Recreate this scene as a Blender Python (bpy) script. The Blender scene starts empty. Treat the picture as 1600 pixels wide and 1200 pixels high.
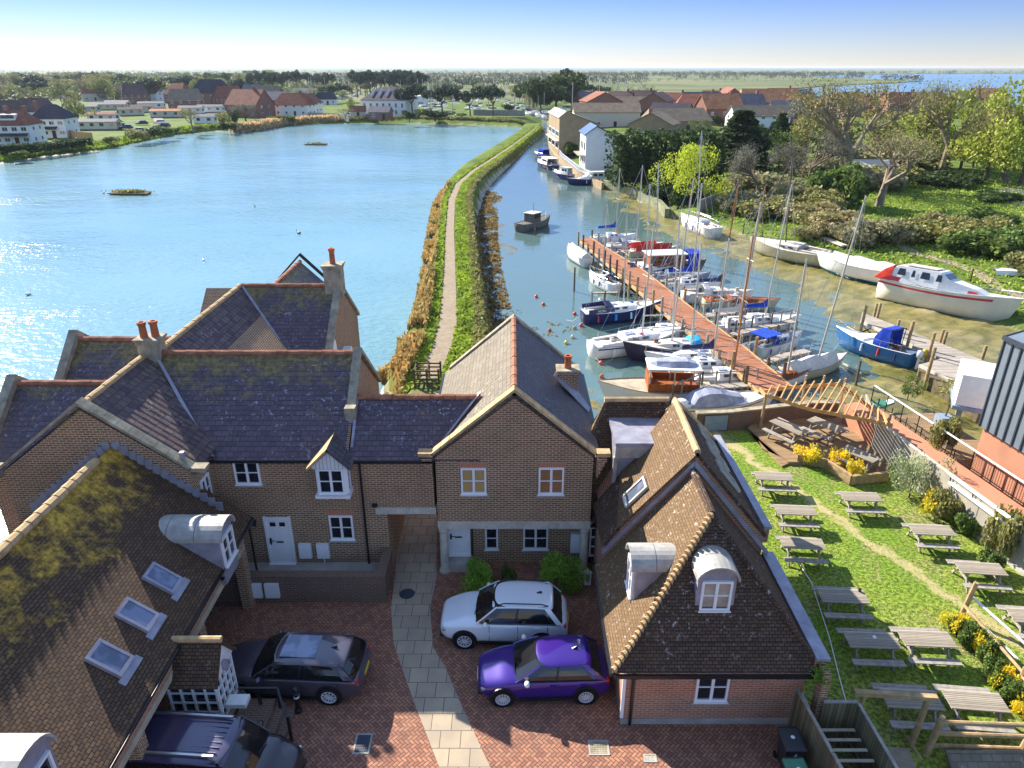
import bpy, bmesh, math, random
import numpy as np
from mathutils import Vector, Matrix
R = math.radians
S = bpy.context.scene
col = S.collection
# ---------------------------------------------------------------- camera, sky, sun, exposure
CAM_H, FPX, PITCH = 18.5, 1110.0, R(24.03)
cam = bpy.data.objects.new("camera", bpy.data.cameras.new("camera")); col.objects.link(cam)
cam.location = (0, 0, CAM_H); cam.rotation_euler = (R(90) - PITCH, 0, 0)
cam.data.sensor_width = 36; cam.data.lens = 36 * FPX / 1600
cam.data.clip_start = .5; cam.data.clip_end = 40000
S.camera = cam
SUN_AZ, SUN_EL = R(-42), R(31)      # azimuth clockwise from +Y
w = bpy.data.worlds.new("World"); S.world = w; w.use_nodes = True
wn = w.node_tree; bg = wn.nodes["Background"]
sky = wn.nodes.new("ShaderNodeTexSky"); sky.sky_type = 'NISHITA'; sky.sun_disc = False
sky.sun_elevation = SUN_EL; sky.sun_rotation = SUN_AZ; sky.air_density = 1.0; sky.dust_density = 0; sky.ozone_density = 4
sky.altitude = 50
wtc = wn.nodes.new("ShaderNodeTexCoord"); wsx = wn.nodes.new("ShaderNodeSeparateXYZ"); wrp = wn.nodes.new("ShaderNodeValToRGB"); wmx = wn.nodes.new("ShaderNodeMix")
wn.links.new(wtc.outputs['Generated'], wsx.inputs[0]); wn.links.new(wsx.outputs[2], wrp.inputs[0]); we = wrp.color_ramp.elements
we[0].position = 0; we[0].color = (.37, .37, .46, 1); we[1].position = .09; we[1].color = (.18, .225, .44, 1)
e_ = we.new(.3); e_.color = (.78, .74, .76, 1); e_ = we.new(.75); e_.color = (1.55, 1.2, 1.02, 1)  # upper sky brightened and warmed as added fill light for shaded sides
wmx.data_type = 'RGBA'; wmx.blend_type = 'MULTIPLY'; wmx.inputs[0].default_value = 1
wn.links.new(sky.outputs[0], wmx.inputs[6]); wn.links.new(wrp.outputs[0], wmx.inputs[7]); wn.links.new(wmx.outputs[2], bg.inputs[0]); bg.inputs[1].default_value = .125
sl = bpy.data.lights.new("sun", 'SUN'); sl.energy = 5.0; sl.angle = R(.5); sl.color = (1, .93, .82)
so = bpy.data.objects.new("sun", sl); col.objects.link(so)
sd_ = Vector((math.sin(SUN_AZ) * math.cos(SUN_EL), math.cos(SUN_AZ) * math.cos(SUN_EL), math.sin(SUN_EL)))
so.rotation_euler = sd_.to_track_quat('Z', 'Y').to_euler(); so.location = (0, 0, 60)
S.view_settings.view_transform = 'Standard'; S.view_settings.look = 'None'
S.view_settings.exposure = 1.4; S.view_settings.gamma = 1
S.render.engine = 'CYCLES'
# ---------------------------------------------------------------- survey helpers (pixel of the survey photo -> ground point)
cp, sp = math.cos(PITCH), math.sin(PITCH)
def ray(u, v):
    x = (u - 800) / FPX; y = (600 - v) / FPX
    return Vector((x, cp + y * sp, -sp + y * cp))
def G(u, v, z=0.):
    d = ray(u, v); t = (z - CAM_H) / d.z
    return Vector((d.x * t, d.y * t, z))
def D(u, v, Y):
    d = ray(u, v); t = Y / d.y
    return Vector((d.x * t, Y, CAM_H + d.z * t))
# ---------------------------------------------------------------- node materials
class NT:
    def __init__(s, name):
        s.m = bpy.data.materials.new(name); s.m.use_nodes = True
        s.t = s.m.node_tree; s.b = s.t.nodes["Principled BSDF"]; s._c = {}
    def n(s, typ, _p=None, **k):
        nd = s.t.nodes.new('ShaderNode' + typ)
        for a, v in (_p or {}).items(): setattr(nd, a, v)
        for a, v in k.items():
            i = int(a[1:]) if a[0] == 'i' and a[1:].isdigit() else a.replace('_', ' ')
            s.set(nd.inputs[i], v)
        return nd
    def set(s, inp, v):
        if isinstance(v, bpy.types.NodeSocket): s.t.links.new(v, inp)
        elif isinstance(v, (tuple, list)) and len(v) == 3 and inp.type == 'RGBA': inp.default_value = (*v, 1)
        else: inp.default_value = v
    def tc(s, which='Object'):
        if which not in s._c:
            s._c[which] = s.n('TexCoord').outputs[which]
        return s._c[which]
    def math(s, op, a, b=None, c=None):
        nd = s.n('Math', {'operation': op}); s.set(nd.inputs[0], a)
        if b is not None: s.set(nd.inputs[1], b)
        if c is not None: s.set(nd.inputs[2], c)
        return nd.outputs[0]
    def noise(s, scale, detail=3, rough=.6, vec=None, dist=0):
        return s.n('TexNoise', Vector=vec or s.tc(), Scale=scale, Detail=detail, Roughness=rough, Distortion=dist).outputs['Fac']
    def ramp(s, fac, a, b, ca=(0, 0, 0), cb=(1, 1, 1)):
        nd = s.n('ValToRGB', Fac=fac); e = nd.color_ramp.elements
        e[0].position = a; e[1].position = b; e[0].color = (*ca, 1); e[1].color = (*cb, 1)
        return nd.outputs[0]
    def mix(s, fac, a, b, mode='MIX'):
        nd = s.n('Mix', {'data_type': 'RGBA', 'blend_type': mode})
        s.set(nd.inputs[0], fac); s.set(nd.inputs[6], a); s.set(nd.inputs[7], b)
        return nd.outputs[2]
    def bump(s, h, strength=.3, dist=.02):
        s.set(s.b.inputs['Normal'], s.n('Bump', Strength=strength, Distance=dist, Height=h).outputs[0])
    def out(s, colr, rough=.7, metal=0, **k):
        s.set(s.b.inputs['Base Color'], colr); s.set(s.b.inputs['Roughness'], rough); s.set(s.b.inputs['Metallic'], metal)
        if not isinstance(rough, bpy.types.NodeSocket) and rough >= .6 and 'Specular_IOR_Level' not in k: s.b.inputs['Specular IOR Level'].default_value = .12
        for a, v in k.items(): s.set(s.b.inputs[a.replace('_', ' ')], v)
        return s.m
M = {}
def sc(c, f): return tuple(min(1, x * f) for x in c)
def plain(name, c, rough=.6, metal=0, var=.18, scale=3, bump=0, **k):
    t = NT(name); f = t.noise(scale, 4)
    cc = t.mix(t.ramp(f, .3, .7), sc(c, 1 - var), sc(c, 1 + var))
    if bump: t.bump(t.noise(scale * 6, 3), bump, .02)
    M[name] = t.out(cc, rough, metal, **k); return M[name]
def brickm(name, c1, c2, mortar, stain=(.1, .08, .06), bw=.25, rh=.088, ms=.016, st=.5):
    t = NT(name); uv = t.tc('UV')
    b = t.n('TexBrick', Vector=uv, Color1=c1, Color2=c2, Mortar=mortar, Scale=1., Mortar_Size=ms, Mortar_Smooth=.2, Bias=-.1, Brick_Width=bw, Row_Height=rh)
    n1 = t.ramp(t.noise(.6, 5, .7), .45, .75)
    n2 = t.ramp(t.noise(9, 2), .3, .75)
    c = t.mix(t.math('MULTIPLY', n1, st), b.outputs[0], stain)
    c = t.mix(t.math('MULTIPLY', n2, .35), c, t.mix(.5, c2, (.5, .3, .2)))
    t.bump(b.outputs['Fac'], -.5, .01)
    M[name] = t.out(c, .85); return M[name]
def roofm(name, c1, c2, bw, rh, lich=(.6, .6, .6), la=.1, moss=None, mz=None, gap=(.02, .017, .02), rough=.75, ribs=0, wetness=0):
    t = NT(name); uv = t.tc('UV'); ob = t.tc()
    b = t.n('TexBrick', Vector=uv, Color1=c1, Color2=c2, Mortar=gap, Scale=1., Mortar_Size=.012, Mortar_Smooth=.3, Bias=0., Brick_Width=bw, Row_Height=rh)
    c = b.outputs[0]
    big = t.noise(.45, 5, .65)
    c = t.mix(t.ramp(big, .35, .7), c, t.mix(.55, c, sc(c1, .55)))
    if la:
        sp1 = t.ramp(t.noise(6.5, 6, .75), .575, .64)
        area = t.ramp(t.noise(.5, 3, .6), .5 - la, .75 - la)
        c = t.mix(t.math('MULTIPLY', sp1, area), c, lich)
    if moss:
        z = t.n('SeparateXYZ', Vector=ob).outputs['Z']
        zz = t.n('MapRange', Value=z, From_Min=mz[0], From_Max=mz[1]).outputs[0]
        mm = t.math('ADD', t.math('MULTIPLY', zz, .42), t.math('MULTIPLY', t.noise(1.1, 7, .75), .95))
        mk = t.ramp(mm, .62, .78)
        mcol = t.mix(t.ramp(t.noise(5, 5, .7), .4, .6), moss, sc(moss, .35))
        c = t.mix(t.math('MULTIPLY', mk, .85), c, mcol)
    sx = t.n('SeparateXYZ', Vector=uv)
    saw = t.math('SUBTRACT', 1., t.math('FRACT', t.math('DIVIDE', sx.outputs[1], rh)))
    hh = t.math('ADD', saw, t.math('MULTIPLY', t.noise(14, 2), .8))
    hh = t.math('ADD', hh, t.math('MULTIPLY', b.outputs['Fac'], -.6))
    if ribs: hh = t.math('ADD', hh, t.math('MULTIPLY', t.math('SINE', t.math('MULTIPLY', sx.outputs[0], 6.283 / bw)), ribs))
    t.bump(hh, .75, .03)
    M[name] = t.out(c, rough); return M[name]
# ---------------------------------------------------------------- mesh builder
I4 = Matrix.Identity(4)
class MB:
    def __init__(s, Mx=None): s.v = []; s.f = []; s.M = Mx or I4; s.sm = False
    def add(s, vs, fs):
        o = len(s.v); s.v += [s.M @ Vector(p) for p in vs]; s.f += [[i + o for i in f] for f in fs]; return s
    def box(s, x0, x1, y0, y1, z0, z1):
        return s.add([(x0, y0, z0), (x1, y0, z0), (x1, y1, z0), (x0, y1, z0), (x0, y0, z1), (x1, y0, z1), (x1, y1, z1), (x0, y1, z1)],
                     [(0, 3, 2, 1), (4, 5, 6, 7), (0, 1, 5, 4), (1, 2, 6, 5), (2, 3, 7, 6), (3, 0, 4, 7)])
    def cbox(s, c, d): return s.box(c[0] - d[0] / 2, c[0] + d[0] / 2, c[1] - d[1] / 2, c[1] + d[1] / 2, c[2] - d[2] / 2, c[2] + d[2] / 2)
    def prism(s, poly, axis, a0, a1):
        n = len(poly)
        def P(p, a): return {'x': (a, p[0], p[1]), 'y': (p[0], a, p[1]), 'z': (p[0], p[1], a)}[axis]
        vs = [P(p, a0) for p in poly] + [P(p, a1) for p in poly]
        fs = [tuple(range(n - 1, -1, -1)), tuple(range(n, 2 * n))] + [(i, (i + 1) % n, n + (i + 1) % n, n + i) for i in range(n)]
        return s.add(vs, fs)
    def tube(s, p0, p1, r0, r1=None, n=6, cap=True):
        p0, p1 = Vector(p0), Vector(p1); r1 = r0 if r1 is None else r1
        d = (p1 - p0);
        if d.length < 1e-6: return s
        q = d.to_track_quat('Z', 'Y').to_matrix(); vs = []
        for p, r in ((p0, r0), (p1, r1)):
            for i in range(n):
                a = 2 * math.pi * i / n; vs.append(p + q @ Vector((r * math.cos(a), r * math.sin(a), 0)))
        fs = [(i, (i + 1) % n, n + (i + 1) % n, n + i) for i in range(n)]
        if cap: fs += [tuple(range(n - 1, -1, -1)), tuple(range(n, 2 * n))]
        return s.add(vs, fs)
    def path(s, pts, r, n=5):
        for a, b in zip(pts, pts[1:]): s.tube(a, b, r, r, n)
        return s
    def beam(s, p0, p1, w, h):
        p0, p1 = Vector(p0), Vector(p1); d = (p1 - p0).normalized()
        sd = d.cross(Vector((0, 0, 1)))
        sd = Vector((1, 0, 0)) if sd.length < 1e-4 else sd.normalized()
        up = sd.cross(d); vs = []
        for p in (p0, p1):
            for a, b in ((-1, -1), (1, -1), (1, 1), (-1, 1)): vs.append(p + sd * a * w / 2 + up * b * h / 2)
        return s.add(vs, [(3, 2, 1, 0), (4, 5, 6, 7), (0, 1, 5, 4), (1, 2, 6, 5), (2, 3, 7, 6), (3, 0, 4, 7)])
    def loft(s, secs, close=False, caps=True):
        n = len(secs[0]); vs = [p for q in secs for p in q]; fs = []
        for i in range(len(secs) - 1):
            for j in range(n if close else n - 1):
                k = (j + 1) % n; fs.append((i * n + j, i * n + k, (i + 1) * n + k, (i + 1) * n + j))
        if caps and close: fs += [tuple(range(n - 1, -1, -1)), tuple(range((len(secs) - 1) * n, len(secs) * n))]
        return s.add(vs, fs)
    def lathe(s, prof, c=(0, 0, 0), n=16, axis='z', caps=True):
        secs = []
        for r, h in prof:
            ring = []
            for i in range(n):
                a = 2 * math.pi * i / n; x, y = r * math.cos(a), r * math.sin(a)
                p = (x, y, h) if axis == 'z' else ((x, h, y) if axis == 'y' else (h, x, y))
                ring.append((p[0] + c[0], p[1] + c[1], p[2] + c[2]))
            secs.append(ring)
        return s.loft(secs, True, caps)
    def quad(s, a, b, c, d): return s.add([a, b, c, d], [(0, 1, 2, 3)])
    def slab(s, pts, t):            # polygon pts thickened along its normal (downwards)
        pts = [Vector(p) for p in pts]; nrm = (pts[1] - pts[0]).cross(pts[2] - pts[0]).normalized()
        if nrm.z < 0: pts.reverse(); nrm = -nrm
        n = len(pts); vs = pts + [p - nrm * t for p in pts]
        return s.add(vs, [tuple(range(n)), tuple(range(2 * n - 1, n - 1, -1))] + [(i, n + i, n + (i + 1) % n, (i + 1) % n) for i in range(n)])
    def build(s, name, mat, parent=None, world=False, smooth=False, bev=0, sub=0, flip=False):
        me = bpy.data.meshes.new(name)
        off = parent.location if (parent and world) else Vector((0, 0, 0))
        me.from_pydata([tuple(p - off) for p in s.v], [], s.f)
        uv = me.uv_layers.new(name='UVMap')
        if not sub:
            bm = bmesh.new(); bm.from_mesh(me); bmesh.ops.recalc_face_normals(bm, faces=bm.faces)
            L = bm.loops.layers.uv.verify(); Z = Vector((0, 0, 1))
            for f in bm.faces:
                nn = f.normal
                if abs(nn.z) > .98: t, b = Vector((1, 0, 0)), Vector((0, 1, 0))
                else:
                    t = Z.cross(nn).normalized(); b = nn.cross(t)
                for l in f.loops: l[L].uv = (l.vert.co.dot(t), l.vert.co.dot(b))
                f.smooth = smooth
            bm.to_mesh(me); bm.free()
        else:
            bm = bmesh.new(); bm.from_mesh(me); bmesh.ops.remove_doubles(bm, verts=bm.verts, dist=1e-4); bmesh.ops.recalc_face_normals(bm, faces=bm.faces)
            for f in bm.faces: f.smooth = True
            bm.to_mesh(me); bm.free()
        me.materials.append(M[mat] if isinstance(mat, str) else mat)
        o = bpy.data.objects.new(name, me); col.objects.link(o)
        if parent: o.parent = parent
        if bev:
            md = o.modifiers.new('b', 'BEVEL'); md.width = bev; md.segments = 2; md.limit_method = 'ANGLE'
        if sub:
            md = o.modifiers.new('s', 'SUBSURF'); md.levels = sub; md.render_levels = sub
        return o
def tag(o, label=None, cat=None, group=None, kind=None):
    if label: o['label'] = label
    if cat: o['category'] = cat
    if group: o['group'] = group
    if kind: o['kind'] = kind
    return o
def thing(name, label, cat, loc=(0, 0, 0), rz=0, group=None, kind=None, rx=0, ry=0):
    o = bpy.data.objects.new(name, None); col.objects.link(o); o.empty_display_size = .2
    o.location = loc; o.rotation_euler = (rx, ry, rz)
    return tag(o, label, cat, group, kind)
def copytree(o, parent=None):
    c = o.copy(); col.objects.link(c)
    if parent: c.parent = parent
    for ch in list(o.children): copytree(ch, c)
    return c
def dup(o, loc, rz=0, label=None, group=None, scale=None):
    c = copytree(o); c.location = loc; c.rotation_euler = (0, 0, rz)
    if scale: c.scale = (scale,) * 3 if not isinstance(scale, tuple) else scale
    if label: c['label'] = label
    if group: c['group'] = group
    return c
def T(x, y, z, rz=0, rx=0, ry=0):
    return Matrix.Translation((x, y, z)) @ Matrix.Rotation(rz, 4, 'Z') @ Matrix.Rotation(ry, 4, 'Y') @ Matrix.Rotation(rx, 4, 'X')
# leaf quads: pts (n,3), size (n,)
def leafmesh(name, pts, size, mat, parent=None, seed=0, upright=0., aspect=1.):
    rg = np.random.default_rng(seed); n = len(pts)
    a = rg.normal(size=(n, 3)); a /= np.linalg.norm(a, axis=1)[:, None]
    b = rg.normal(size=(n, 3))
    if upright: b[:, 2] += upright * 3; a[:, 2] *= (1 - upright)
    b -= (b * a).sum(1)[:, None] * a; b /= np.linalg.norm(b, axis=1)[:, None]
    a /= np.linalg.norm(a, axis=1)[:, None]
    b -= (b * a).sum(1)[:, None] * a; b /= np.linalg.norm(b, axis=1)[:, None]
    s1 = (size * .5)[:, None]; s2 = (size * .5 * aspect)[:, None]
    V = np.empty((n, 4, 3)); V[:, 0] = pts - a * s1 - b * s2 * .6; V[:, 1] = pts + a * s1 * .7 - b * s2; V[:, 2] = pts + a * s1 * .6 + b * s2; V[:, 3] = pts - a * s1 * .8 + b * s2 * .8
    me = bpy.data.meshes.new(name); me.vertices.add(4 * n); me.vertices.foreach_set('co', V.reshape(-1))
    me.loops.add(4 * n); me.loops.foreach_set('vertex_index', np.arange(4 * n, dtype=np.int32))
    me.polygons.add(n); me.polygons.foreach_set('loop_start', np.arange(0, 4 * n, 4, dtype=np.int32)); me.polygons.foreach_set('loop_total', np.full(n, 4, dtype=np.int32))
    me.update(calc_edges=True); me.materials.append(M[mat])
    o = bpy.data.objects.new(name, me); col.objects.link(o)
    if parent: o.parent = parent
    return o
def lobes(rg, n, centers, radii, shell=.55, flat=1.):
    k = rg.integers(0, len(centers), n)
    wgt = np.array(radii) ** 2; k = rg.choice(len(centers), n, p=wgt / wgt.sum())
    d = rg.normal(size=(n, 3)); d /= np.linalg.norm(d, axis=1)[:, None]; d[:, 2] *= flat
    r = (shell + (1 - shell) * rg.random(n) ** .5)
    return np.array(centers)[k] + d * (np.array(radii)[k] * r)[:, None]
# ---------------------------------------------------------------- material library
plain('white_paint', (.8, .8, .8), .45, var=.04); plain('white_gel', (.78, .78, .75), .3, var=.06)
plain('cream_stone', (.42, .36, .26), .85, var=.25, scale=2, bump=.2); plain('pale_stone', (.5, .46, .38), .85, var=.2, bump=.2)
plain('coping', (.32, .28, .2), .9, var=.4, scale=2.5, bump=.4)
plain('lead', (.30, .29, .34), .42, .15, var=.25, scale=2.2, bump=.15); plain('lead_pale', (.36, .345, .31), .5, .1, var=.25, scale=3, bump=.15)
plain('black_paint', (.012, .012, .014), .35); plain('dark_wood', (.05, .032, .022), .8); plain('rubber', (.015, .015, .016), .85)
plain('grey_wood', (.3, .27, .23), .85, var=.25, scale=6, bump=.3); plain('new_timber', (.5, .31, .14), .7, var=.2, scale=5)
plain('terracotta', (.42, .13, .06), .8, var=.25, scale=3); plain('ridge_tile', (.33, .15, .09), .85, var=.4, scale=3, bump=.3)
plain('ridge_pale', (.48, .33, .17), .85, var=.3, scale=3, bump=.3)
plain('piling', (.13, .1, .065), .9, var=.4, scale=2, bump=.4); plain('steel', (.55, .55, .55), .3, .9, var=.05); plain('alloy', (.5, .5, .5), .3, .7, var=.05)
plain('mast_alloy', (.5, .48, .42), .4, .2, var=.06); plain('varnish', (.42, .16, .04), .35, var=.25)
plain('navy', (.012, .018, .09), .4, var=.2); plain('royal', (.02, .06, .4), .7, var=.25, scale=2, bump=.5); plain('cyan_cloth', (.03, .3, .55), .7, var=.2, scale=2)
plain('red_cloth', (.6, .05, .03), .7, var=.25, scale=2, bump=.4); plain('grey_cloth', (.32, .34, .42), .8, var=.3, scale=1.6, bump=.6)
plain('canvas', (.62, .58, .5), .85, var=.15, scale=2, bump=.6); plain('aubergine', (.035, .018, .05), .35, var=.2)
plain('hull_green', (.2, .21, .12), .8, var=.4, scale=1.2); plain('teal_hull', (.04, .17, .2), .7, var=.5, scale=1.5); plain('blue_hull', (.02, .13, .33), .4, var=.2)
plain('old_hull', (.14, .13, .11), .8, var=.35, scale=2); plain('cream_hull', (.5, .46, .3), .5, var=.12); plain('red_trim', (.45, .03, .05), .4, var=.15)
plain('rust_wood', (.3, .09, .03), .6, var=.3); plain('orange', (.65, .09, .02), .5); plain('buoy_red', (.6, .04, .03), .5); plain('yellow', (.6, .42, .03), .5)
plain('black_plastic', (.03, .03, .035), .45, var=.1); plain('green_lid', (.05, .19, .11), .5, var=.15); plain('rope', (.45, .43, .38), .9)
plain('fence_wood', (.13, .105, .06), .9, var=.35, scale=3, bump=.3); plain('log', (.36, .25, .13), .85, var=.35, scale=4, bump=.3)
plain('path_gravel', (.27, .215, .15), .95, var=.18, scale=2.5, bump=.5); plain('bark', (.14, .11, .075), .95, var=.4, scale=3, bump=.5); plain('pale_bark', (.25, .2, .14), .95, var=.35, scale=2)
plain('concrete', (.36, .34, .3), .9, var=.22, scale=1.3, bump=.3); plain('render_white', (.74, .74, .72), .8, var=.06, scale=.6); plain('render_cream', (.58, .53, .43), .8, var=.08)
plain('flint', (.17, .15, .14), .9, var=.3); plain('asphalt', (.09, .09, .095), .9, var=.2, scale=.5)
plain('board_fence', (.34, .31, .25), .9, var=.18, scale=1.3, bump=.2); plain('metal_clad', (.2, .24, .28), .4, .3, var=.1, scale=.6); plain('seam', (.035, .045, .065), .5, .2)
plain('far_roof_red', (.24, .095, .06), .85, var=.25, scale=.6, bump=.2); plain('far_roof_brown', (.12, .08, .07), .85, var=.25, scale=.6); plain('far_roof_orange', (.46, .2, .09), .85, var=.25, scale=.5)
plain('far_roof_grey', (.15, .14, .15), .8, var=.2, scale=.5); plain('far_roof_dark', (.05, .045, .06), .75, var=.2, scale=.5); plain('far_roof_tan', (.24, .18, .12), .85, var=.2, scale=.6)
plain('interior_blind', (.42, .29, .12), .8, var=.1); plain('pane_reflection', (.34, .30, .24), .15, var=.35, scale=1.5); plain('interior_orange', (.32, .15, .07), .8, var=.1)  # dormer pane: pale tan reflections painted into the base colour
plain('hull_blue_grey', (.22, .27, .34), .5, var=.15); plain('caravan', (.55, .52, .42), .6, var=.06)
t = NT('glass_dark'); M['glass_dark'] = t.out((.015, .018, .025), .06, 0, Specular_IOR_Level=.8)
t = NT('glass_sky'); M['glass_sky'] = t.out(t.mix(t.ramp(t.noise(1.5, 2), .45, .55), (.12, .14, .2), (.2, .23, .32)), .08, .3)  # blue-grey sky reflection painted into the glass colour
t = NT('car_glass'); M['car_glass'] = t.out((.012, .012, .014), .04, 0, Specular_IOR_Level=.9)
for nm, c, mt in (('rim_paint', (.6, .6, .62), 0), ('paint_silver', (.74, .78, .82), .05), ('paint_purple', (.04, .008, .22), .25), ('paint_grey', (.085, .075, .1), .4), ('paint_black', (.012, .011, .02), .2),
                  ('paint_van_roof', (.055, .045, .1), .2)):
    t = NT(nm); M[nm] = t.out(t.mix(t.ramp(t.noise(700, 1), .3, .7), sc(c, .9), sc(c, 1.1)), .28, mt, Coat_Weight=1., Coat_Roughness=.04)
t = NT('tail_lamp'); M['tail_lamp'] = t.out((.5, .01, .01), .2)
t = NT('head_lamp'); M['head_lamp'] = t.out((.35, .36, .4), .12, .4)
brickm('brick_main', (.25, .12, .065), (.10, .055, .035), (.56, .43, .28), st=.4); brickm('brick_red', (.46, .17, .085), (.30, .10, .06), (.42, .36, .27), st=.35)
brickm('brick_dark', (.15, .08, .06), (.1, .06, .05), (.22, .18, .14), st=.6); brickm('brick_far', (.27, .11, .08), (.22, .09, .07), (.3, .2, .15), bw=.45, rh=.15)
brickm('brick_tan', (.34, .25, .14), (.28, .2, .11), (.4, .32, .22), bw=.45, rh=.15); brickm('brick_orange', (.5, .16, .08), (.42, .12, .06), (.45, .3, .2), bw=.225, rh=.08)
brickm('red_lintel', (.5, .13, .06), (.42, .1, .05), (.4, .3, .2), bw=.07, rh=.3, st=.1)
roofm('slate', (.125, .085, .105), (.068, .048, .064), .3, .21, lich=(.42, .40, .46), la=.13, moss=(.3, .22, .05), mz=(5.9, 9.0), rough=.55)
roofm('slate_main', (.11, .09, .095), (.065, .052, .06), .3, .2, lich=(.4, .4, .42), la=.02, rough=.55, ribs=.5)
roofm('slate_wing', (.2, .14, .12), (.09, .065, .085), .3, .3, lich=(.5, .45, .4), la=.04, rough=.6, ribs=1.1)
roofm('tile_pale', (.25, .21, .155), (.17, .145, .105), .3, .2, lich=(.55, .5, .4), la=.1, rough=.75, gap=(.16, .12, .08), ribs=.3)
roofm('tile_moss', (.17, .10, .055), (.09, .055, .035), .17, .1, lich=(.55, .5, .42), la=.0, moss=(.8, .48, .07), mz=(4.5, 7.5))
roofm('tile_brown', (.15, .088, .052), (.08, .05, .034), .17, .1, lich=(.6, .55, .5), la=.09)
roofm('tile_brown_sunlit', (.22, .135, .065), (.15, .09, .048), .17, .1, lich=(.6, .55, .45), la=.13, gap=(.1, .06, .03))  # brown tile again for sun-facing slopes, golden sunlight put into the colour
def herringbone():
    t = NT('herringbone'); sz = .105
    mp = t.n('Mapping', Vector=t.tc('Object'), Rotation=(0, 0, R(45)), Scale=(1 / sz, 1 / sz, 1))
    sx = t.n('SeparateXYZ', Vector=mp.outputs[0]); x, y = sx.outputs[0], sx.outputs[1]
    i, j = t.math('FLOOR', x), t.math('FLOOR', y); fx, fy = t.math('FRACT', x), t.math('FRACT', y)
    k = t.math('FLOORED_MODULO', t.math('SUBTRACT', i, j), 4.)
    e = lambda v: t.math('COMPARE', k, float(v), .1)
    k0, k1, k2, k3 = e(0), e(1), e(2), e(3)
    ox, oy = t.math('SUBTRACT', 1., fx), t.math('SUBTRACT', 1., fy)
    hx = lambda d, off: t.math('ADD', d, off)      # add 1 when the edge is inside the brick
    dl = hx(fx, k1); dr = hx(ox, k0); db = hx(fy, k2); dt = hx(oy, k3)
    m = t.math('MINIMUM', t.math('MINIMUM', dl, dr), t.math('MINIMUM', db, dt))
    ii = t.math('SUBTRACT', i, k1); jj = t.math('SUBTRACT', j, k2)
    wn_ = t.n('TexWhiteNoise', {'noise_dimensions': '2D'}, Vector=t.n('CombineXYZ', X=ii, Y=jj).outputs[0]).outputs[0]
    c = t.mix(wn_, (.25, .11, .075), (.42, .20, .12))
    c = t.mix(t.ramp(t.noise(.5, 5, .7), .45, .7), c, t.mix(.35, c, (.12, .09, .08)))
    c = t.mix(t.ramp(m, .05, .13), (.07, .05, .04), c)
    t.bump(t.ramp(m, .02, .15), .4, .01)
    M['herringbone'] = t.out(c, .8)
herringbone()
t = NT('paver'); b = t.n('TexBrick', {'offset': .5}, Vector=t.tc('UV'), Color1=(.45, .36, .25), Color2=(.37, .295, .21), Mortar=(.1, .085, .07), Scale=1., Mortar_Size=.012, Brick_Width=.62, Row_Height=.62)
t.bump(b.outputs['Fac'], -.4, .01)
M['paver'] = t.out(t.mix(t.math('MULTIPLY', t.ramp(t.noise(1, 4), .4, .7), .4), b.outputs[0], (.2, .18, .16)), .85)
def planks(name, c, w_, rough=.8, axis=0, var=.2):
    t = NT(name); sx = t.n('SeparateXYZ', Vector=t.tc('UV')); x = t.math('DIVIDE', sx.outputs[axis], w_)
    fr = t.math('FRACT', x); gap = t.math('MINIMUM', fr, t.math('SUBTRACT', 1., fr))
    wv = t.n('TexWhiteNoise', {'noise_dimensions': '1D'}, W=t.math('FLOOR', x)).outputs[0]
    cc = t.mix(wv, sc(c, 1 - var), sc(c, 1 + var)); cc = t.mix(t.math('MULTIPLY', t.ramp(t.noise(2.5, 4), .4, .7), .4), cc, sc(c, .6))
    cc = t.mix(t.ramp(gap, .02, .08), sc(c, .15), cc); t.bump(t.ramp(gap, .02, .1), .4, .01)
    M[name] = t.out(cc, rough)
planks('deck_red', (.36, .155, .085), .16, axis=1); planks('deck_grey', (.38, .33, .27), .2, axis=1); planks('deck_brown', (.3, .2, .11), .15, axis=1); planks('table_planks', (.36, .31, .24), .14, axis=1)
planks('fence_boards', (.2, .165, .095), .12, axis=0, var=.3); planks('white_boards', (.7, .7, .68), .14, axis=0, var=.05)
def leafm(name, c1, c2, c3=None, trans=.3, sc_=.6):
    k = 1.0 if 'far' in name else 1.45
    c1, c2 = sc(c1, k), sc(c2, k); c3 = sc(c3, k) if c3 else None
    t = NT(name); g = t.n('NewGeometry').outputs['Random Per Island']
    c = t.mix(g, c1, c2); c = t.mix(t.ramp(t.noise(sc_, 3), .4, .65), c, c3 or sc(c1, .6))
    d = t.b; t.out(c, .6)
    tr = t.n('BsdfTranslucent', Color=c); mx = t.n('MixShader', i0=trans, i1=d.outputs[0], i2=tr.outputs[0])
    t.t.links.new(mx.outputs[0], t.t.nodes['Material Output'].inputs[0]); M[name] = t.m
leafm('leaf_dark', (.035, .06, .02), (.07, .1, .03)); leafm('leaf_pine', (.03, .05, .035), (.05, .075, .04)); leafm('leaf_mid', (.08, .13, .03), (.16, .2, .05))
leafm('leaf_olive', (.17, .17, .05), (.25, .23, .08), (.12, .12, .045)); leafm('leaf_lime', (.3, .36, .03), (.5, .5, .05), (.2, .27, .02)); leafm('leaf_grey', (.14, .14, .11), (.22, .21, .16))
leafm('leaf_brown', (.2, .165, .075), (.31, .25, .12), (.17, .17, .06)); leafm('leaf_reed', (.42, .30, .15), (.55, .40, .2), (.3, .2, .1)); leafm('leaf_lawn', (.22, .36, .04), (.36, .48, .07), (.3, .32, .08), sc_=.4); leafm('leaf_grass', (.16, .24, .025), (.32, .38, .05), (.14, .19, .03), sc_=.35); leafm('leaf_spring', (.17, .22, .03), (.32, .36, .05), (.2, .2, .05), sc_=.2)
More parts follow.
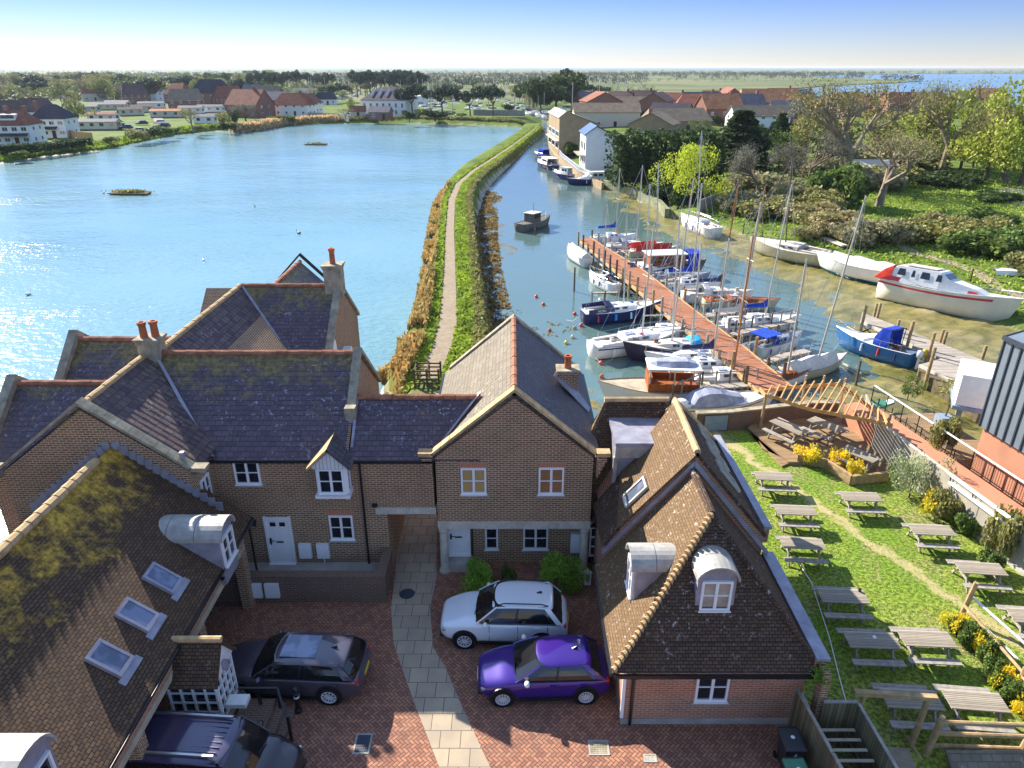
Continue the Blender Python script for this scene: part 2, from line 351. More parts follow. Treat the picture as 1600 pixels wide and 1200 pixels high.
leafm('leaf_flower', (.6, .42, .02), (.75, .55, .04), (.3, .3, .03)); leafm('leaf_fresh', (.13, .26, .03), (.26, .42, .05)); leafm('leaf_rustgrass', (.26, .15, .05), (.42, .29, .11), (.24, .2, .07))
leafm('leaf_far', (.035, .055, .03), (.065, .085, .035), (.07, .07, .04), sc_=.03); leafm('leaf_farlime', (.2, .23, .07), (.27, .29, .09), (.15, .18, .06), sc_=.05); leafm('leaf_variegated', (.3, .33, .18), (.45, .46, .3), (.16, .2, .08)); leafm('leaf_weed', (.16, .1, .03), (.26, .18, .06), (.08, .06, .03))
# ================================================================ TERRAIN, WATER, PAVING
WZ = -1.8
def PG(pts, z=WZ): return [tuple(G(u, v, z).xy) for u, v in pts]
L_near = [(-19, 1), (-19, 30), (-18, 43), (-10, 43.5), (-8.6, 38.5), (-6.8, 40), (-6.2, 43), (1, 44), (2.6, 40), (3.6, 36.3), (12, 37), (22, 35), (29, 32), (60, 30), (60, 1)]
CL = [(596, 612), (612, 580), (634, 520), (650, 470), (668, 420), (679, 370), (686, 320), (696, 290), (716, 269), (746, 250), (776, 231), (806, 211), (816, 200)]
CR = [(850, 199), (850, 207), (827, 227), (797, 257), (770, 284), (755, 306), (749, 335), (751, 372), (757, 420), (766, 470), (775, 530), (795, 600)]
L_cause = PG(CL + CR) + [(-3, 38), (-7.5, 40)]
L_left = PG([(-500, 330), (-200, 286), (0, 256), (60, 246), (150, 237), (260, 214), (330, 206), (400, 204), (440, 197), (520, 193), (640, 193), (740, 196), (818, 199), (852, 193), (846, 186), (826, 182), (836, 177)]) + [(40, 460), (60, 700), (-900, 700), (-900, 150)]
L_right = PG([(850, 176), (856, 196), (857, 222), (872, 246), (898, 268), (938, 284), (950, 296), (1000, 304), (1040, 334), (1085, 352), (1130, 362), (1190, 392), (1290, 410), (1390, 440), (1500, 490), (1600, 535), (1800, 600), (2300, 640)]) + [(330, 300), (600, 420), (66, 421)]
MUDS = [PG([(940, 292), (975, 330), (1020, 360), (1075, 388), (1130, 402), (1190, 425), (1250, 455), (1290, 495), (1330, 520), (1335, 560), (1290, 590), (1240, 600), (1190, 640), (1240, 690), (1700, 700), (1700, 500), (1500, 430), (1300, 380), (1100, 330), (1010, 290)]),
        PG([(740, 700), (800, 600), (788, 530), (790, 480), (783, 430), (797, 385), (788, 350), (768, 330), (775, 296), (750, 290), (735, 400), (735, 560)]),
        [(0, 40), (0, 50), (4.5, 46), (7, 41), (11, 41), (12, 34), (0, 34)]]
def seg_sd(poly, X, Y):
    P = np.array(poly); Q = np.roll(P, -1, 0); d = np.full(X.shape, 1e18); ins = np.zeros(X.shape, bool)
    for (ax, ay), (bx, by) in zip(P, Q):
        ex, ey = bx - ax, by - ay; L = ex * ex + ey * ey + 1e-12
        t_ = np.clip(((X - ax) * ex + (Y - ay) * ey) / L, 0, 1)
        d = np.minimum(d, (X - ax - t_ * ex) ** 2 + (Y - ay - t_ * ey) ** 2)
        c = ((ay > Y) != (by > Y)) & (X < (bx - ax) * (Y - ay) / (by - ay + 1e-12) + ax); ins ^= c
    d = np.sqrt(d); return np.where(ins, d, -d)
def wob(X, Y, s, k=0.):
    return (np.sin(X / s + 1.3 * np.sin(Y / s * .7 + k)) + np.sin(Y / s * 1.13 + 1.7 * np.sin(X / s * .83 + 2 + k)) + .5 * np.sin((X + Y) / s * 2.3 + k) + .4 * np.sin((X - 1.6 * Y) / s * 3.7)) / 2.9
def terrain(X, Y):
    sm = lambda t_: np.clip(t_, 0, 1) ** 2 * (3 - 2 * np.clip(t_, 0, 1))
    def prof(sd, top, wd): return np.where(sd > 0, WZ + (top - WZ) * sm(sd / wd), np.maximum(WZ + sd * .25, -3.1))
    h = np.full(X.shape, -3.1); zone = np.zeros(X.shape + (4,))
    def put(hn, c, mask):
        nonlocal h, zone
        u_ = hn > h; zone[u_ & mask] = c; h = np.maximum(h, hn)
    zone[...] = (0, 1, 0, 1)
    for k, mp in enumerate(MUDS):
        sd = seg_sd(mp, X, Y) + wob(X, Y, 2.2) * 1.2
        amp = .12 if k != 1 else .16
        hn = np.where(sd > 0, WZ + .02 * 0 + sm(sd / 7) * (.22 if k == 0 else .1) + amp * (wob(X, Y, 1.1, 3) + .7 * wob(X, Y, .42, 1)), WZ + sd * .12)
        put(np.maximum(hn, -3.1), (0, 1, .5 if k == 1 else 0, 1), sd > -4)
    sd = seg_sd(L_left, X, Y) + wob(X, Y, 9) * .8
    put(prof(sd, -.1, 6) , (1, 0, 0, 1), sd > .6)
    sd = seg_sd(L_right, X, Y) + wob(X, Y, 5) * .5
    top = -.6 + .9 * sm(sd / 25) + .12 * wob(X, Y, 3)
    put(np.where(sd > 0, WZ + (top - WZ) * sm(sd / 3.5), WZ + np.maximum(sd, -8) * .05 - np.maximum(-sd - 8, 0) * .4), (1, 0, 0, 1), sd > .9)
    sd = seg_sd(L_cause, X, Y) + wob(X, Y, 1.5) * .12
    put(prof(sd, -.2, 1.1), (1, 0, 0, 1), sd > .45)
    sd = seg_sd(L_near, X, Y)
    put(np.where(sd > 0, np.minimum(-.03, WZ + sd * 8), -3.1), (1, 0, .6, 1), sd > 0)
    return np.maximum(h, -3.1), zone
ys = [3.]
while ys[-1] < 455: ys.append(ys[-1] + max(.36, ys[-1] * .0072))
ys = np.array(ys); ncol = 520
sx = np.linspace(-1, 1, ncol); sx = np.sign(sx) * (np.abs(sx) * .95 + .5 * np.abs(sx) ** 3)
Yg = np.repeat(ys[:, None], ncol, 1); Xg = sx[None, :] * np.maximum(Yg, 22)
Hg, Zg = terrain(Xg, Yg)
def gridmesh(name, X, Y, Z, zone, mat):
    r, c = X.shape; me = bpy.data.meshes.new(name); me.vertices.add(r * c)
    me.vertices.foreach_set('co', np.stack([X, Y, Z], -1).reshape(-1))
    i = np.arange(r * c).reshape(r, c); q = np.stack([i[:-1, :-1], i[:-1, 1:], i[1:, 1:], i[1:, :-1]], -1).reshape(-1, 4).astype(np.int32); n = len(q)
    me.loops.add(4 * n); me.loops.foreach_set('vertex_index', q.reshape(-1)); me.polygons.add(n)
    me.polygons.foreach_set('loop_start', np.arange(0, 4 * n, 4, dtype=np.int32)); me.polygons.foreach_set('loop_total', np.full(n, 4, dtype=np.int32))
    me.polygons.foreach_set('use_smooth', np.ones(n, bool)); me.update(calc_edges=True)
    at = me.color_attributes.new('zone', 'FLOAT_COLOR', 'POINT'); at.data.foreach_set('color', zone.reshape(-1))
    me.materials.append(M[mat]); o = bpy.data.objects.new(name, me); col.objects.link(o); return o
t = NT('terrain'); a = t.n('Attribute', {'attribute_name': 'zone'}); s3 = t.n('SeparateColor', Color=a.outputs['Color'])
g1 = t.mix(t.ramp(t.noise(.12, 6, .7), .4, .6), (.055, .10, .018), (.12, .18, .03)); g1 = t.mix(t.ramp(t.noise(1.2, 5, .7), .5, .7), g1, (.2, .16, .07))
md = t.mix(t.ramp(t.noise(.5, 5, .7), .4, .62), (.24, .2, .07), (.12, .115, .025)); md = t.mix(t.ramp(t.noise(3.5, 6, .75), .56, .64), md, (.045, .04, .02))
sand = t.mix(t.ramp(t.noise(.4, 4), .45, .6), (.42, .33, .18), (.25, .2, .08))
yz = t.n('SeparateXYZ', Vector=t.tc()); zz = t.ramp(t.math('ADD', yz.outputs[2], 2.), .42, .62); md = t.mix(zz, md, sand)
weed = t.mix(t.ramp(t.noise(1.6, 6, .75), .42, .6), (.19, .115, .035), (.045, .035, .02))
md = t.mix(s3.outputs[2], md, weed)
c = t.mix(s3.outputs[1], t.mix(t.math('MULTIPLY', s3.outputs[2], .5), g1, (.2, .17, .12)), md)
rr = t.math('SUBTRACT', .9, t.math('MULTIPLY', s3.outputs[1], .55)); t.bump(t.noise(3, 6, .7), .5, .06); M['terrain'] = t.out(c, rr, Specular_IOR_Level=t.math('MULTIPLY_ADD', s3.outputs[1], .4, .05))
tag(gridmesh('ground', Xg, Yg, Hg, Zg, 'terrain'), kind='structure')
def waterm(name, c1, c2, bs, tr=0., rg=.09, fac=.35):
    t = NT(name); wv = t.n('Mapping', Vector=t.tc(), Scale=(1, 1.25, 1)).outputs[0]
    h = t.math('ADD', t.math('MULTIPLY', t.noise(1.15, 3, .55, wv), 1.), t.math('MULTIPLY', t.noise(.22, 2, .5, wv), 1.6))
    t.bump(h, t.math('MULTIPLY_ADD', t.ramp(t.noise(.02, 3, .6, t.n('Mapping', Vector=t.tc(), Scale=(.5, 1.6, 1)).outputs[0]), .35, .65), bs, bs * .4), .3); big = t.ramp(t.noise(.016, 4, .6), .35, .65)
    M[name] = t.out(t.mix(big, c1, c2), rg, 0, IOR=1.33, Specular_IOR_Level=.5)
    if tr:
        tb = t.n('BsdfTransparent', Color=(.85, .9, .85)); mx = t.n('MixShader')
        lw = t.n('LayerWeight', Blend=.35).outputs['Facing']
        gl = t.n('BsdfGlossy', Roughness=.07); nb = [x for x in t.t.nodes if x.type == 'BUMP'][0]; t.t.links.new(nb.outputs[0], gl.inputs['Normal'])
        df = t.n('BsdfDiffuse', Color=t.mix(big, c1, c2)); m1 = t.n('MixShader', i0=tr, i1=df.outputs[0], i2=tb.outputs[0])
        t.t.links.new(m1.outputs[0], mx.inputs[1]); t.t.links.new(gl.outputs[0], mx.inputs[2])
        fr = t.n('Fresnel', IOR=1.36); t.t.links.new(nb.outputs[0], fr.inputs['Normal']); t.set(mx.inputs[0], t.math('MULTIPLY_ADD', fr.outputs[0], 1.1, .06))
        t.t.links.new(mx.outputs[0], t.t.nodes['Material Output'].inputs[0])
waterm('water_pond', (.12, .24, .27), (.18, .31, .33), .42, rg=.12)
waterm('water_channel', (.14, .24, .22), (.17, .28, .27), .1, tr=.45)
waterm('water_sea', (.07, .17, .26), (.09, .21, .31), .25, rg=.2)
mid = PG([(850, 188), (835, 205), (800, 228), (770, 248), (735, 270), (715, 290), (708, 330), (708, 420), (712, 480), (715, 560), (715, 610)])
MB().add([(x, y, WZ) for x, y in [(-700, 20), (-14, 20), (-8, 38)] + [(mid[10][0], 39)] + mid[::-1] + [(20, 450), (-700, 450)]], [tuple(range(len(mid) + 6))]).build('pond_water', 'water_pond')['kind'] = 'structure'
MB().add([(x, y, WZ) for x, y in [(mid[10][0], 39), (4, 30), (300, 20), (600, 300), (600, 450), (20, 450)] + mid], [tuple(range(len(mid) + 6))]).build('channel_water', 'water_channel')['kind'] = 'structure'
MB().add([(-9000, 450, WZ - .02), (9000, 450, WZ - .02), (9000, 30000, WZ - .02), (-9000, 30000, WZ - .02)], [(0, 1, 2, 3)]).build('sea_water', 'water_sea')['kind'] = 'structure'
# far fields
t = NT('fields'); c = t.mix(t.ramp(t.noise(.006, 4, .6), .4, .6), (.17, .17, .075), (.08, .11, .035)); c = t.mix(t.ramp(t.noise(.02, 6, .7), .55, .65), c, (.12, .13, .06)); M['fields'] = t.out(c, .95)
far = [(-4000, 440)] + PG([(600, 164), (1000, 165), (996, 156), (1000, 152), (1120, 145), (1250, 137), (1300, 133), (1400, 129), (1440, 126), (1340, 122), (1250, 119), (1300, 117), (1450, 115), (1900, 113.2)], -1) + [(9000, 9500), (9000, 14000), (-9000, 14000), (-9000, 3000)]
MB().prism([(x, y) for x, y in far], 'z', -2.2, -1.).build('farmland', 'fields')['kind'] = 'structure'
# paving: courtyard, stone path, lawn
MB().prism([(-19, 2.5), (-19, 24), (-11, 29), (-2, 40.8), (2.5, 40.8), (3.4, 36), (8.9, 30), (9.0, 2.5)], 'z', -.3, .002).build('courtyard_paving', 'herringbone')['kind'] = 'structure'
pl = [(625, 805), (617, 900), (611, 950), (615, 1005), (630, 1050), (650, 1105), (687, 1200), (720, 1290)]
pr = [(683, 800), (682, 900), (672, 950), (677, 1012), (697, 1045), (721, 1102), (762, 1190), (800, 1270)]
a = [G(u, v, .008) for u, v in pl]; b = [G(u, v, .008) for u, v in pr]
a = [Vector((-4.75, 40.5, .008)), Vector((-4.75, 27, .008))] + a; b = [Vector((-3.2, 40.5, .008)), Vector((-3.2, 27, .008))] + b
mb = MB(); mb.loft([[p, q] for p, q in zip(a, b)]); mb.build('stone_path', 'paver')['kind'] = 'structure'
t = NT('lawn'); f1 = t.noise(.28, 5, .65); c = t.mix(t.ramp(f1, .42, .62), (.22, .36, .035), (.38, .44, .07))
c = t.mix(t.ramp(t.noise(.36, 6, .72, dist=.8), .50, .64), c, (.42, .35, .16)); c = t.mix(t.ramp(t.noise(7, 5, .75), .42, .62), sc((.17, .25, .04), .5), c)
t.bump(t.noise(9, 6, .8), .9, .06); sv = t.n('SeparateXYZ', Vector=t.tc()); lx = t.math('SUBTRACT', sv.outputs[0], t.math('MULTIPLY_ADD', sv.outputs[1], -.42, 26.6)); tr_ = t.math('ABSOLUTE', t.math('ADD', lx, t.math('MULTIPLY', t.noise(.5, 3), 1.6)))
c = t.mix(t.math('MULTIPLY', t.ramp(t.math('ADD', tr_, t.math('MULTIPLY', t.noise(3, 5, .7), 1.2)), .7, 2.5, (1, 1, 1), (0, 0, 0)), .85), c, t.mix(t.noise(4, 4), (.42, .34, .16), (.5, .42, .22)))
M['lawn'] = t.out(c, .95)
MB().prism([(8.95, 2.5), (9.0, 30), (10.2, 35.2), (20.5, 34.5), (21.4, 30), (27, 18), (31, 9), (28, 2.5)], 'z', -.3, .006).build('lawn', 'lawn')['kind'] = 'structure'
# causeway footpath strip
pc = [(664, 612), (672, 585), (690, 545), (699, 505), (702, 460), (703, 420), (703, 360), (706, 312), (717, 287), (740, 267), (770, 248), (800, 228), (826, 209), (838, 199)]
wd = [1.3, 1.2, .95, .75, .62, .55, .5, .5, .5, .5, .55, .6, .6, .5]
pc = [G(u, v, -.2) for u, v in pc]; L_ = []
for i, p in enumerate(pc):
    d = (pc[min(i + 1, len(pc) - 1)] - pc[max(i - 1, 0)]).normalized(); s_ = Vector((d.y, -d.x, 0)) * wd[i]
    L_.append([p - s_ + Vector((0, 0, .03)), p + s_ + Vector((0, 0, .03))])
MB().loft(L_).build('footpath', 'path_gravel')['kind'] = 'structure'
def strip(name, pts, wdt, mat, z=None, dz=.05):
    P = [G(u, v, -.5) for u, v in pts]; mb = MB(); Ls = []; PP = []
    for a_, b_ in zip(P, P[1:]):
        n_ = max(1, int((b_ - a_).length / .8)); PP += [a_.lerp(b_, k / n_) for k in range(n_)]
    PP.append(P[-1])
    for i, p in enumerate(PP):
        d = (PP[min(i + 1, len(PP) - 1)] - PP[max(i - 1, 0)]).normalized(); s_ = Vector((d.y, -d.x, 0)) * wdt / 2
        q = [p - s_, p, p + s_]; hh, _ = terrain(np.array([x.x for x in q]), np.array([x.y for x in q]))
        m_ = max(hh) + dz
        Ls.append([Vector((x.x, x.y, h_ + dz)) for x, h_ in zip(q, hh)])
    tag(mb.loft(Ls).build(name, mat), kind='structure')
strip('bank_path', [(1385, 378), (1430, 398), (1480, 410), (1525, 428), (1560, 450), (1620, 475)], 1.3, 'path_gravel')
tag(MB().prism([tuple(G(u, v, 0).xy) for u, v in [(1520, 308), (1600, 290), (1700, 290), (1700, 330), (1600, 326)]], 'z', -.6, .36).build('tarmac', 'asphalt'), kind='structure')
def hgt(x, y): return float(terrain(np.array([x]), np.array([y]))[0][0])
# ================================================================ NEAR HOUSES
def window(par, P, w_, h_, yaw=0, cols=2, rows=2, glass='glass_dark', sill='concrete', lintel=None, name='window', depth=.07, fr=.07, world=True):
    """P = centre of the window on the wall face (world); local -y looks outwards"""
    Mx = T(P[0], P[1], P[2], yaw); mb = MB(Mx); hw, hh = w_ / 2, h_ / 2
    mb.box(-hw, -hw + fr, -depth, .01, -hh, hh).box(hw - fr, hw, -depth, .01, -hh, hh).box(-hw + fr, hw - fr, -depth, .01, hh - fr, hh).box(-hw + fr, hw - fr, -depth, .01, -hh, -hh + fr)
    mb.box(-hw - .03, hw + .03, -depth - .05, .01, -hh - .035, -hh - .002)
    for i in range(1, cols):
        x = -hw + w_ * i / cols; mb.box(x - .045, x + .045, -depth + .01, .01, -hh + fr, hh - fr)
    for j in range(1, rows):
        z = -hh + h_ * j / rows; a0 = -hw + fr
        for i in range(cols):
            x0 = -hw + w_ * i / cols + (.045 if i else fr); x1 = -hw + w_ * (i + 1) / cols - (.045 if i < cols - 1 else fr)
            mb.box(x0, x1, -depth + .025, .01, z - .018, z + .018)
    o = mb.build(name, 'white_paint', par, world)
    g = MB(Mx).box(-hw + fr, hw - fr, -.02, .008, -hh + fr, hh - fr); g.build('pane', glass, o) if False else _sub(g, 'pane', glass, o, par)
    if sill: _sub(MB(Mx).box(-hw - .08, hw + .08, -.1, .01, -hh - .12, -hh - .04), 'sill', sill, o, par)
    if lintel: _sub(MB(Mx).prism([(-hw - .02, hh + .01), (hw + .02, hh + .01), (hw + .12, hh + .24), (-hw - .12, hh + .24)], 'y', -.012, .01), 'lintel', lintel, o, par)
    return o
def _sub(mb, name, mat, parent, root):     # sub-part geometry given in world coordinates
    off = root.location
    mb.v = [v - off for v in mb.v]
    return mb.build(name, mat, parent)
def proof(par, axis, c, half, ze, zr, a0, a1, mat, over=.0, name='roof', th=.14, ridge='ridge_tile', side=0):
    """ridge along axis; c = ridge coordinate across; two slabs"""
    s = (zr - ze) / half
    for k in (-1, 1):
        if side and k != side: continue
        e = half + over; ze2 = zr - s * e
        pts = [(c, zr), (c + k * e, ze2)]
        if axis == 'y': P = [(pts[0][0], a0, pts[0][1]), (pts[1][0], a0, pts[1][1]), (pts[1][0], a1, pts[1][1]), (pts[0][0], a1, pts[0][1])]
        else: P = [(a0, pts[0][0], pts[0][1]), (a0, pts[1][0], pts[1][1]), (a1, pts[1][0], pts[1][1]), (a1, pts[0][0], pts[0][1])]
        m_ = mat if isinstance(mat, str) else mat[0 if k < 0 else 1]
        MB().slab(P, th).build(name, m_, par, True)
    if ridge:
        mb = MB(); n = max(1, int(abs(a1 - a0) / .45)); st = (a1 - a0) / n
        for i in range(n):
            p = a0 + i * st; q = p + st * .97; z = zr - .02 + .012 * (i % 2)
            if axis == 'y': mb.tube((c, p, z), (c, q, z), .13, .12, 8)
            else: mb.tube((p, c, z), (q, c, z), .13, .12, 8)
        mb.build('ridge', ridge, par, True)
def wallprism(par, axis, c, half, ze, zr, a0, a1, mat, z0=0, name='wall'):
    return MB().prism([(c - half, z0), (c + half, z0), (c + half, ze), (c, zr), (c - half, ze)], axis, a0, a1).build(name, mat, par, True)
def coping(par, axis, c, half, ze, zr, a, w_=.34, name='coping', kneel=True, mat='coping', lift=.16):
    """stone coping that follows a gable at position a"""
    mb = MB(); s = (zr - ze) / half
    for k in (-1, 1):
        n = 9
        for i in range(n):
            x0, x1 = half * i / n + (.012 if i else 0), half * (i + 1) / n
            z0, z1 = zr - s * x0 + lift, zr - s * x1 + lift
            P = [(c + k * x0, z0 - .12), (c + k * x1, z1 - .12), (c + k * x1, z1), (c + k * x0, z0)]
            mb.prism(P, axis, a - w_ / 2, a + w_ / 2)
    if kneel:
        for k in (-1, 1):
            x0, x1 = c + k * (half - .05), c + k * (half + .5)
            mb.prism([(min(x0, x1), ze + lift - .15), (max(x0, x1), ze + lift - .15), (max(x0, x1), ze + lift), (min(x0, x1), ze + lift)], axis, a - w_ / 2, a + w_ / 2)
    return mb.build(name, mat, par, True)
def chimney(par, x, y, z0, z1, w_=.75, d_=.75, pots=((0, 0),), mat='brick_main', lead=True, capm='coping', pot='terracotta', ph=.55):
    c = MB().box(x - w_ / 2, x + w_ / 2, y - d_ / 2, y + d_ / 2, z0, z1 - .24).box(x - w_ / 2 - .04, x + w_ / 2 + .04, y - d_ / 2 - .04, y + d_ / 2 + .04, z1 - .238, z1 - .1).build('chimney', mat, par, True)
    _sub(MB().box(x - w_ / 2 - .09, x + w_ / 2 + .09, y - d_ / 2 - .09, y + d_ / 2 + .09, z1 - .098, z1), 'cap', capm, c, par)
    for dx, dy in pots:
        _sub(MB().lathe([(.15, 0), (.135, ph * .8), (.17, ph * .82), (.17, ph), (.1, ph), (.1, ph - .2), (0, ph - .2)], (x + dx, y + dy, z1), 14), 'chimney_pot', pot, c, par)
    if lead: _sub(MB().box(x - w_ / 2 - .02, x + w_ / 2 + .02, y - d_ / 2 - .02, y + d_ / 2 + .02, z0, z0 + .02), 'flashing', 'lead', c, par)
    return c
def pipe(par, pts, r=.045, mat='black_paint', name='downpipe'): return MB().path(pts, r, 6).build(name, mat, par, True)
def doorw(par, P, w_, h_, yaw=0, mat='white_paint', name='door', lights=True, slot=True):
    Mx = T(P[0], P[1], P[2], yaw); hw = w_ / 2
    mb = MB(Mx).box(-hw, hw, -.05, .01, 0, h_)
    for k in (-1, 1): mb.box(k * hw - .05, k * hw + .05, -.09, .01, 0, h_ + .06)
    mb.box(-hw + .052, hw - .052, -.088, -.052, h_ - .08, h_ + .05)
    for i in range(4):
        x = -hw + .14 + i * (w_ - .28) / 3; mb.box(x - .012, x + .012, -.062, -.049, .25, h_ - .6)
    mb.box(-hw + .1, hw - .1, -.064, -.05, .12, .2).box(-hw - .05, hw + .05, -.2, .01, -.07, -.002)
    o = mb.build(name, mat, par, True)
    if lights: _sub(MB(Mx).box(-hw * .62, -hw * .15, -.06, .0, h_ - .38, h_ - .2).box(hw * .15, hw * .62, -.06, .0, h_ - .38, h_ - .2), 'pane', 'glass_dark', o, par)
    if slot: _sub(MB(Mx).box(-.14, .14, -.065, .0, h_ * .45, h_ * .45 + .07), 'letter_slot', 'black_paint', o, par)
    _sub(MB(Mx).box(-hw + .1, -hw + .16, -.1, -.05, h_ * .42, h_ * .56).tube((-hw + .13, -.09, h_ * .5), (-hw + .3, -.09, h_ * .5), .015, .015, 5), 'handle', 'black_paint', o, par)
    return o
# ---- gabled house over the porch (centre)
h1 = thing('gabled_house', 'brown brick house with gable to the courtyard and two stone porch columns', 'house', (0, 23, 0))
wallprism(h1, 'y', .08, 2.93, 5.3, 7.74, 22.9, 31.1, 'brick_main', 2.5)
MB().box(-2.85, 3.0, 23.6, 31, 0, 2.5).build('lower_wall', 'brick_main', h1, True)
MB().box(-2.87, 3.03, 22.86, 23.15, 2.16, 2.497).build('stone_beam', 'pale_stone', h1, True)
proof(h1, 'y', .08, 2.95, 5.42, 7.92, 23.02, 31.3, ('tile_pale', 'slate_main'), .3, ridge='ridge_tile')  # left slope gets a paler tile: sunlight put into the roof colour
coping(h1, 'y', .08, 3.05, 5.34, 7.94, 22.98, .4, lift=.2, mat='ridge_pale')
coping(h1, 'y', .08, 3.05, 5.34, 7.94, 31.3, .3, lift=.12, kneel=False)
for x in (-2.98, 3.14):
    k = 1 if x > 0 else -1; mb = MB()
    for i in range(5): mb.box(min(x, x + k * .36 * (1 - i / 5)), max(x, x + k * .36 * (1 - i / 5)), 22.8, 23.15, 5.3 - .16 * (i + 1), 5.3 - .16 * i - .003)
    mb.build('corbel', 'brick_main', h1, True)
for x in (-2.68, 2.85):
    c = MB().lathe([(.23, 0), (.23, .1), (.19, .13), (.175, .2), (.16, 1.85), (.165, 1.9), (.2, 1.95), (.21, 2.03), (.21, 2.15), (0, 2.15)], (x, 23.05, 0), 18).build('column', 'pale_stone', h1, True, smooth=False)
window(h1, (-1.44, 22.9, 4.32), .95, 1.12, lintel='red_lintel', glass='interior_blind'); window(h1, (1.47, 22.9, 4.32), .95, 1.15, lintel='red_lintel', glass='interior_orange')
window(h1, (-.82, 23.6, 1.2), .52, 1.05, cols=1); window(h1, (.95, 23.6, 1.2), 1.0, 1.05)
doorw(h1, (-2.15, 23.6, .45), .85, 1.75, lights=False); MB().box(-2.7, -1.6, 22.95, 23.57, 0, .42).build('step', 'concrete', h1, True)
MB().box(2.35, 2.75, 23.4, 23.58, .6, 1.5).build('meter_box', 'white_paint', h1, True)
chimney(h1, 2.35, 27.6, 5.3, 6.95, .8, .62, pots=((0, 0),))
MB().slab([(1.75, 27.2, 6.75), (3.2, 26.6, 5.36), (3.3, 26.95, 5.4), (2.0, 27.9, 6.9)], .03).build('lead_flashing', 'lead', h1, True)
MB().box(3.34, 3.44, 23.3, 31.3, 5.0, 5.08).build('gutter', 'black_paint', h1, True); MB().box(-3.3, -3.2, 27, 31.3, 5.0, 5.08).build('gutter', 'black_paint', h1, True)
pipe(h1, [(-2.0, 23.5, 2.1), (-1.6, 23.5, 1.9), (-1.6, 23.5, .1)], .03)
MB().tube((2.05, 23.58, 2.0), (2.05, 23.45, 1.95), .06, .09, 8).build('wall_lamp', 'black_paint', h1, True)
# ---- archway link
h2 = thing('archway_link', 'low link building spanning the stone path passage beside the gabled house', 'building', (-4.5, 23, 0))
MB().box(-6.1, -4.82, 23, 26.8, 0, 2.75).box(-6.1, -2.97, 23.0, 26.8, 2.752, 5.3).build('wall', 'brick_main', h2, True)
MB().box(-5.25, -2.92, 22.97, 23.2, 2.76, 3.05).build('stone_beam', 'pale_stone', h2, True)
proof(h2, 'x', 24.9, 1.9, 5.3, 6.86, -6.05, -1.2, 'slate', .12, ridge='ridge_tile')
MB().box(-6.1, -2.9, 22.8, 22.9, 5.1, 5.2).build('gutter', 'black_paint', h2, True)
MB().box(-5.35, -5.15, 22.86, 22.99, 3.15, 3.25).build('wall_lamp', 'black_paint', h2, True)
MB().slab([(-2.85, 23.1, 5.5), (-3.0, 23.1, 5.36), (-1.35, 24.95, 6.97), (-1.2, 24.95, 7.07)], .03).build('lead_valley', 'lead', h2, True)
MB().slab([(-6.03, 23.25, 5.55), (-5.93, 23.25, 5.55), (-5.93, 24.9, 6.9), (-6.03, 24.9, 6.9)], .03).build('lead_flashing', 'lead', h2, True)
# ---- long terrace house with the white door
h3 = thing('terrace_house', 'long brown brick house with slate roof, white front door and small gabled oriel window', 'house', (-8.7, 23, 0))
MB().prism([(23, 0), (29.7, 0), (29.7, 5.3), (26.35, 7.95), (23, 5.3)], 'x', -14.2, -6.1).build('wall', 'brick_main', h3, True)
proof(h3, 'x', 26.35, 3.35, 5.33, 8.13, -14.3, -6.2, 'slate', .15, ridge='ridge_tile')
mb = MB()
for i in range(8):
    for k in (-1, 1):
        if k < 0 and i > 4: continue
        y0, y1 = 26.35 + k * (i * .42 + .01), 26.35 + k * (i + 1) * .42
        z0, z1 = 8.13 - .836 * i * .42 + .22, 8.13 - .836 * (i + 1) * .42 + .22
        mb.prism([(y0, z0 - .2), (y1, z1 - .2), (y1, z1), (y0, z0)], 'x', -6.3, -5.98)
mb.box(-6.34, -5.94, 24.08, 24.42, 6.3, 6.75); mb.build('coping', 'coping', h3, True)
MB().box(-6.3, -6.0, 24.08, 24.25, 6.05, 6.3).build('lead_flashing', 'lead', h3, True)
MB().box(-11.2, -6.15, 22.8, 22.9, 5.12, 5.22).build('gutter', 'black_paint', h3, True); MB().box(-11.2, -7.6, 22.93, 22.995, 5.08, 5.25).build('fascia', 'white_paint', h3, True)
pipe(h3, [(-5.68, 22.9, 5.1), (-5.68, 22.9, .2)])
window(h3, (-9.93, 23, 4.62), .95, .98); window(h3, (-6.63, 23, 2.15), .92, 1.1, lintel='red_lintel'); window(h3, (-10.95, 23, 2.05), .6, 1.1)
doorw(h3, (-9.1, 23, .5), .95, 2.1)
for x in (-8.15, -7.45): MB().box(x - .24, x + .24, 22.85, 22.99, .75, 1.4).build('meter_box', 'white_paint', h3, True)
pipe(h3, [(-7.45, 22.93, .75), (-7.45, 22.93, .5)], .025, 'white_paint', 'waste_pipe')
MB().tube((-9.95, 22.98, 2.5), (-9.95, 22.78, 2.35), .05, .09, 8).build('wall_lamp', 'black_paint', h3, True)
bay = MB().box(-7.22, -6.12, 22.5, 22.99, 3.95, 5.12).build('oriel', 'white_paint', h3, True)
_sub(MB().prism([(-7.32, 5.1), (-6.02, 5.1), (-6.02, 5.2), (-6.67, 5.78), (-7.32, 5.2)], 'y', 22.42, 23.3), 'pediment', 'white_boards', bay, h3)
_sub(MB().slab([(-6.67, 22.3, 5.98), (-7.5, 22.3, 5.16), (-7.5, 23.3, 5.16), (-6.67, 24.4, 5.98)], .08), 'oriel_roof', 'ridge_pale', bay, h3)
_sub(MB().slab([(-6.67, 22.3, 5.98), (-5.84, 22.3, 5.16), (-5.84, 23.3, 5.16), (-6.67, 24.4, 5.98)], .08), 'oriel_roof', 'slate_main', bay, h3)
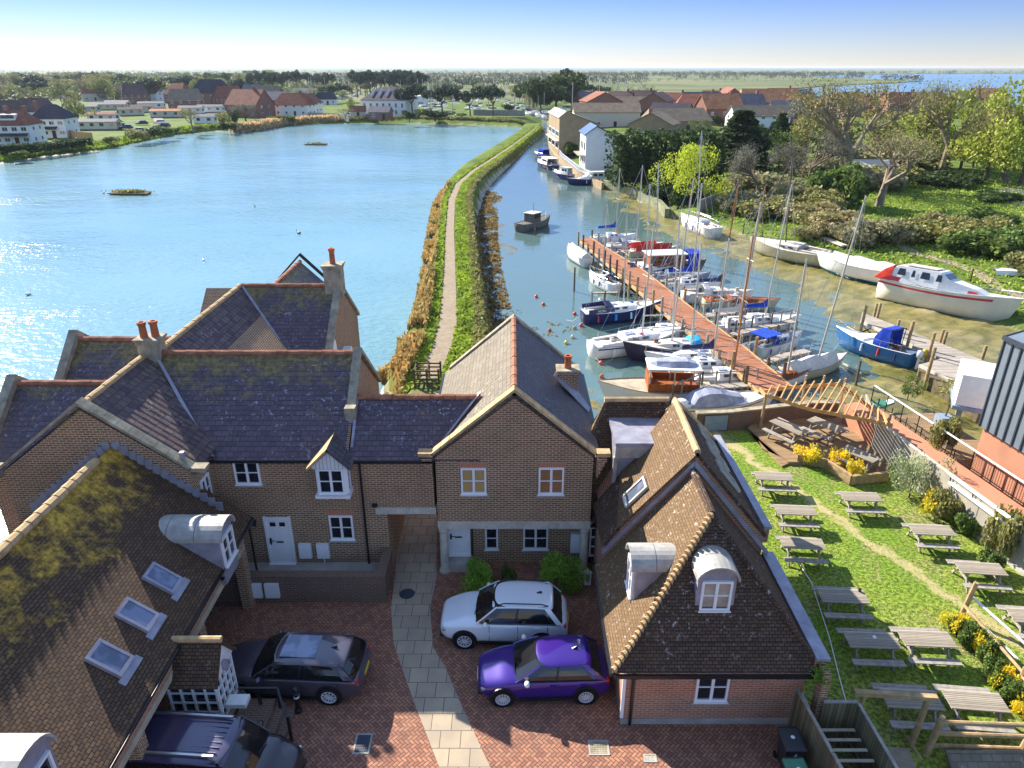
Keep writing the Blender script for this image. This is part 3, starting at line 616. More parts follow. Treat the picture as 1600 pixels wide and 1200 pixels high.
_sub(MB().box(-7.32, -6.02, 22.42, 22.99, 3.82, 3.94).prism([(22.98, 3.4), (22.5, 3.82), (22.98, 3.82)], 'x', -7.1, -7.0).prism([(22.98, 3.4), (22.5, 3.82), (22.98, 3.82)], 'x', -6.3, -6.2), 'bracket', 'white_paint', bay, h3)
window(h3, (-6.67, 22.5, 4.55), .95, 1.05, sill=None); window(h3, (-6.12, 22.72, 4.55), .4, 1.0, R(90), cols=1, sill=None, fr=.05)
chimney(h3, -14.3, 26.35, 7.2, 8.8, .8, .7, pots=((-.18, -.05), (.2, .1)), mat='coping', ph=.62)
# ---- cross wing with brick gable
h4 = thing('cross_wing', 'brick gable wing with mossy stone coping at the left of the courtyard', 'house', (-14.5, 22, 0))
wallprism(h4, 'y', -14.5, 3.25, 5.6, 8.0, 21.4, 27, 'brick_main')
proof(h4, 'y', -14.5, 3.25, 5.66, 8.13, 21.55, 26.35, ('slate', 'slate_wing'), .2, ridge='ridge_pale')
coping(h4, 'y', -14.5, 3.35, 5.58, 8.13, 21.5, .42, lift=.22, mat='coping')
window(h4, (-11.25, 22.25, 4.35), .7, 1.05, R(90))
mb = MB()
for s_ in (-1, 1):
    for i in range(14):
        x = s_ * (.05 + i * .24); z = 6.72 - .79 * abs(x); mb.box(-13.75 + min(x, x + s_ * .26), -13.75 + max(x, x + s_ * .26), 21.36, 21.397, z - .2, z + .14)
mb.build('stepped_flashing', 'lead', h4, True)
MB().slab([(-14.3 + .1, 26.2, 8.12), (-14.3 + .24, 26.2, 8.1), (-11.0, 22.9, 5.36), (-11.2, 22.9, 5.4)], .03).build('lead_valley', 'lead', h4, True)
MB().box(-11.55, -11.4, 21.5, 21.65, 6.05, 6.3).build('vent', 'lead', h4, True)
# ---- west roofs
h5 = thing('west_house', 'low slate roofed house at the far left with lichen and stone parapet', 'house', (-17, 25, 0))
MB().prism([(22.2, 0), (27.4, 0), (27.4, 5.3), (24.8, 7.3), (22.2, 5.3)], 'x', -19.0, -14.6).build('wall', 'brick_main', h5, True)
proof(h5, 'x', 24.8, 2.6, 5.4, 7.5, -18.9, -14.6, 'slate', .3)
MB().prism([(21.7, 5.0), (24.8, 7.5), (27.9, 5.0), (27.9, 5.3), (24.8, 7.85), (21.7, 5.3)], 'x', -19.2, -18.85).build('coping', 'coping', h5, True)
h6 = thing('rear_west_house', 'slate roofed house behind the twin chimney pots with lichened parapet on its left', 'house', (-16.5, 29, 0))
MB().prism([(26.0, 0), (31.0, 0), (31.0, 5.8), (28, 7.9), (26.0, 6.4)], 'x', -18.1, -14.3).build('wall', 'brick_main', h6, True)
proof(h6, 'x', 28, 2.6, 6.1, 8.1, -18.2, -14.3, 'slate', .1)
MB().prism([(25.6, 6.1), (28, 8.1), (31, 6.0), (31, 6.3), (28, 8.5), (25.6, 6.4)], 'x', -18.5, -18.15).build('coping', 'coping', h6, True)
# ---- rear building
h7 = thing('rear_house', 'slate roofed house by the pond with a single pot chimney on its right gable', 'house', (-11.5, 35, 0))
MB().prism([(-17.3, 0), (-11.2, 0), (-11.2, 5.7), (-14.2, 8.0), (-17.3, 5.7)], 'y', 27, 36).prism([(32.6, 0), (39.4, 0), (39.4, 5.3), (36, 7.95), (32.6, 5.3)], 'x', -16, -9.0).build('wall', 'brick_main', h7, True)
proof(h7, 'y', -14.2, 3.1, 5.5, 8.1, 26.9, 36, ('slate', 'slate_wing'), .1, ridge='ridge_pale'); proof(h7, 'x', 36, 3.4, 5.4, 8.1, -14.2, -9.1, 'slate', .1)
mb = MB()
for i in range(8):
    for k in (-1, 1):
        y0, y1 = 36 + k * (i * .45 + .01), 36 + k * (i + 1) * .45; z0, z1 = 8.3 - .794 * i * .45, 8.3 - .794 * (i + 1) * .45
        mb.prism([(y0, z0 - .2), (y1, z1 - .2), (y1, z1), (y0, z0)], 'x', -9.25, -8.9)
mb.build('coping', 'coping', h7, True)
wallprism(h7, 'y', -12.5, 2.2, 5.9, 7.9, 36, 41.3, 'brick_main', name='rear_wing'); proof(h7, 'y', -12.5, 2.2, 5.9, 8.05, 36.2, 41.2, ('tile_brown', 'slate'), .2)
coping(h7, 'y', -12.5, 2.2, 5.9, 8.15, 41.3, .3, kneel=False, lift=.35, mat='dark_wood')
chimney(h7, -9.25, 36, 7.6, 9.25, .85, .9, mat='coping', pots=((0, 0),), ph=.8)
bw = MB().box(-8.98, -8.55, 34.2, 35.5, 2.5, 4.9).build('bay_window', 'white_paint', h7, True)
_sub(MB().box(-8.95, -8.53, 34.35, 35.35, 3.0, 4.6).box(-8.85, -8.65, 34.19, 35.51, 3.1, 4.5), 'pane', 'glass_sky', bw, h7)
arch = [(33.2, 4.6), (34.0, 4.6)] + [(33.6 + .4 * math.cos(a_), 5.1 + .9 * math.sin(a_)) for a_ in [i * math.pi / 10 for i in range(1, 10)]]
MB().prism(arch, 'x', -9.0, -8.96).build('arched_window', 'white_paint', h7, True)
MB().slab([(-14.15, 35.9, 8.12), (-14.0, 35.9, 8.12), (-10.9, 32.7, 5.45), (-11.05, 32.7, 5.45)], .03).build('lead_valley', 'lead', h7, True)
# ---- terrace wall
h8 = thing('terrace_wall', 'mossy dark brick retaining wall below the white front door with two meter boxes', 'wall', (-7.5, 21.4, 0))
MB().box(-11.2, -4.75, 21.2, 21.5, 0, 1.14).box(-5.05, -4.75, 21.502, 22.98, 0, 1.14).build('brickwork', 'brick_dark', h8, True); MB().box(-11.2, -4.72, 21.16, 21.54, 1.142, 1.22).box(-5.08, -4.72, 21.542, 22.98, 1.142, 1.22).build('coping', 'brick_dark', h8, True)
MB().box(-11.2, -5.06, 21.51, 22.99, -.05, .48).build('terrace_floor', 'concrete', h8, True)
for x in (-9.62, -8.98): MB().box(x - .26, x + .26, 21.08, 21.198, .3, .92).build('meter_box', 'white_paint', h8, True)
# ---- mossy carport building (left front)
h9 = thing('carport_building', 'long mossy tiled roof with lead dormers and skylights over brick carports', 'building', (-12, 14, 0))
RZ, RX, EX = 6.6, -13.75, -9.65; SL = (6.6 - 3.35) / 4.1
MB().prism([(-17.6, 0), (-17.4, 0), (-17.4, 3.4), (-13.75, 6.3), (-9.75, 3.1), (-9.75, 2.72), (-9.95, 2.72), (-9.95, 3.0), (-13.75, 6.1), (-17.6, 3.2)], 'y', 2, 21.3).build('wall', 'brick_red', h9, True)
MB().box(-9.98, -9.72, 2, 21.2, 2.48, 2.718).build('stone_lintel', 'cream_stone', h9, True)
proof(h9, 'y', RX, 4.1, 3.35, RZ, 1.5, 21.39, 'tile_moss', .05, ridge=None)
mb = MB()
for i in range(42): mb.tube((RX, 1.5 + i * .45, RZ + .0), (RX, 1.5 + i * .45 + .44, RZ + .0), .17, .15, 8)
mb.build('ridge', 'ridge_pale', h9, True)
MB().slab([(-11.3, 21.0, RZ - SL * 2.45), (-9.6, 21.0, 3.31), (-9.6, 22.0, 3.31), (-11.2, 22.0, RZ - SL * 2.55)], .12).build('roof_return', 'tile_moss', h9, True)
MB().box(-9.66, -9.55, 1.5, 22, 3.2, 3.28).build('gutter', 'black_paint', h9, True)
for y in (21.0, 17.2, 13.2, 9.4, 5.5): MB().box(-10.05, -9.7, y - .2, y + .2, 0, 2.478).build('pier', 'brick_main', h9, True)
MB().box(-14.2, -14.0, 2, 21.2, 0, 3).build('back_wall', 'brick_dark', h9, True)
for y in (19.0, 11.4): MB().tube((-9.7, y, 2.95), (-9.6, y, 2.9), .05, .09, 8).build('wall_lamp', 'black_paint', h9, True)
pipe(h9, [(-9.62, 21.6, 3.2), (-9.62, 21.6, .1)])
def onroof(u, v):
    d = ray(u, v); # plane z = RZ - SL*(x-RX)
    t_ = (RZ + SL * RX - CAM_H) / (d.z + SL * d.x); return Vector((d.x * t_, d.y * t_, CAM_H + d.z * t_))
n9 = Vector((SL, 0, 1)).normalized(); u9 = Vector((-1, 0, SL)).normalized(); y9 = Vector((0, 1, 0))
for u, v in ((253, 905), (213, 962), (170, 1030)):
    c = onroof(u, v); M9 = Matrix((( -y9.x, u9.x, n9.x, c.x), (-y9.y, u9.y, n9.y, c.y), (-y9.z, u9.z, n9.z, c.z), (0, 0, 0, 1)))
    W_, H_ = .36, .52
    f_ = MB(M9).box(-W_, W_, H_ - .1, H_, 0, .1).box(-W_, W_, -H_, -H_ + .1, 0, .1).box(-W_, -W_ + .09, -H_ + .1, H_ - .1, 0, .1).box(W_ - .09, W_, -H_ + .1, H_ - .1, 0, .1).build('skylight', 'lead', h9, True)
    _sub(MB(M9).box(-W_ + .09, W_ - .09, -H_ + .1, H_ - .1, 0, .07), 'pane', 'glass_sky', f_, h9)
    _sub(MB(M9).box(-W_ - .12, W_ + .12, -H_ - .22, -H_ - .002, 0, .025), 'apron', 'lead', f_, h9)
def dormer(par, C, yaw, w_, h_, ln, back, mat='lead', name='dormer', win=True, matroof=None, wh=None, lowcut=.6, glass='glass_dark', rows=2):
    """barrel dormer: C = foot centre of its front face; local -y looks out; runs back ln"""
    Mx = T(C[0], C[1], C[2], yaw); r = w_ / 2; pr = [(-r, -lowcut), (r, -lowcut)]
    na = 12; arc = [(r * math.cos(i * math.pi / na), h_ + r * .8 * math.sin(i * math.pi / na)) for i in range(na + 1)]
    # the body
    o = MB(Mx).prism(pr + arc, 'y', 0, ln).build(name, mat, par, True)
    ro = r + .07; arc2 = [(ro * math.cos(i * math.pi / na), h_ + ro * .8 * math.sin(i * math.pi / na)) for i in range(na + 1)]
    arc3 = [(r * math.cos(i * math.pi / na), h_ + r * .8 * math.sin(i * math.pi / na)) for i in range(na, -1, -1)]
    k = 4
    for i in range(3):
        a0, a1 = -.14 + (ln + .14) * i / 3, -.14 + (ln + .14) * (i + 1) / 3 - .02
        mb = MB(Mx)
        for q in range(na): mb.prism([arc2[q], arc2[q + 1], arc3[na - q - 1], arc3[na - q]], 'y', a0, a1)
        if i == 0: rf = mb
        else: rf.v += mb.v; rf.f += [[x + len(rf.v) - len(mb.v) for x in f] for f in mb.f]
    _sub(rf, 'barrel_roof', matroof or 'lead_pale', o, par)
    if win:
        p = Mx @ Vector((0, 0, h_ * .5)); window(par, p, w_ * .8, wh or h_ * .92, yaw, rows=rows, sill='lead', depth=.08, glass=glass)
    return o
cd = onroof(352, 885); dormer(h9, (cd.x, 19.6, cd.z - .05), R(90), 1.15, 1.15, 2.6, 0)
cd = onroof(160, 1290); dormer(h9, (-10.2, 10.35, 3.65), R(90), 1.5, 1.25, 3.2, 0)
# ---- hip roofed cottage (right front) and its rear ranges
h10 = thing('hipped_cottage', 'red brick cottage with steep brown hipped roof and barrel dormers beside the beer garden', 'house', (6, 17, 0))
MB().box(3.36, 8.75, 15.77, 20.0, 0, 2.6).build('wall', 'brick_red', h10, True)
MB().box(3.33, 8.78, 15.74, 15.769, 0, .22).build('plinth', 'concrete', h10, True)
def hipface(par, pts, mat, name='roof', th=.1): return MB().slab(pts, th).build(name, mat, par, True)
A_ = (6.0, 17.85, 6.27); Bk = (6.0, 20.3, 6.27); ez = 2.45
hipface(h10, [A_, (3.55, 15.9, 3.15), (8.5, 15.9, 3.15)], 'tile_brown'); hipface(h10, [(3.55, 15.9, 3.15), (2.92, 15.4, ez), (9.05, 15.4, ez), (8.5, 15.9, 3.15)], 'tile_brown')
hipface(h10, [A_, Bk, (3.55, 20.3, 3.15), (3.55, 15.9, 3.15)], 'tile_brown_sunlit'); hipface(h10, [(3.55, 15.9, 3.15), (3.55, 20.3, 3.15), (2.92, 20.3, ez), (2.92, 15.4, ez)], 'tile_brown_sunlit')
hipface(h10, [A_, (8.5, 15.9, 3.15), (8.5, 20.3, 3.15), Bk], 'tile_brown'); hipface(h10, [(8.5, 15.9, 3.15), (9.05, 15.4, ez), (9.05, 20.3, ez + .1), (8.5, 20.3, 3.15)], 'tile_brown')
mb = MB(); hp = [Vector(A_), Vector((3.55, 15.9, 3.15)), Vector((2.92, 15.4, ez))]
for p, q in zip(hp, hp[1:]):
    n_ = int((q - p).length / .16)
    for i in range(n_):
        a_ = p.lerp(q, i / n_); b_ = p.lerp(q, (i + .8) / n_); mb.tube(a_ + Vector((0, 0, .02)), b_ + Vector((0, 0, .07)), .07, .12, 7)
mb.build('bonnet_tiles', 'ridge_pale', h10, True)
mb = MB(); hp = [Vector(A_), Vector((8.5, 15.9, 3.15)), Vector((9.05, 15.4, ez))]
for p, q in zip(hp, hp[1:]): mb.tube(p, q, .09, .09, 7)
mb.tube(A_, Bk, .12, .12, 8); mb.build('ridge', 'tile_brown', h10, True)
MB().box(2.95, 9.0, 15.32, 15.4, 2.3, 2.42).box(2.84, 2.92, 15.4, 20.3, 2.3, 2.42).build('gutter', 'black_paint', h10, True)
pipe(h10, [(3.6, 15.36, 2.3), (3.62, 15.7, 2.1), (3.62, 15.7, .05)], .05)
window(h10, (6.0, 15.77, 1.55), .98, 1.12); MB().box(3.3, 3.4, 15.7, 15.766, .3, 2.3).build('corner_board', 'white_paint', h10, True)
dormer(h10, (5.95, 16.45, 3.85), 0, 1.12, 1.15, 1.9, 0, glass='pane_reflection')
dormer(h10, (3.75, 17.9, 3.35), R(-90), 1.05, 1.2, 2.2, 0)
MB().box(8.78, 9.1, 15.5, 20.4, 2.2, 2.85).build('parapet', 'brick_main', h10, True); MB().box(8.78, 9.18, 15.45, 20.4, 2.852, 2.95).build('lead_gutter', 'lead', h10, True)
MB().box(8.9, 9.12, 15.1, 15.45, .0, 2.7).build('pier', 'brick_main', h10, True)
h11 = thing('gabled_cottage', 'brown tiled cottage with a red brick gable wall rising above the hipped roof', 'house', (6, 22, 0))
gx, g0, g1, gz = 6.1, 20.4, 24.4, 6.95; gs = 1.2
MB().slab([(gx - 2.45, g0 - .05, gz - gs * 2.45 - .03), (3.12, g0 - .05, gz - gs * 3.1), (3.12, 22.95, gz - gs * 3.1), (gx - 1.95, 23.1, gz - gs * 1.95 - .03)], .1).build('lower_roof', 'tile_brown', h11, True)
MB().prism([(3.3, 0), (8.75, 0), (8.75, gz - gs * 2.65 - .05), (gx, gz - .17), (3.3, gz - gs * 2.8 - .2)], 'y', g0, g1 - .3).build('wall', 'brick_red', h11, True)
MB().slab([(gx, g0 - .05, gz), (gx - 2.5, g0 - .05, gz - gs * 2.5), (gx - 2.0, 23.2, gz - gs * 2.0), (gx + .1, g1, gz)], .1).build('roof', 'tile_brown_sunlit', h11, True)
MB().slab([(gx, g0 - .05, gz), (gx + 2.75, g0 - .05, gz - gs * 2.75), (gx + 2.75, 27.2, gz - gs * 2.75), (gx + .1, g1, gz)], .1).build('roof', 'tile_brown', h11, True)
MB().slab([(gx + .1, g1, gz - .02), (gx + 2.75, 27.2, gz - gs * 2.75), (gx - 1, 27.2, gz - gs * 2.75)], .1).build('roof', 'tile_brown', h11, True)
mb = MB(); mb.tube((gx, g0, gz), (gx + .1, g1, gz), .12, .12, 8); mb.tube((gx + .1, g1, gz), (gx + 2.75, 27.2, gz - gs * 2.75), .1, .1, 8); mb.build('ridge', 'ridge_pale', h11, True)
mb = MB()
for s_ in (-1, 1): mb.slab([(6.05, 20.34, 6.45), (6.05 + s_ * 2.9, 20.34, 6.45 - 1.25 * 2.9), (6.05 + s_ * 2.9, 20.34, 6.68 - 1.25 * 2.9), (6.05, 20.34, 6.68)], -.06)
mb.build('lead_flashing', 'lead', h11, True)
MB().box(8.78, 9.0, 20.6, 27.4, 3.2, 3.75).build('parapet', 'brick_main', h11, True); MB().box(8.8, 9.08, 20.6, 27.4, 3.752, 3.86).build('lead_gutter', 'lead', h11, True)
def slopewin(par, C, nrm, upv, W_, H_, name='skylight', frame='pale_stone', glass='glass_sky'):
    nrm = Vector(nrm).normalized(); upv = Vector(upv).normalized(); sx_ = upv.cross(nrm)
    Mx = Matrix(((sx_.x, upv.x, nrm.x, C[0]), (sx_.y, upv.y, nrm.y, C[1]), (sx_.z, upv.z, nrm.z, C[2]), (0, 0, 0, 1)))
    f_ = MB(Mx).box(-W_, W_, H_ - .08, H_, 0, .1).box(-W_, W_, -H_, -H_ + .08, 0, .1).box(-W_, -W_ + .08, -H_ + .08, H_ - .08, 0, .1).box(W_ - .08, W_, -H_ + .08, H_ - .08, 0, .1).build(name, frame, par, True)
    _sub(MB(Mx).box(-W_ + .08, W_ - .08, -H_ + .08, H_ - .08, 0, .06), 'pane', glass, f_, par); return f_
slopewin(h11, (gx - 1.75, 21.2, gz - gs * 1.75 + .02), (-gs, 0, 1), (1, 0, gs), .36, .55)
for y in (22.2, 23.6, 25.0): slopewin(h11, (gx + 1.7, y, gz - gs * 1.7 + .02), (gs, 0, 1), (-1, 0, gs), .4, .6, glass='glass_sky')
h12 = thing('garden_room_range', 'low mossy tiled range with flat lead dormer above white garden room glazing', 'building', (4.2, 24, 0))
MB().box(3.12, 6.3, 23.5, 27.6, 0, 2.2).build('wall', 'brick_main', h12, True)
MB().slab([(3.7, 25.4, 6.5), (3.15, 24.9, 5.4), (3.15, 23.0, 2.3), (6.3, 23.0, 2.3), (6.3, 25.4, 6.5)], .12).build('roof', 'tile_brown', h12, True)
MB().slab([(3.7, 25.4, 6.5), (3.15, 24.9, 5.4), (2.95, 27, 3.6), (3.2, 27.4, 3.0)], .12).build('roof', 'tile_brown_sunlit', h12, True)
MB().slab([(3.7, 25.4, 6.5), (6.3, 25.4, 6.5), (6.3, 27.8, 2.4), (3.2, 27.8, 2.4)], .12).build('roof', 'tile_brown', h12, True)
MB().tube((3.65, 25.4, 6.5), (6.2, 25.4, 6.5), .12, .12, 8).build('ridge', 'ridge_pale', h12, True)
dm = MB().box(3.9, 6.1, 23.15, 25.1, 3.7, 5.7).build('dormer', 'lead', h12, True)
_sub(MB().box(3.82, 6.15, 23.0, 25.1, 5.702, 5.85), 'dormer_roof', 'lead', dm, h12); _sub(MB().box(3.82, 6.15, 22.96, 23.14, 5.25, 5.7).box(3.78, 3.92, 23.0, 23.14, 3.6, 5.25), 'dormer_fascia', 'lead_pale', dm, h12)
gf = MB()
for i in range(7): x = 3.12 + i * .46; gf.box(x - .03, x + .03, 23.3, 23.38, .5, 2.12)
for z in (.5, .95, 1.4, 1.85, 2.1): gf.box(3.1, 5.9, 23.31, 23.37, z, z + .05)
gf.box(4.0, 4.35, 23.28, 23.36, .1, 2.1); gfo = gf.build('glazing', 'white_paint', h12, True); _sub(MB().box(3.1, 5.9, 23.385, 23.42, .1, 2.1), 'pane', 'glass_dark', gfo, h12)
MB().box(3.05, 6, 22.92, 23.0, 2.16, 2.26).build('gutter', 'black_paint', h12, True)
# ================================================================ BEER GARDEN
def picnic_table():
    r = thing('picnic_table', 'x', 'picnic table', (0, 0, 0))
    mb = MB()
    for i in range(5): mb.box(-.85, .85, -.37 + i * .15, -.37 + i * .15 + .135, .72, .76)
    mb.box(-.62, -.55, -.36, .36, .64, .72).box(.55, .62, -.36, .36, .64, .72)
    tag(mb.build('tabletop', 'table_planks', r), None)
    for k in (-1, 1): MB().box(-.85, .85, k * .72 - .13, k * .72 - .005, .42, .46).box(-.85, .85, k * .72 + .005, k * .72 + .13, .42, .46).build('bench_seat', 'grey_wood', r)
    for x in (-.6, .6):
        MB().beam((x, -.2, .7), (x, -.62, .02), .05, .1).beam((x, .2, .7), (x, .62, .02), .05, .1).box(x + .03, x + .07, -.85, .85, .33, .42).build('leg_frame', 'grey_wood', r)
    return r
PT = picnic_table(); used = False
def put_table(u, v, rz, label, z=0., sc_=1., grp='picnic tables on the lawn'):
    global used
    p = G(u, v, z + .74); p.z = z
    if not used: PT.location = p; PT.rotation_euler = (0, 0, rz); PT['label'] = label; PT['group'] = grp; used = True; o = PT
    else: o = dup(PT, p, rz, label, grp)
    o.scale = (sc_,) * 3; return o
for u, v, rz, lb in ((1209, 744, -.07, 'weathered picnic table nearest the timber deck on the left of the lawn'), (1243, 797, -.07, 'weathered picnic table second from the deck in the left row'),
        (1254, 849, -.09, 'picnic table half in shade beside the cottage, third from the deck'), (1345, 776, -.05, 'sunlit picnic table in the middle of the lawn left of the round bush'),
        (1456, 828, -.08, 'sunlit picnic table on the bare strip near the board wall'), (1532, 888, -.1, 'sunlit picnic table just beyond the tall log post'),
        (1317, 931, -.06, 'shaded picnic table with a dark cup on its top'), (1362, 1000, -.05, 'shaded picnic table with a white ashtray on its top'),
        (1448, 998, -.06, 'picnic table at the shadow edge beside the yellow flower border'), (1424, 1092, -.07, 'shaded picnic table behind the log arch'),
        (1524, 1095, -.1, 'picnic table behind the log rail fence at the shadow edge'), (1618, 963, -.1, 'picnic table cut by the right edge of the photo')):
    put_table(u, v, rz, lb)
tag(MB().lathe([(0, 0), (.07, 0), (.06, .05), (.03, .07), (0, .07)], tuple(G(1366, 996, .78) - Vector((0, 0, .015))), 10).build('ashtray', 'white_gel'), 'white ashtray on the shaded picnic table', 'ashtray')
tag(MB().lathe([(0, 0), (.05, 0), (.06, .1), (.045, .1), (.04, .02), (0, .02)], tuple(G(1343, 924, .76)), 10).build('cup', 'black_plastic'), 'dark cup on the shaded picnic table', 'cup')
# deck terrace with planters
dk = PG([(1168, 668), (1186, 655), (1330, 650), (1420, 700), (1392, 742), (1330, 750), (1300, 722), (1232, 722)], .18)
d1 = thing('deck_terrace', 'sandy timber deck terrace with steps under the pergola', 'deck', (G(1260, 690).x, G(1260, 690).y, 0))
MB().prism(dk, 'z', 0, .18).build('decking', 'deck_brown', d1, True)
MB().prism(PG([(1190, 700), (1178, 672), (1168, 670), (1222, 728), (1236, 722)], .1), 'z', 0, .1).build('step', 'deck_brown', d1, True)
put_table(1232, 668, R(-57), 'long sunlit picnic table on the deck nearest the cottages', .18, 1.12, 'picnic tables on the deck'); put_table(1290, 664, R(-54), 'sunlit picnic table on the deck beside the curved wall panel', .18, 1.05, 'picnic tables on the deck')
put_table(1344, 709, R(-52), 'picnic table in striped shade on the deck under the pergola', .18, 1.0, 'picnic tables on the deck')
p1 = thing('planter', 'low timber edged planter wall of the deck by the yellow shrubs', 'planter', tuple(G(1345, 740, 0)))
for a_, b_ in (((1246, 716), (1290, 724)), ((1290, 724), (1330, 750)), ((1330, 750), (1388, 744))): MB().beam(G(*a_, .3), G(*b_, .3), .16, .5).build('timber_edge', 'log', p1, True)
# back wall of the garden
gw = thing('garden_wall', 'mossy brown boundary wall between the beer garden and the boats', 'wall', (15, 35, 0))
wl = [G(1085, 672, 0), G(1135, 670, 0), G(1262, 655, 0), G(1305, 655, 0)]
for a_, b_ in zip(wl, wl[1:]): MB().beam(a_ + Vector((0, 0, .5)), b_ + Vector((0, 0, .5)), .25, 1.1).build('brickwork', 'brick_dark', gw, True); MB().beam(a_ + Vector((0, 0, 1.08)), b_ + Vector((0, 0, 1.08)), .36, .08).build('coping', 'coping', gw, True)
a_ = G(1098, 672, 0); MB().beam(a_ + Vector((0, -.2, .5)), G(1133, 670, 0) + Vector((0, -.2, .5)), .06, .9).build('glass_screen', 'leaf_grey' if 0 else 'hull_blue_grey', gw, True)
# pergola
pg = thing('pergola', 'new timber curved pergola with open rafters over the deck corner', 'pergola', tuple(G(1300, 660, 0)))
lo = [(1196, 618), (1215, 622), (1240, 632), (1268, 640), (1300, 646), (1330, 652), (1360, 657), (1392, 664)]
up = [(1193, 612), (1230, 606), (1270, 603), (1310, 600), (1338, 620), (1360, 637), (1378, 652), (1394, 664)]
def poly_at(P, t_):
    L = [0]
    for a_, b_ in zip(P, P[1:]): L.append(L[-1] + (b_ - a_).length)
    s_ = t_ * L[-1]
    for i in range(len(P) - 1):
        if s_ <= L[i + 1]: return P[i].lerp(P[i + 1], (s_ - L[i]) / max(1e-6, L[i + 1] - L[i]))
    return P[-1]
LO = [G(u, v, 2.3) for u, v in lo]; UP = [G(u, v, 2.3) for u, v in up]
for P in (LO, UP):
    for a_, b_ in zip(P, P[1:]): MB().beam(a_, b_, .06, .2).build('beam', 'new_timber', pg, True)
for i in range(17):
    t_ = (i + .3) / 17; a_ = poly_at(LO, t_); b_ = poly_at(UP, min(1, t_ * .93 + .03)); d = (b_ - a_)
    if d.length < .4: d = Vector((.3, .4, 0))
    d = d.normalized(); MB().beam(a_ - d * .35 + Vector((0, 0, .16)), b_ + d * .25 + Vector((0, 0, .16)), .06, .15).build('rafter', 'new_timber', pg, True)
for u, v in ((1187, 672), (1376, 706)):
    b_ = G(u, v, 0); MB().tube(b_, b_ + Vector((.05, 0, 2.25)), .09, .08, 8).build('post', 'log', pg, True)
for u, v in ((1310, 645), (1250, 640), (1278, 640)):
    b_ = G(u, v, 0); MB().tube(b_, b_ + Vector((0, 0, 2.2)), .07, .07, 6).build('post', 'new_timber', pg, True)
MB().beam(LO[0], G(1187, 608, 2.3), .06, .2).build('beam', 'new_timber', pg, True)
# board wall along the raised ramp
bwz = 1.75; W0 = G(1362, 706, 0); W1 = G(1640, 930, 0); W1 = W0 + (W1 - W0) * 1.15; wd_ = (W1 - W0).normalized(); wn_ = Vector((-wd_.y, wd_.x, 0)); wn_ = wn_ if wn_.x > 0 else -wn_
bwall = thing('board_wall', 'tall pale board wall retaining the brick ramp along the lawn', 'wall', tuple(W0.lerp(W1, .3)))
PWS = [G(1345, 664, 0) + Vector((0, 0, .0)), W0]
L = (W1 - W0).length; n_ = 9
for i in range(n_):
    a_ = W0 + wd_ * (L * i / n_ + .02); b_ = W0 + wd_ * (L * (i + 1) / n_ - .02)
    MB().beam(a_ + Vector((0, 0, bwz / 2)), b_ + Vector((0, 0, bwz / 2)), .1, bwz).build('panel', 'board_fence', bwall, True)
MB().beam(W0 + Vector((0, 0, bwz + .03)), W1 + Vector((0, 0, bwz + .03)), .16, .06).build('capping', 'pale_stone', bwall, True)
MB().beam(W0 + Vector((0, 0, .08)) - wn_ * .1, W1 + Vector((0, 0, .08)) - wn_ * .1, .1, .16).build('kerb', 'concrete', bwall, True)
wp = thing('curved_wall_panel', 'pale curved board panel behind the picnic tables under the pergola', 'wall', tuple(G(1380, 680, 0)))
cv = [G(1362, 660, 0), G(1375, 672, 0), G(1385, 685, 0), G(1392, 700, 0)]
cv = [G(1345, 655, 0), W0.lerp(G(1345, 655, 0), .6), W0.lerp(G(1345, 655, 0), .3), W0]
for a_, b_ in zip(cv, cv[1:]): MB().beam(a_ + Vector((0, 0, .8)), b_ + Vector((0, 0, .8)), .08, 1.6).build('panel', 'board_fence', wp, True)
a_ = W0 + wd_ * L * .42 - wn_ * .12; b_ = W0 + wd_ * L * .72 - wn_ * .12
ds = thing('pipe_duct', 'white pipe rail fixed along the top of the board wall', 'pipe', tuple(a_))
MB().beam(a_ + Vector((0, 0, 1.5)), b_ + Vector((0, 0, 1.5)), .12, .12).build('lower_rail', 'white_paint', ds, True); MB().beam(a_ + Vector((0, 0, 1.85)), b_ + Vector((0, 0, 1.85)), .12, .1).build('upper_rail', 'white_paint', ds, True)
for k in (0, .35, .7, 1): q = a_.lerp(b_, k); MB().tube(q + Vector((0, 0, 1.4)), q + Vector((0, 0, 1.9)), .03, .03, 5).build('bracket', 'black_paint', ds, True)
# brick ramp behind the wall, railing, boathouse
rp_ = [W0 + wn_ * .06, W1 + wn_ * .06, W1 + wn_ * 2.0, W0 + wn_ * 1.75 - wd_ * 3.5, W0 - wd_ * 3.2 + wn_ * .2]
tag(MB().prism([tuple(p.xy) for p in rp_], 'z', -1.5, 1.25).build('brick_ramp', 'brick_orange'), kind='structure')
rl = thing('ramp_railing', 'black metal railing with thin balusters along the red brick ramp', 'railing', tuple(W0 + wn_ * 2.1))
ra, rb = W0 + wn_ * 1.85 - wd_ * 3.3, W1 + wn_ * 2.05; Lr = (rb - ra).length
MB().beam(ra + Vector((0, 0, 2.25)), rb + Vector((0, 0, 2.25)), .07, .05).build('handrail', 'white_paint', rl, True); MB().beam(ra + Vector((0, 0, 1.36)), rb + Vector((0, 0, 1.36)), .04, .04).build('lower_rail', 'black_paint', rl, True)
for i in range(14): q = ra.lerp(rb, i / 13); MB().tube(q + Vector((0, 0, 1.2)), q + Vector((0, 0, 2.25)), .03, .03, 6).build('post', 'black_paint', rl, True)
mb = MB()
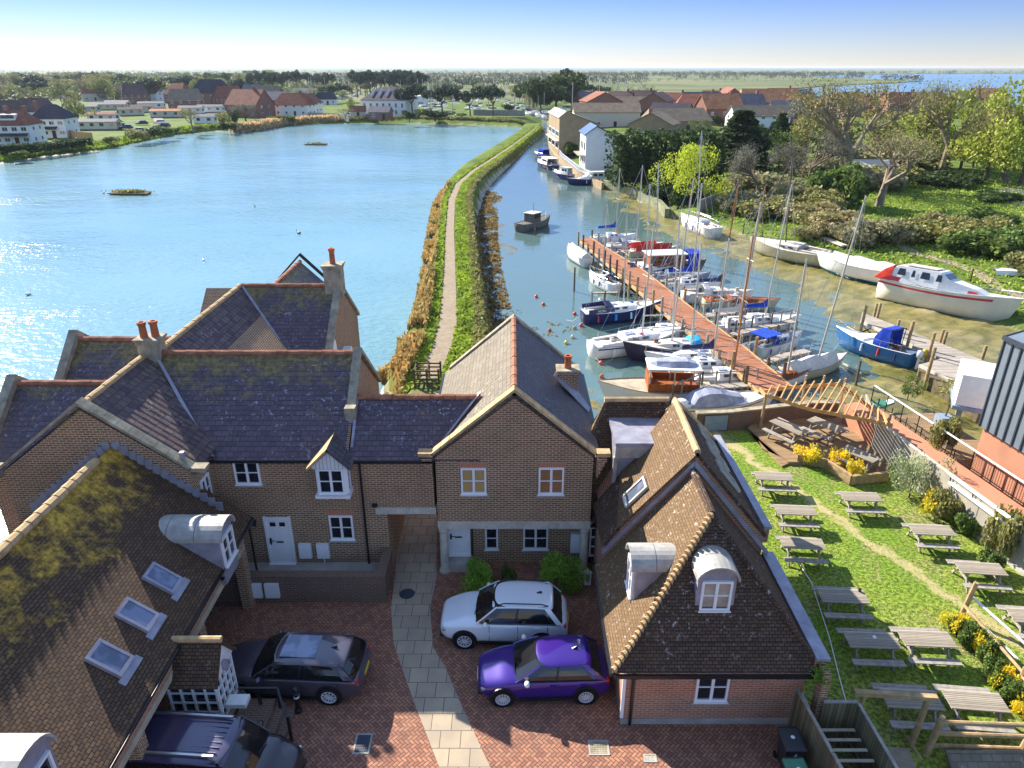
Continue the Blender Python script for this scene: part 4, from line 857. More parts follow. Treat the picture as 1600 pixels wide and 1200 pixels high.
for i in range(int(Lr / .14)): q = ra.lerp(rb, i * .14 / Lr); mb.add([q + Vector((-.008, 0, 1.36)), q + Vector((.008, .01, 1.36)), q + Vector((.008, .01, 2.23)), q + Vector((-.008, 0, 2.23))], [(0, 1, 2, 3)])
tag(mb.build('balusters', 'black_paint', rl, True), kind='stuff')
bh = thing('boathouse', 'grey standing seam boathouse with red brick base at the right edge', 'building', tuple(G(1590, 740, 0)))
BM = Matrix(((wd_.x, wn_.x, 0, 21.6), (wd_.y, wn_.y, 0, 29.2), (0, 0, 1, 0), (0, 0, 0, 1)))
MB(BM).box(.1, 14, .15, 8, -1.5, 3.35).build('brick_base', 'brick_orange', bh, True)
MB(BM).box(0, 14, 0, 8.2, 3.352, 7.7).build('metal_cladding', 'metal_clad', bh, True)
mb = MB(BM)
for i in range(30): mb.box(-.035 + i * .47, .035 + i * .47, -.05, -.002, 3.36, 7.7)
tag(mb.build('seams', 'seam', bh, True), kind='stuff')
MB(BM).slab([(-.1, -.1, 7.72), (14, -.1, 7.72), (14, 8.3, 9.8), (-.1, 8.3, 9.8)], .1).build('roof', 'metal_clad', bh, True)
mb = MB(BM)
for i in range(14): mb.slab([(-.08 + i, -.1, 7.76), (-.02 + i, -.1, 7.76), (-.02 + i, 8.3, 9.84), (-.08 + i, 8.3, 9.84)], .05)
tag(mb.build('roof_seams', 'seam', bh, True), kind='stuff')
MB(BM).box(-.05, 14, -.14, -.06, 7.6, 7.8).build('roof_edge', 'seam', bh, True)
bx = D(1494, 625, 31.6)
MB(T(bx.x, 31.6, 0, R(-28))).box(0, 1.9, 0, 2.4, 3.3, 4.9).build('balcony', 'white_gel', bh, True); MB(T(bx.x, 31.6, 0, R(-28))).box(-.1, 2.6, -.1, 2.6, 3.08, 3.28).build('balcony_slab', 'hull_blue_grey', bh, True)
MB(T(bx.x, 31.6, 0, R(-28))).box(.15, .4, .1, .35, -1.5, 3.07).build('support_column', 'hull_blue_grey', bh, True)
# quay deck with plant pots beside the ramp
qd = thing('quay_deck', 'dark timber quay deck with planters beside the ramp railing', 'deck', tuple(ra + Vector((2, 2, -1))))
q0 = ra + wn_ * .2; MB().prism([tuple(p.xy) for p in (q0, q0 + wd_ * 9, q0 + wd_ * 9 + wn_ * 3.4, q0 + wn_ * 3.0)], 'z', -1.8, .25).build('deck_base', 'grey_wood', qd, True)
MB().prism([tuple(p.xy) for p in (q0 + wd_ * 1 + wn_ * .6, q0 + wd_ * 6 + wn_ * .6, q0 + wd_ * 6 + wn_ * 3.2, q0 + wd_ * 1 + wn_ * 3.0)], 'z', .252, .8).build('raised_deck', 'deck_brown', qd, True)
for i in range(6):
    q = q0 + wn_ * .3 + wd_ * i * 1.2; MB().tube(q + Vector((0, 0, .2)), q + Vector((0, 0, 1.4)), .03, .03, 5).build('rail_post', 'black_paint', qd, True)
po = thing('plant_pot', 'square grey planter with a small bare tree on the quay deck', 'plant pot', tuple(q0 + wd_ * 2.8 + wn_ * 2.2 + Vector((0, 0, .8))))
MB().prism([(-.35, -.35), (.35, -.35), (.35, .35), (-.35, .35)], 'z', 0, .75).build('pot', 'hull_blue_grey', po); MB().path([(0, 0, .7), (.05, 0, 1.3), (0, .02, 2.0)], .05).build('stem', 'bark', po)
rg = np.random.default_rng(5); leafmesh('foliage', np.array([0, 0, 2.3]) + rg.normal(size=(260, 3)) * (.35, .35, .25), rg.uniform(.08, .16, 260), 'leaf_olive', po)
# log fences, arch, ropes at the bottom right
def log(par, a_, b_, r=.07, name='log_rail', mat='log'): return MB().tube(a_, b_, r, r * .9, 8).build(name, mat, par, True)
lf = thing('log_fence', 'round log rail fence at the lower right of the garden', 'fence', tuple(G(1520, 1160, 0)))
A0, A1, A2 = G(1447, 1178, 0), G(1592, 1182, 0), G(1720, 1185, 0)
for p in (A0, A1, A2): log(lf, p, p + Vector((.12, 0, 1.5)), .1, 'post')
for z in (.35, .85, 1.3): log(lf, A0 + Vector((.06, 0, z)), A1 + Vector((.06, 0, z - .03))); log(lf, A1 + Vector((.06, 0, z)), A2 + Vector((.06, 0, z - .03)))
la_ = thing('log_arch', 'square log arch standing at the gravel entrance of the garden', 'arch', tuple(G(1375, 1150, 0)))
B0, B1 = G(1330, 1150, 0), G(1424, 1164, 0)
log(la_, B0, B0 + Vector((.05, 0, 1.75)), .07, 'post'); log(la_, B1, B1 + Vector((.05, 0, 1.85)), .09, 'post'); MB().beam(B0 + Vector((-.25, 0, 1.8)), B1 + Vector((.3, 0, 1.92)), .16, .14).build('lintel', 'log', la_, True)
log(la_, B1 + Vector((0, .3, 0)), G(1440, 1188, 0), .06, 'sill')
bf = thing('border_fence', 'log post and rail fence running through the yellow flower border', 'fence', tuple(G(1500, 960, 0)))
FP = [G(1500, 966, 0), G(1588, 1078, 0), G(1700, 1210, 0)]
log(bf, FP[0], FP[0] + Vector((.25, .1, 1.55)), .1, 'post'); log(bf, FP[1], FP[1] + Vector((.05, 0, .95)), .1, 'post')
for a_, b_ in zip(FP, FP[1:]): log(bf, a_ + Vector((0, 0, .6)), b_ + Vector((0, 0, .75)), .06)
rp2 = thing('rope_rail', 'white rope rail sloping from the tall log post', 'rope', tuple(G(1560, 960, .3)))
MB().tube(G(1518, 932, .9), G(1640, 1040, .3), .05, .05, 6).build('upper_rope', 'white_gel', rp2, True); MB().tube(G(1512, 955, .6), G(1590, 1030, .2), .05, .05, 6).build('lower_rope', 'white_gel', rp2, True)
tag(MB().slab([G(1478, 1172, .5), G(1640, 1172, .5), G(1660, 1210, .1), G(1490, 1210, .1)], .08).build('shed_roof', 'tile_pale'), 'corner of a pinkish tiled shed roof at the bottom right edge', 'shed roof')
tag(MB().path([G(1240, 868, .1), G(1268, 910, .1), G(1296, 996, .05), G(1312, 1060, .05), G(1328, 1118, .1)], .018, 5).build('hose', 'white_gel'), 'thin white hose lying along the shaded lawn edge', 'hose')
tag(MB().prism(PG([(1345, 1165), (1420, 1170), (1440, 1230), (1350, 1230)], 0), 'z', -.1, .03).build('gravel_patch', 'path_gravel'), kind='structure')
tag(MB().prism([(8.96, 8), (9.35, 8), (9.45, 15), (9.15, 27), (8.96, 27)], 'z', -.1, .022).build('gravel_strip', 'concrete'), kind='structure')
# bin store
bs = thing('bin_store_fence', 'weathered board fence enclosure around the bins beside the red brick cottage', 'fence', (9.2, 13.5, 0))
def panel(par, a_, b_, h_=1.75, name='panel'):
    MB().beam(a_ + Vector((0, 0, h_ / 2)), b_ + Vector((0, 0, h_ / 2)), .05, h_).build(name, 'fence_boards', par, True); MB().beam(a_ + Vector((0, 0, h_ + .02)), b_ + Vector((0, 0, h_ + .02)), .09, .04).build('capping', 'grey_wood', par, True)
q1, q2, q3, q4 = G(1262, 1148, 0), G(1312, 1150, 0), G(1340, 1240, 0), G(1222, 1128, 0)
panel(bs, Vector((9.0, 15.0, 0)), Vector((10.0, 15.0, 0))); panel(bs, Vector((10.02, 14.98, 0)), Vector((10.15, 11.2, 0)), 1.7)
panel(bs, Vector((8.45, 15.6, 0)), Vector((8.62, 13.4, 0)), 1.65); panel(bs, Vector((8.63, 13.38, 0)), Vector((8.8, 11.2, 0)), 1.65)
ts = thing('trellis_panel', 'cream timber trellis panel leaning inside the bin enclosure', 'trellis', (9.4, 14.0, 0))
for i in range(6): MB().beam((8.85 + i * .04, 14.6 - i * .33, 1.1), (9.85 + i * .03, 14.6 - i * .33, 1.1), .09, .03).build('slat', 'cream_stone', ts, True)
for i in range(4): MB().beam((8.95 + i * .27, 14.7, 1.06), (9.1 + i * .27, 12.9, 1.06), .04, .03).build('bar', 'dark_wood', ts, True)
def text(s_, P, rot, size, mat, par, ext=.004):
    cu = bpy.data.curves.new('t', 'FONT'); cu.body = s_; cu.size = size; cu.extrude = ext; cu.align_x = 'CENTER'; cu.align_y = 'CENTER'
    o = bpy.data.objects.new('t', cu); col.objects.link(o); dg = bpy.context.evaluated_depsgraph_get(); me = bpy.data.meshes.new_from_object(o.evaluated_get(dg)); bpy.data.objects.remove(o)
    me.materials.clear(); me.materials.append(M[mat]); q = bpy.data.objects.new('lettering', me); col.objects.link(q); q.parent = par
    q.location = Vector(P); q.rotation_euler = rot; return q
def wbin(loc, rz, lidm, label, num):
    r = thing('wheelie_bin', label, 'wheelie bin', loc, rz)
    MB().loft([[(-.22, -.25, .06), (.22, -.25, .06), (.22, .25, .06), (-.22, .25, .06)], [(-.28, -.34, .98), (.28, -.34, .98), (.28, .34, .98), (-.28, .34, .98)]], True).build('body', 'black_plastic', r, bev=.02)
    MB().loft([[(-.31, -.39, .98), (.31, -.39, .98), (.31, .38, .98), (-.31, .38, .98)], [(-.31, -.39, 1.02), (.31, -.39, 1.02), (.31, .38, 1.06), (-.31, .38, 1.06)], [(-.24, -.3, 1.08), (.24, -.3, 1.08), (.24, .3, 1.12), (-.24, .3, 1.12)]], True).build('lid', lidm, r, bev=.015)
    MB().tube((-.25, .42, 1.02), (.25, .42, 1.02), .02, .02, 6).build('handle', 'black_plastic', r)
    for k in (-1, 1): MB().tube((k * .25, .27, .1), (k * .29, .27, .1), .1, .1, 10).build('wheel', 'rubber', r)
    if num: text(num, (0, -.345, .72), (R(84), 0, 0), .3, 'white_paint', r)
    MB().lathe([(0, 0), (.06, 0), (.06, .006), (0, .006)], (0, 0, 1.115), 12).build('badge', 'white_paint', r)
    return r
wbin((7.98, 14.35, 0), 0, 'black_plastic', 'black wheelie bin marked 4 against the red brick cottage wall', '4')
wbin((7.78, 13.35, 0), R(3), 'green_lid', 'black wheelie bin with green lid marked 4', '4')
wbin((9.35, 12.3, 0), R(5), 'black_plastic', 'black wheelie bin inside the fenced enclosure', '')
# drain covers, lamp, lantern in the courtyard
def cover(u0, v0, u1, v1, name, label, mat):
    a_ = G(u0, v0, .014); b_ = G(u1, v1, .014); x0, x1, y0, y1 = min(a_.x, b_.x), max(a_.x, b_.x), min(a_.y, b_.y), max(a_.y, b_.y); c = ((x0 + x1) / 2, (y0 + y1) / 2, 0)
    r = thing(name, label, 'drain cover', c); x0 -= c[0]; x1 -= c[0]; y0 -= c[1]; y1 -= c[1]
    MB().box(x0, x1, y0, y0 + .05, 0, .02).box(x0, x1, y1 - .05, y1, 0, .02).box(x0, x0 + .05, y0 + .05, y1 - .05, 0, .02).box(x1 - .05, x1, y0 + .05, y1 - .05, 0, .02).build('frame', 'concrete', r)
    mb = MB(); n = 6
    for i in range(n):
        for j in range(n): mb.box(x0 + .07 + (x1 - x0 - .14) * i / n, x0 + .07 + (x1 - x0 - .14) * (i + .7) / n, y0 + .07 + (y1 - y0 - .14) * j / n, y0 + .07 + (y1 - y0 - .14) * (j + .7) / n, .004, .018)
    mb.box(x0 + .05, x1 - .05, y0 + .05, y1 - .05, 0, .01).build('plate', mat, r)
cover(550, 1178, 583, 1146, 'drain_cover', 'square dark inspection cover at the shadow edge near the black car', 'seam'); cover(921, 1180, 950, 1156, 'drain_cover', 'square sunlit inspection cover in front of the purple car', 'coping')
cover(1007, 1191, 1025, 1178, 'drain_cover', 'small pale gully cover near the red brick cottage', 'pale_stone')
tag(MB().lathe([(0, 0), (.28, 0), (.3, .012), (0, .014)], tuple(G(636, 928, .008)), 20).build('manhole_cover', 'seam'), 'round dark manhole cover in the stone path by the archway', 'manhole cover')
ln_ = thing('lantern', 'white metal lantern on the ground beside the garden room door', 'lantern', (2.95, 22.3, 0))
MB().box(-.13, .13, -.13, .13, 0, .06).box(-.13, -.1, -.13, -.1, .06, .5).box(.1, .13, -.13, -.1, .06, .5).box(-.13, -.1, .1, .13, .06, .5).box(.1, .13, .1, .13, .06, .5).build('frame', 'white_paint', ln_); MB().lathe([(.2, 0), (.06, .14), (.04, .2), (0, .22)], (0, 0, .5), 4).build('top', 'white_paint', ln_); MB().lathe([(.05, 0), (.05, .2), (0, .21)], (0, 0, .065), 8).build('candle', 'cream_stone', ln_)
bo = thing('bollard', 'black courtyard bollard with a white band beside the grey estate car', 'bollard', tuple(G(467, 1112, 0)))
MB().lathe([(.11, 0), (.11, .12), (.08, .14), (.08, .75), (.1, .76), (.1, .8), (.07, .82), (.09, .9), (.06, .99), (0, 1.0)], (0, 0, 0), 14).build('post', 'black_paint', bo); MB().lathe([(.086, .62), (.09, .625), (.09, .67), (.086, .675)], (0, 0, 0), 14).build('band', 'white_paint', bo)
# porch on the carport building
pp = thing('glazed_porch', 'small white glazed porch with tiled roof projecting from the carport building', 'porch', (-8.9, 14.3, 0))
pz = 2.75
MB().box(-9.6, -8.15, 13.72, 13.8, 0, .75).box(-8.22, -8.15, 13.8, 14.9, 0, .75).build('lower_wall', 'brick_main', pp, True)
gz_ = MB()
for x in (-9.55, -9.2, -8.85, -8.5, -8.18): gz_.box(x - .03, x + .03, 13.7, 13.76, .75, 2.25)
for z in (.75, 1.13, 1.5, 1.87, 2.2): gz_.box(-9.6, -8.15, 13.71, 13.755, z, z + .05)
for y in (13.8, 14.08, 14.36, 14.64, 14.9): gz_.box(-8.2, -8.13, y - .03, y + .03, .75, 2.25)
for z in (.75, 1.13, 1.5, 1.87, 2.2): gz_.box(-8.195, -8.14, 13.75, 14.9, z, z + .05)
go = gz_.build('glazing_bars', 'white_paint', pp, True); _sub(MB().box(-9.55, -8.25, 13.78, 13.8, .76, 2.24).box(-8.24, -8.22, 13.8, 14.88, .76, 2.24), 'pane', 'glass_dark', go, pp)
MB().prism([(13.6, 2.26), (15.0, 2.26), (15.0, 2.35), (14.3, 3.25), (13.6, 2.35)], 'x', -8.22, -8.12).build('gable_board', 'white_paint', pp, True)
MB().slab([(-10.2, 14.3, 3.4), (-8.02, 14.3, 3.4), (-8.02, 13.5, 2.3), (-10.0, 13.5, 2.3)], .09).build('roof', 'tile_brown', pp, True); MB().slab([(-10.2, 14.3, 3.4), (-8.02, 14.3, 3.4), (-8.02, 15.1, 2.3), (-10.0, 15.1, 2.3)], .09).build('roof', 'tile_brown', pp, True)
MB().tube((-10.1, 14.3, 3.4), (-8.0, 14.3, 3.4), .1, .1, 8).build('ridge', 'ridge_pale', pp, True)
MB().box(-8.1, -7.95, 14.2, 14.35, 2.3, 2.6).build('lamp', 'lead', pp, True); MB().box(-8.1, -7.5, 13.9, 14.3, 1.1, 1.25).build('parcel_shelf', 'white_gel', pp, True)
hr = thing('step_handrail', 'black metal handrail around the steps of the white glazed porch', 'handrail', (-7.6, 14.6, 0))
for a_, b_ in (((-8.1, 15.0, 1.1), (-6.9, 15.0, 1.1)), ((-6.9, 15.0, 1.1), (-6.3, 14.0, .75)), ((-8.1, 13.6, 1.1), (-7.2, 13.6, 1.1)), ((-7.2, 13.6, 1.1), (-6.6, 13.3, .7))): MB().beam(a_, b_, .07, .06).build('rail', 'black_paint', hr, True)
for x, y in ((-6.9, 15.0), (-6.3, 14.0), (-7.2, 13.6), (-6.6, 13.3), (-7.5, 15.0)): MB().box(x - .04, x + .04, y - .04, y + .04, 0, 1.08).build('post', 'black_paint', hr, True)
st = thing('porch_steps', 'dark brick steps below the white glazed porch', 'steps', (-7.6, 14.4, 0))
for i in range(3): MB().box(-8.1, -7.1 + i * .3 - .6 * 0, 13.7, 14.9, i * 0, .45 - i * .15).build('tread', 'brick_dark', st, True) if i == 0 else MB().box(-7.1 + (i - 1) * .3 + .002, -7.1 + i * .3, 13.7, 14.9, 0, .45 - i * .15).build('tread', 'brick_dark', st, True)
# gate at the causeway
gt = thing('timber_gate', 'mossy timber kissing gate and railings where the causeway path begins', 'gate', tuple(G(665, 605, -.1)))
g0_ = G(648, 606, -.1); g1_ = G(686, 606, -.1)
for a_, b_ in ((Vector((0, 0, 0)), Vector((1.55, 0, 0))), (Vector((0, 1.3, 0)), Vector((1.55, 1.3, 0))), (Vector((0, 0, 0)), Vector((0, 1.3, 0))), (Vector((.8, 0, 0)), Vector((.8, 1.3, 0)))):
    for z in (.3, .6, .9, 1.15): MB().beam(g0_ + a_ + Vector((0, 0, z)), g0_ + b_ + Vector((0, 0, z)), .06, .09).build('rail', 'fence_wood', gt, True)
for a_ in ((0, 0), (.8, 0), (1.55, 0), (0, 1.3), (.8, 1.3), (1.55, 1.3)): MB().box(g0_.x + a_[0] - .06, g0_.x + a_[0] + .06, g0_.y + a_[1] - .06, g0_.y + a_[1] + .06, -.4, 1.2).build('post', 'fence_wood', gt, True)
pp.location += Vector((-.4, 1.45, 0)); hr.location += Vector((-.3, 1.1, 0)); st.location += Vector((-.3, 1.4, 0))
# ================================================================ CARS
def car(name, label, loc, rz, L, W, Hh, paint, wb, prof, belt, roofx, wheel_r=.33, arch='black_paint', roofm_=None, glassm='car_glass', rails=False, sunroof=False, suv=False, rimm='rim_paint', spokes=5, boxy=False):
    """nose at -x. prof: hood heights; roofx=(windscreen base, roof front, roof rear, rear glass base)"""
    r = thing(name, label, 'car', loc, rz); h = L / 2; hw = W / 2; zl = .2 if not suv else .24
    xs = [-h, -h + .06, -h + .25, -h + .6, roofx[0] - .25, roofx[0] + .1, -.2, .6, roofx[3] - .3, h - .35, h - .1, h - .01]
    hz = [prof[0] - .02, prof[0] + .1, prof[0] + .14, prof[1], prof[2], belt - .02, belt - .01, belt, belt + .02, belt + .02, belt - .08, belt - .3]
    ws = [.62, .76, .88, .955, .985, 1, 1, 1, .99, .95, .88, .8]; secs = []
    for x, z, q in zip(xs, hz, ws):
        w_ = hw * q; e = .12 if abs(x) > h - .12 else 0; b_ = zl + e
        half = [(0, b_), (w_ * .85, b_), (w_ * .97, b_ + .08), (w_, b_ + .28), (w_ * 1.0, z * .62 + .08), (w_ * .985, z - .12), (w_ * .93, z - .025), (w_ * .6, z + .035), (0, z + .055)]
        ring = [(x, -y, zz) for y, zz in half] + [(x, y, zz) for y, zz in half[-2:0:-1]]
        secs.append(ring)
    body = MB().loft(secs, True).build('body', paint, r, sub=2)
    # greenhouse
    x0, x1, x2, x3 = roofx; wb_, wt = hw * .93, hw * .72 if not boxy else hw * .8; zt = Hh - .05; bz = belt - .03
    def side(f, xb, xt): return (xb + (xt - xb) * f)
    gl = MB(); st_ = []
    for f in (0, .35, .7, 1.0):
        z = bz + (zt - bz) * f; wy = wb_ + (wt - wb_) * (f ** 1.25); xa, xb = side(f ** 1.05, x0, x1), side(f ** 1.1, x3, x2)
        ring = [(xa + .1, -wy * .94, z), (xa, -wy * .5, z), (xa - .03, 0, z), (xa, wy * .5, z), (xa + .1, wy * .94, z), (xa + .5, wy, z), ((xa + xb) / 2, wy * 1.01, z), (xb - .35, wy, z), (xb - .05, wy * .9, z), (xb, wy * .4, z), (xb, -wy * .4, z), (xb - .05, -wy * .9, z), (xb - .35, -wy, z), ((xa + xb) / 2, -wy * 1.01, z), (xa + .5, -wy, z)]
        st_.append(ring)
    gl.loft(st_, True).build('windows', glassm, r, smooth=False)
    # roof shell
    rf = []
    for x, dz, q in ((x1 - .1, -.075, .9), (x1 + .05, -.01, .98), (x1 + .5, .035, 1.02), ((x1 + x2) / 2, .05, 1.03), (x2 - .3, .03, 1.02), (x2 + .05, -.015, .97), (x2 + .16, -.05, .9)):
        w_ = wt * q + .03; z = zt + dz
        rf.append([(x, -w_ - .035, z - .1), (x, -w_, z - .03), (x, -w_ * .7, z + .025), (x, 0, z + .04), (x, w_ * .7, z + .025), (x, w_, z - .03), (x, w_ + .035, z - .1), (x, 0, z - .12)])
    roof = MB().loft(rf, True).build('roof', roofm_ or paint, r, sub=2)
    def P(xb, xt, f, k, o=.012):
        z = bz + (zt - bz) * f; wy = wb_ + (wt - wb_) * (f ** 1.25); return Vector((xb + (xt - xb) * f, k * (wy + o), z))
    for k in (-1, 1):
        for (xb, xt, wd_, nm, mt) in ((x0 + .1, x1 + .12, .07, 'front_pillar', paint), ((x0 + x3) / 2 - .1, (x1 + x2) / 2 - .12, .07, 'door_pillar', 'black_paint'), (x3 - .13, x2 - .1, .2 if not boxy else .12, 'rear_pillar', paint)):
            mb = MB(); q = [P(xb, xt, f, k) for f in (0, .35, .7, .98)]
            for a_, b_ in zip(q, q[1:]):
                n_ = Vector((0, k, .35)).normalized() * .02; tx = Vector((wd_ / 2, 0, 0))
                mb.add([a_ - tx, a_ + tx, b_ + tx, b_ - tx, a_ - tx - n_ * 2, a_ + tx - n_ * 2, b_ + tx - n_ * 2, b_ - tx - n_ * 2], [(0, 1, 2, 3), (7, 6, 5, 4), (0, 4, 5, 1), (1, 5, 6, 2), (2, 6, 7, 3), (3, 7, 4, 0)])
            mb.build(nm, mt, r)
        mb = MB(); mb.beam(P(x0 + .25, x0 + .25, 0.02, k, .02), P(x3 - .1, x3 - .1, .02, k, .02), .02, .035); mb.build('window_trim', 'black_paint' if not suv else 'steel', r)
        m_ = MB().lathe([(0, -.1), (.07, -.08), (.085, 0), (.07, .08), (0, .1)], (x0 + .42, k * (hw + .1), belt + .05), 10, 'y').build('wing_mirror', 'white_gel' if name == 'purple_car' or 'silver' in paint else paint, r, smooth=True); m_.scale = (1, 1, 1)
        for cx in (x0 + 1.25, x0 + 2.2): MB().box(cx - .1, cx + .1, k * (hw + .005) - .015, k * (hw + .005) + .015, belt - .17, belt - .135).build('door_handle', paint, r)
        MB().beam((x0 + .2, k * hw * .985, zl + .06), (h - 1.2, k * hw * .985, zl + .06), .06, .1).build('sill', 'black_paint', r)
        for cx in (-wb / 2 - .02, wb / 2 - .02):
            MB().lathe([(wheel_r + .075, -.03), (wheel_r + .075, .012), (0, .012)], (cx, 0, 0), 26, 'y').build('wheel_arch', arch, r).location = (0, k * (hw - .02) if k > 0 else -(hw - .02), wheel_r + .02)
            w_ = MB().lathe([(wheel_r * .7, -.12 * k), (wheel_r * .96, -.11 * k), (wheel_r, -.08 * k), (wheel_r, .08 * k), (wheel_r * .96, .105 * k), (wheel_r * .72, .11 * k), (wheel_r * .7, .05 * k)], (0, 0, 0), 26, 'y').build('wheel', 'rubber', r)
            w_.location = (cx, k * (hw - .06), wheel_r)
            rm = MB().lathe([(wheel_r * .72, .1 * k), (wheel_r * .66, .112 * k), (wheel_r * .6, .07 * k)], (0, 0, 0), 26, 'y', False); n = spokes * 2
            for i in range(n):
                a = 2 * math.pi * i / n; rm.beam((wheel_r * .12 * math.cos(a), .09 * k, wheel_r * .12 * math.sin(a)), (wheel_r * .66 * math.cos(a + .12), .1 * k, wheel_r * .66 * math.sin(a + .12)), .03, .034)
            rm.lathe([(0, .1 * k), (.05, .1 * k), (.05, .03 * k)], (0, 0, 0), 10, 'y')
            rm.build('rim', rimm, w_)
        MB().lathe([(wheel_r * .62, 0), (0, 0)], (0, 0, 0), 20, 'y')
        MB().box(-h + .1, -h + .42, k * hw * .66 - .17, k * hw * .66 + .12, prof[0] - .1, prof[0] + .03).build('headlight', 'head_lamp', r, bev=.03)
        MB().box(h - .42, h - .1, k * hw * .76 - .1, k * hw * .76 + .1, belt - .22, belt - .1).build('tail_light', 'tail_lamp', r, bev=.03)
        for cx in (x0 + .55, (x0 + x3) / 2 - .02, x3 - .55): MB().box(cx - .008, cx + .008, k * (hw - .02) - .018, k * (hw - .02) + .018, zl + .14, belt - .1).build('door_seam', 'black_paint', r)
        MB().box(-h - .01, -h + .25, k * hw * .62 - .12, k * hw * .62 + .12, .3, .42).build('air_intake', 'black_paint', r, bev=.02)
        if rails: MB().path([(x1 + .2, k * wt * .93, zt + .04), (x1 + .35, k * wt * .93, zt + .1), (x2 - .25, k * wt * .93, zt + .1), (x2 - .1, k * wt * .93, zt + .04)], .022, 6).build('roof_rail', 'black_paint' if not sunroof else 'steel', r)
    MB().box(-h - .005, -h + .1, -hw * .5, hw * .5, .32, .52).build('grille', 'black_paint', r, bev=.02); MB().box(h - .02, h + .012, -.26, .26, .62, .73).build('number_plate', 'yellow', r)
    MB().beam((x0 + .02, -hw * .55, belt + .06), (x0 + .1, hw * .1, belt + .07), .02, .02).build('wiper', 'black_paint', r)
    MB().box(-h - .012, -h + .02, -.26, .26, .42, .53).build('number_plate', 'white_paint', r)
    if sunroof: MB().box(x1 + .2, x1 + 1.35, -wt * .72, wt * .72, zt + .05, zt + .088).build('sunroof', 'glass_sky', r, bev=.02)
    MB().loft([[(x2 - .45, -.025, zt + .06), (x2 - .45, .025, zt + .06), (x2 - .25, .02, zt + .06), (x2 - .25, -.02, zt + .06)], [(x2 - .3, -.008, zt + .15), (x2 - .3, .008, zt + .15), (x2 - .25, .008, zt + .13), (x2 - .25, -.008, zt + .13)]], True).build('aerial_fin', 'black_paint', r)
    return r
car('silver_car', 'pale blue silver five door car with roof rails by the round bushes', tuple(G(789, 985, 0)), R(-2), 4.5, 1.86, 1.72, 'paint_silver', 2.68, (.72, .98, 1.08), 1.12, (-1.05, -.35, 1.55, 2.05), .36, rails=True, suv=True)
car('purple_car', 'deep purple hatchback parked in front of the silver car', tuple(G(848, 1067, 0)), R(2), 4.25, 1.8, 1.45, 'paint_purple', 2.63, (.62, .84, .92), .97, (-1.0, -.25, 1.35, 1.9), .33, spokes=6)
car('grey_car', 'dark grey estate car with glass sunroof under the carport edge', tuple(G(462, 1062, 0)), R(-3), 4.9, 1.88, 1.46, 'paint_grey', 2.9, (.62, .84, .92), .98, (-1.15, -.4, 1.8, 2.3), .35, sunroof=True, spokes=5)
v_ = car('black_car', 'black van with ribbed roof and silver roof bars at the bottom edge', tuple(G(352, 1200, 0) + Vector((-.1, -.55, 0))), R(176), 4.9, 1.95, 1.95, 'paint_black', 2.95, (.8, 1.05, 1.15), 1.2, (-1.5, -.85, 2.2, 2.4), .35, roofm_='paint_van_roof', boxy=True)
for k in (-1, 1): MB().beam((-.6, k * .62, 2.0), (2.0, k * .62, 2.0), .06, .07).build('roof_bar', 'steel', v_)
for i in range(7): MB().box(-.6, 2.1, -.5 + i * .16, -.5 + i * .16 + .03, 1.945, 1.972).build('roof_rib', 'paint_van_roof', v_)
# tiny far cars
def farcar(u, v, rz, paint, label, z=0.):
    r = thing('parked_car', label, 'car', tuple(G(u, v, z)), rz, 'cars parked by the far shore')
    MB().loft([[(x, -w_, z0), (x, w_, z0), (x, w_ * .98, z1), (x, -w_ * .98, z1)] for x, w_, z0, z1 in ((-2.1, .7, .35, .6), (-2.0, .85, .25, .75), (-1.1, .88, .22, .9), (1.4, .88, .22, .95), (2.0, .85, .25, .9), (2.1, .75, .35, .7))], True).build('body', paint, r)
    MB().loft([[(-1.0, -.8, .9), (1.8, -.8, .9), (1.8, .8, .9), (-1.0, .8, .9)], [(-.4, -.64, 1.42), (1.4, -.64, 1.42), (1.4, .64, 1.42), (-.4, .64, 1.42)]], True).build('cabin', 'car_glass', r)
    MB().box(-.4, 1.4, -.66, .66, 1.422, 1.47).build('roof', paint, r)
    return r
for u, v, rz, pt, lb in ((217, 207, .2, 'paint_silver', 'pale car on the far drive just left of the dark shrub'), (198, 202, .3, 'paint_black', 'dark car between the cream mobile home and the pale car'), (250, 194, .1, 'paint_silver', 'silver car at the head of the lane beside a dark van'),
        (257, 199, -.3, 'paint_black', 'dark van parked by the lane behind the silver car'), (222, 195, .5, 'paint_black', 'black car in front of the mobile homes'), (545, 182, 0, 'white_paint', 'white car by the gable of the white office building'),
        (575, 184, 0, 'paint_grey', 'grey car beside the brick lodge of the office building'), (188, 199, .2, 'navy', 'dark blue car next to the cream mobile home')):
    farcar(u, v, rz, pt, lb)
plain('pale_hull', (.66, .62, .48), .4, var=.1, scale=.8)
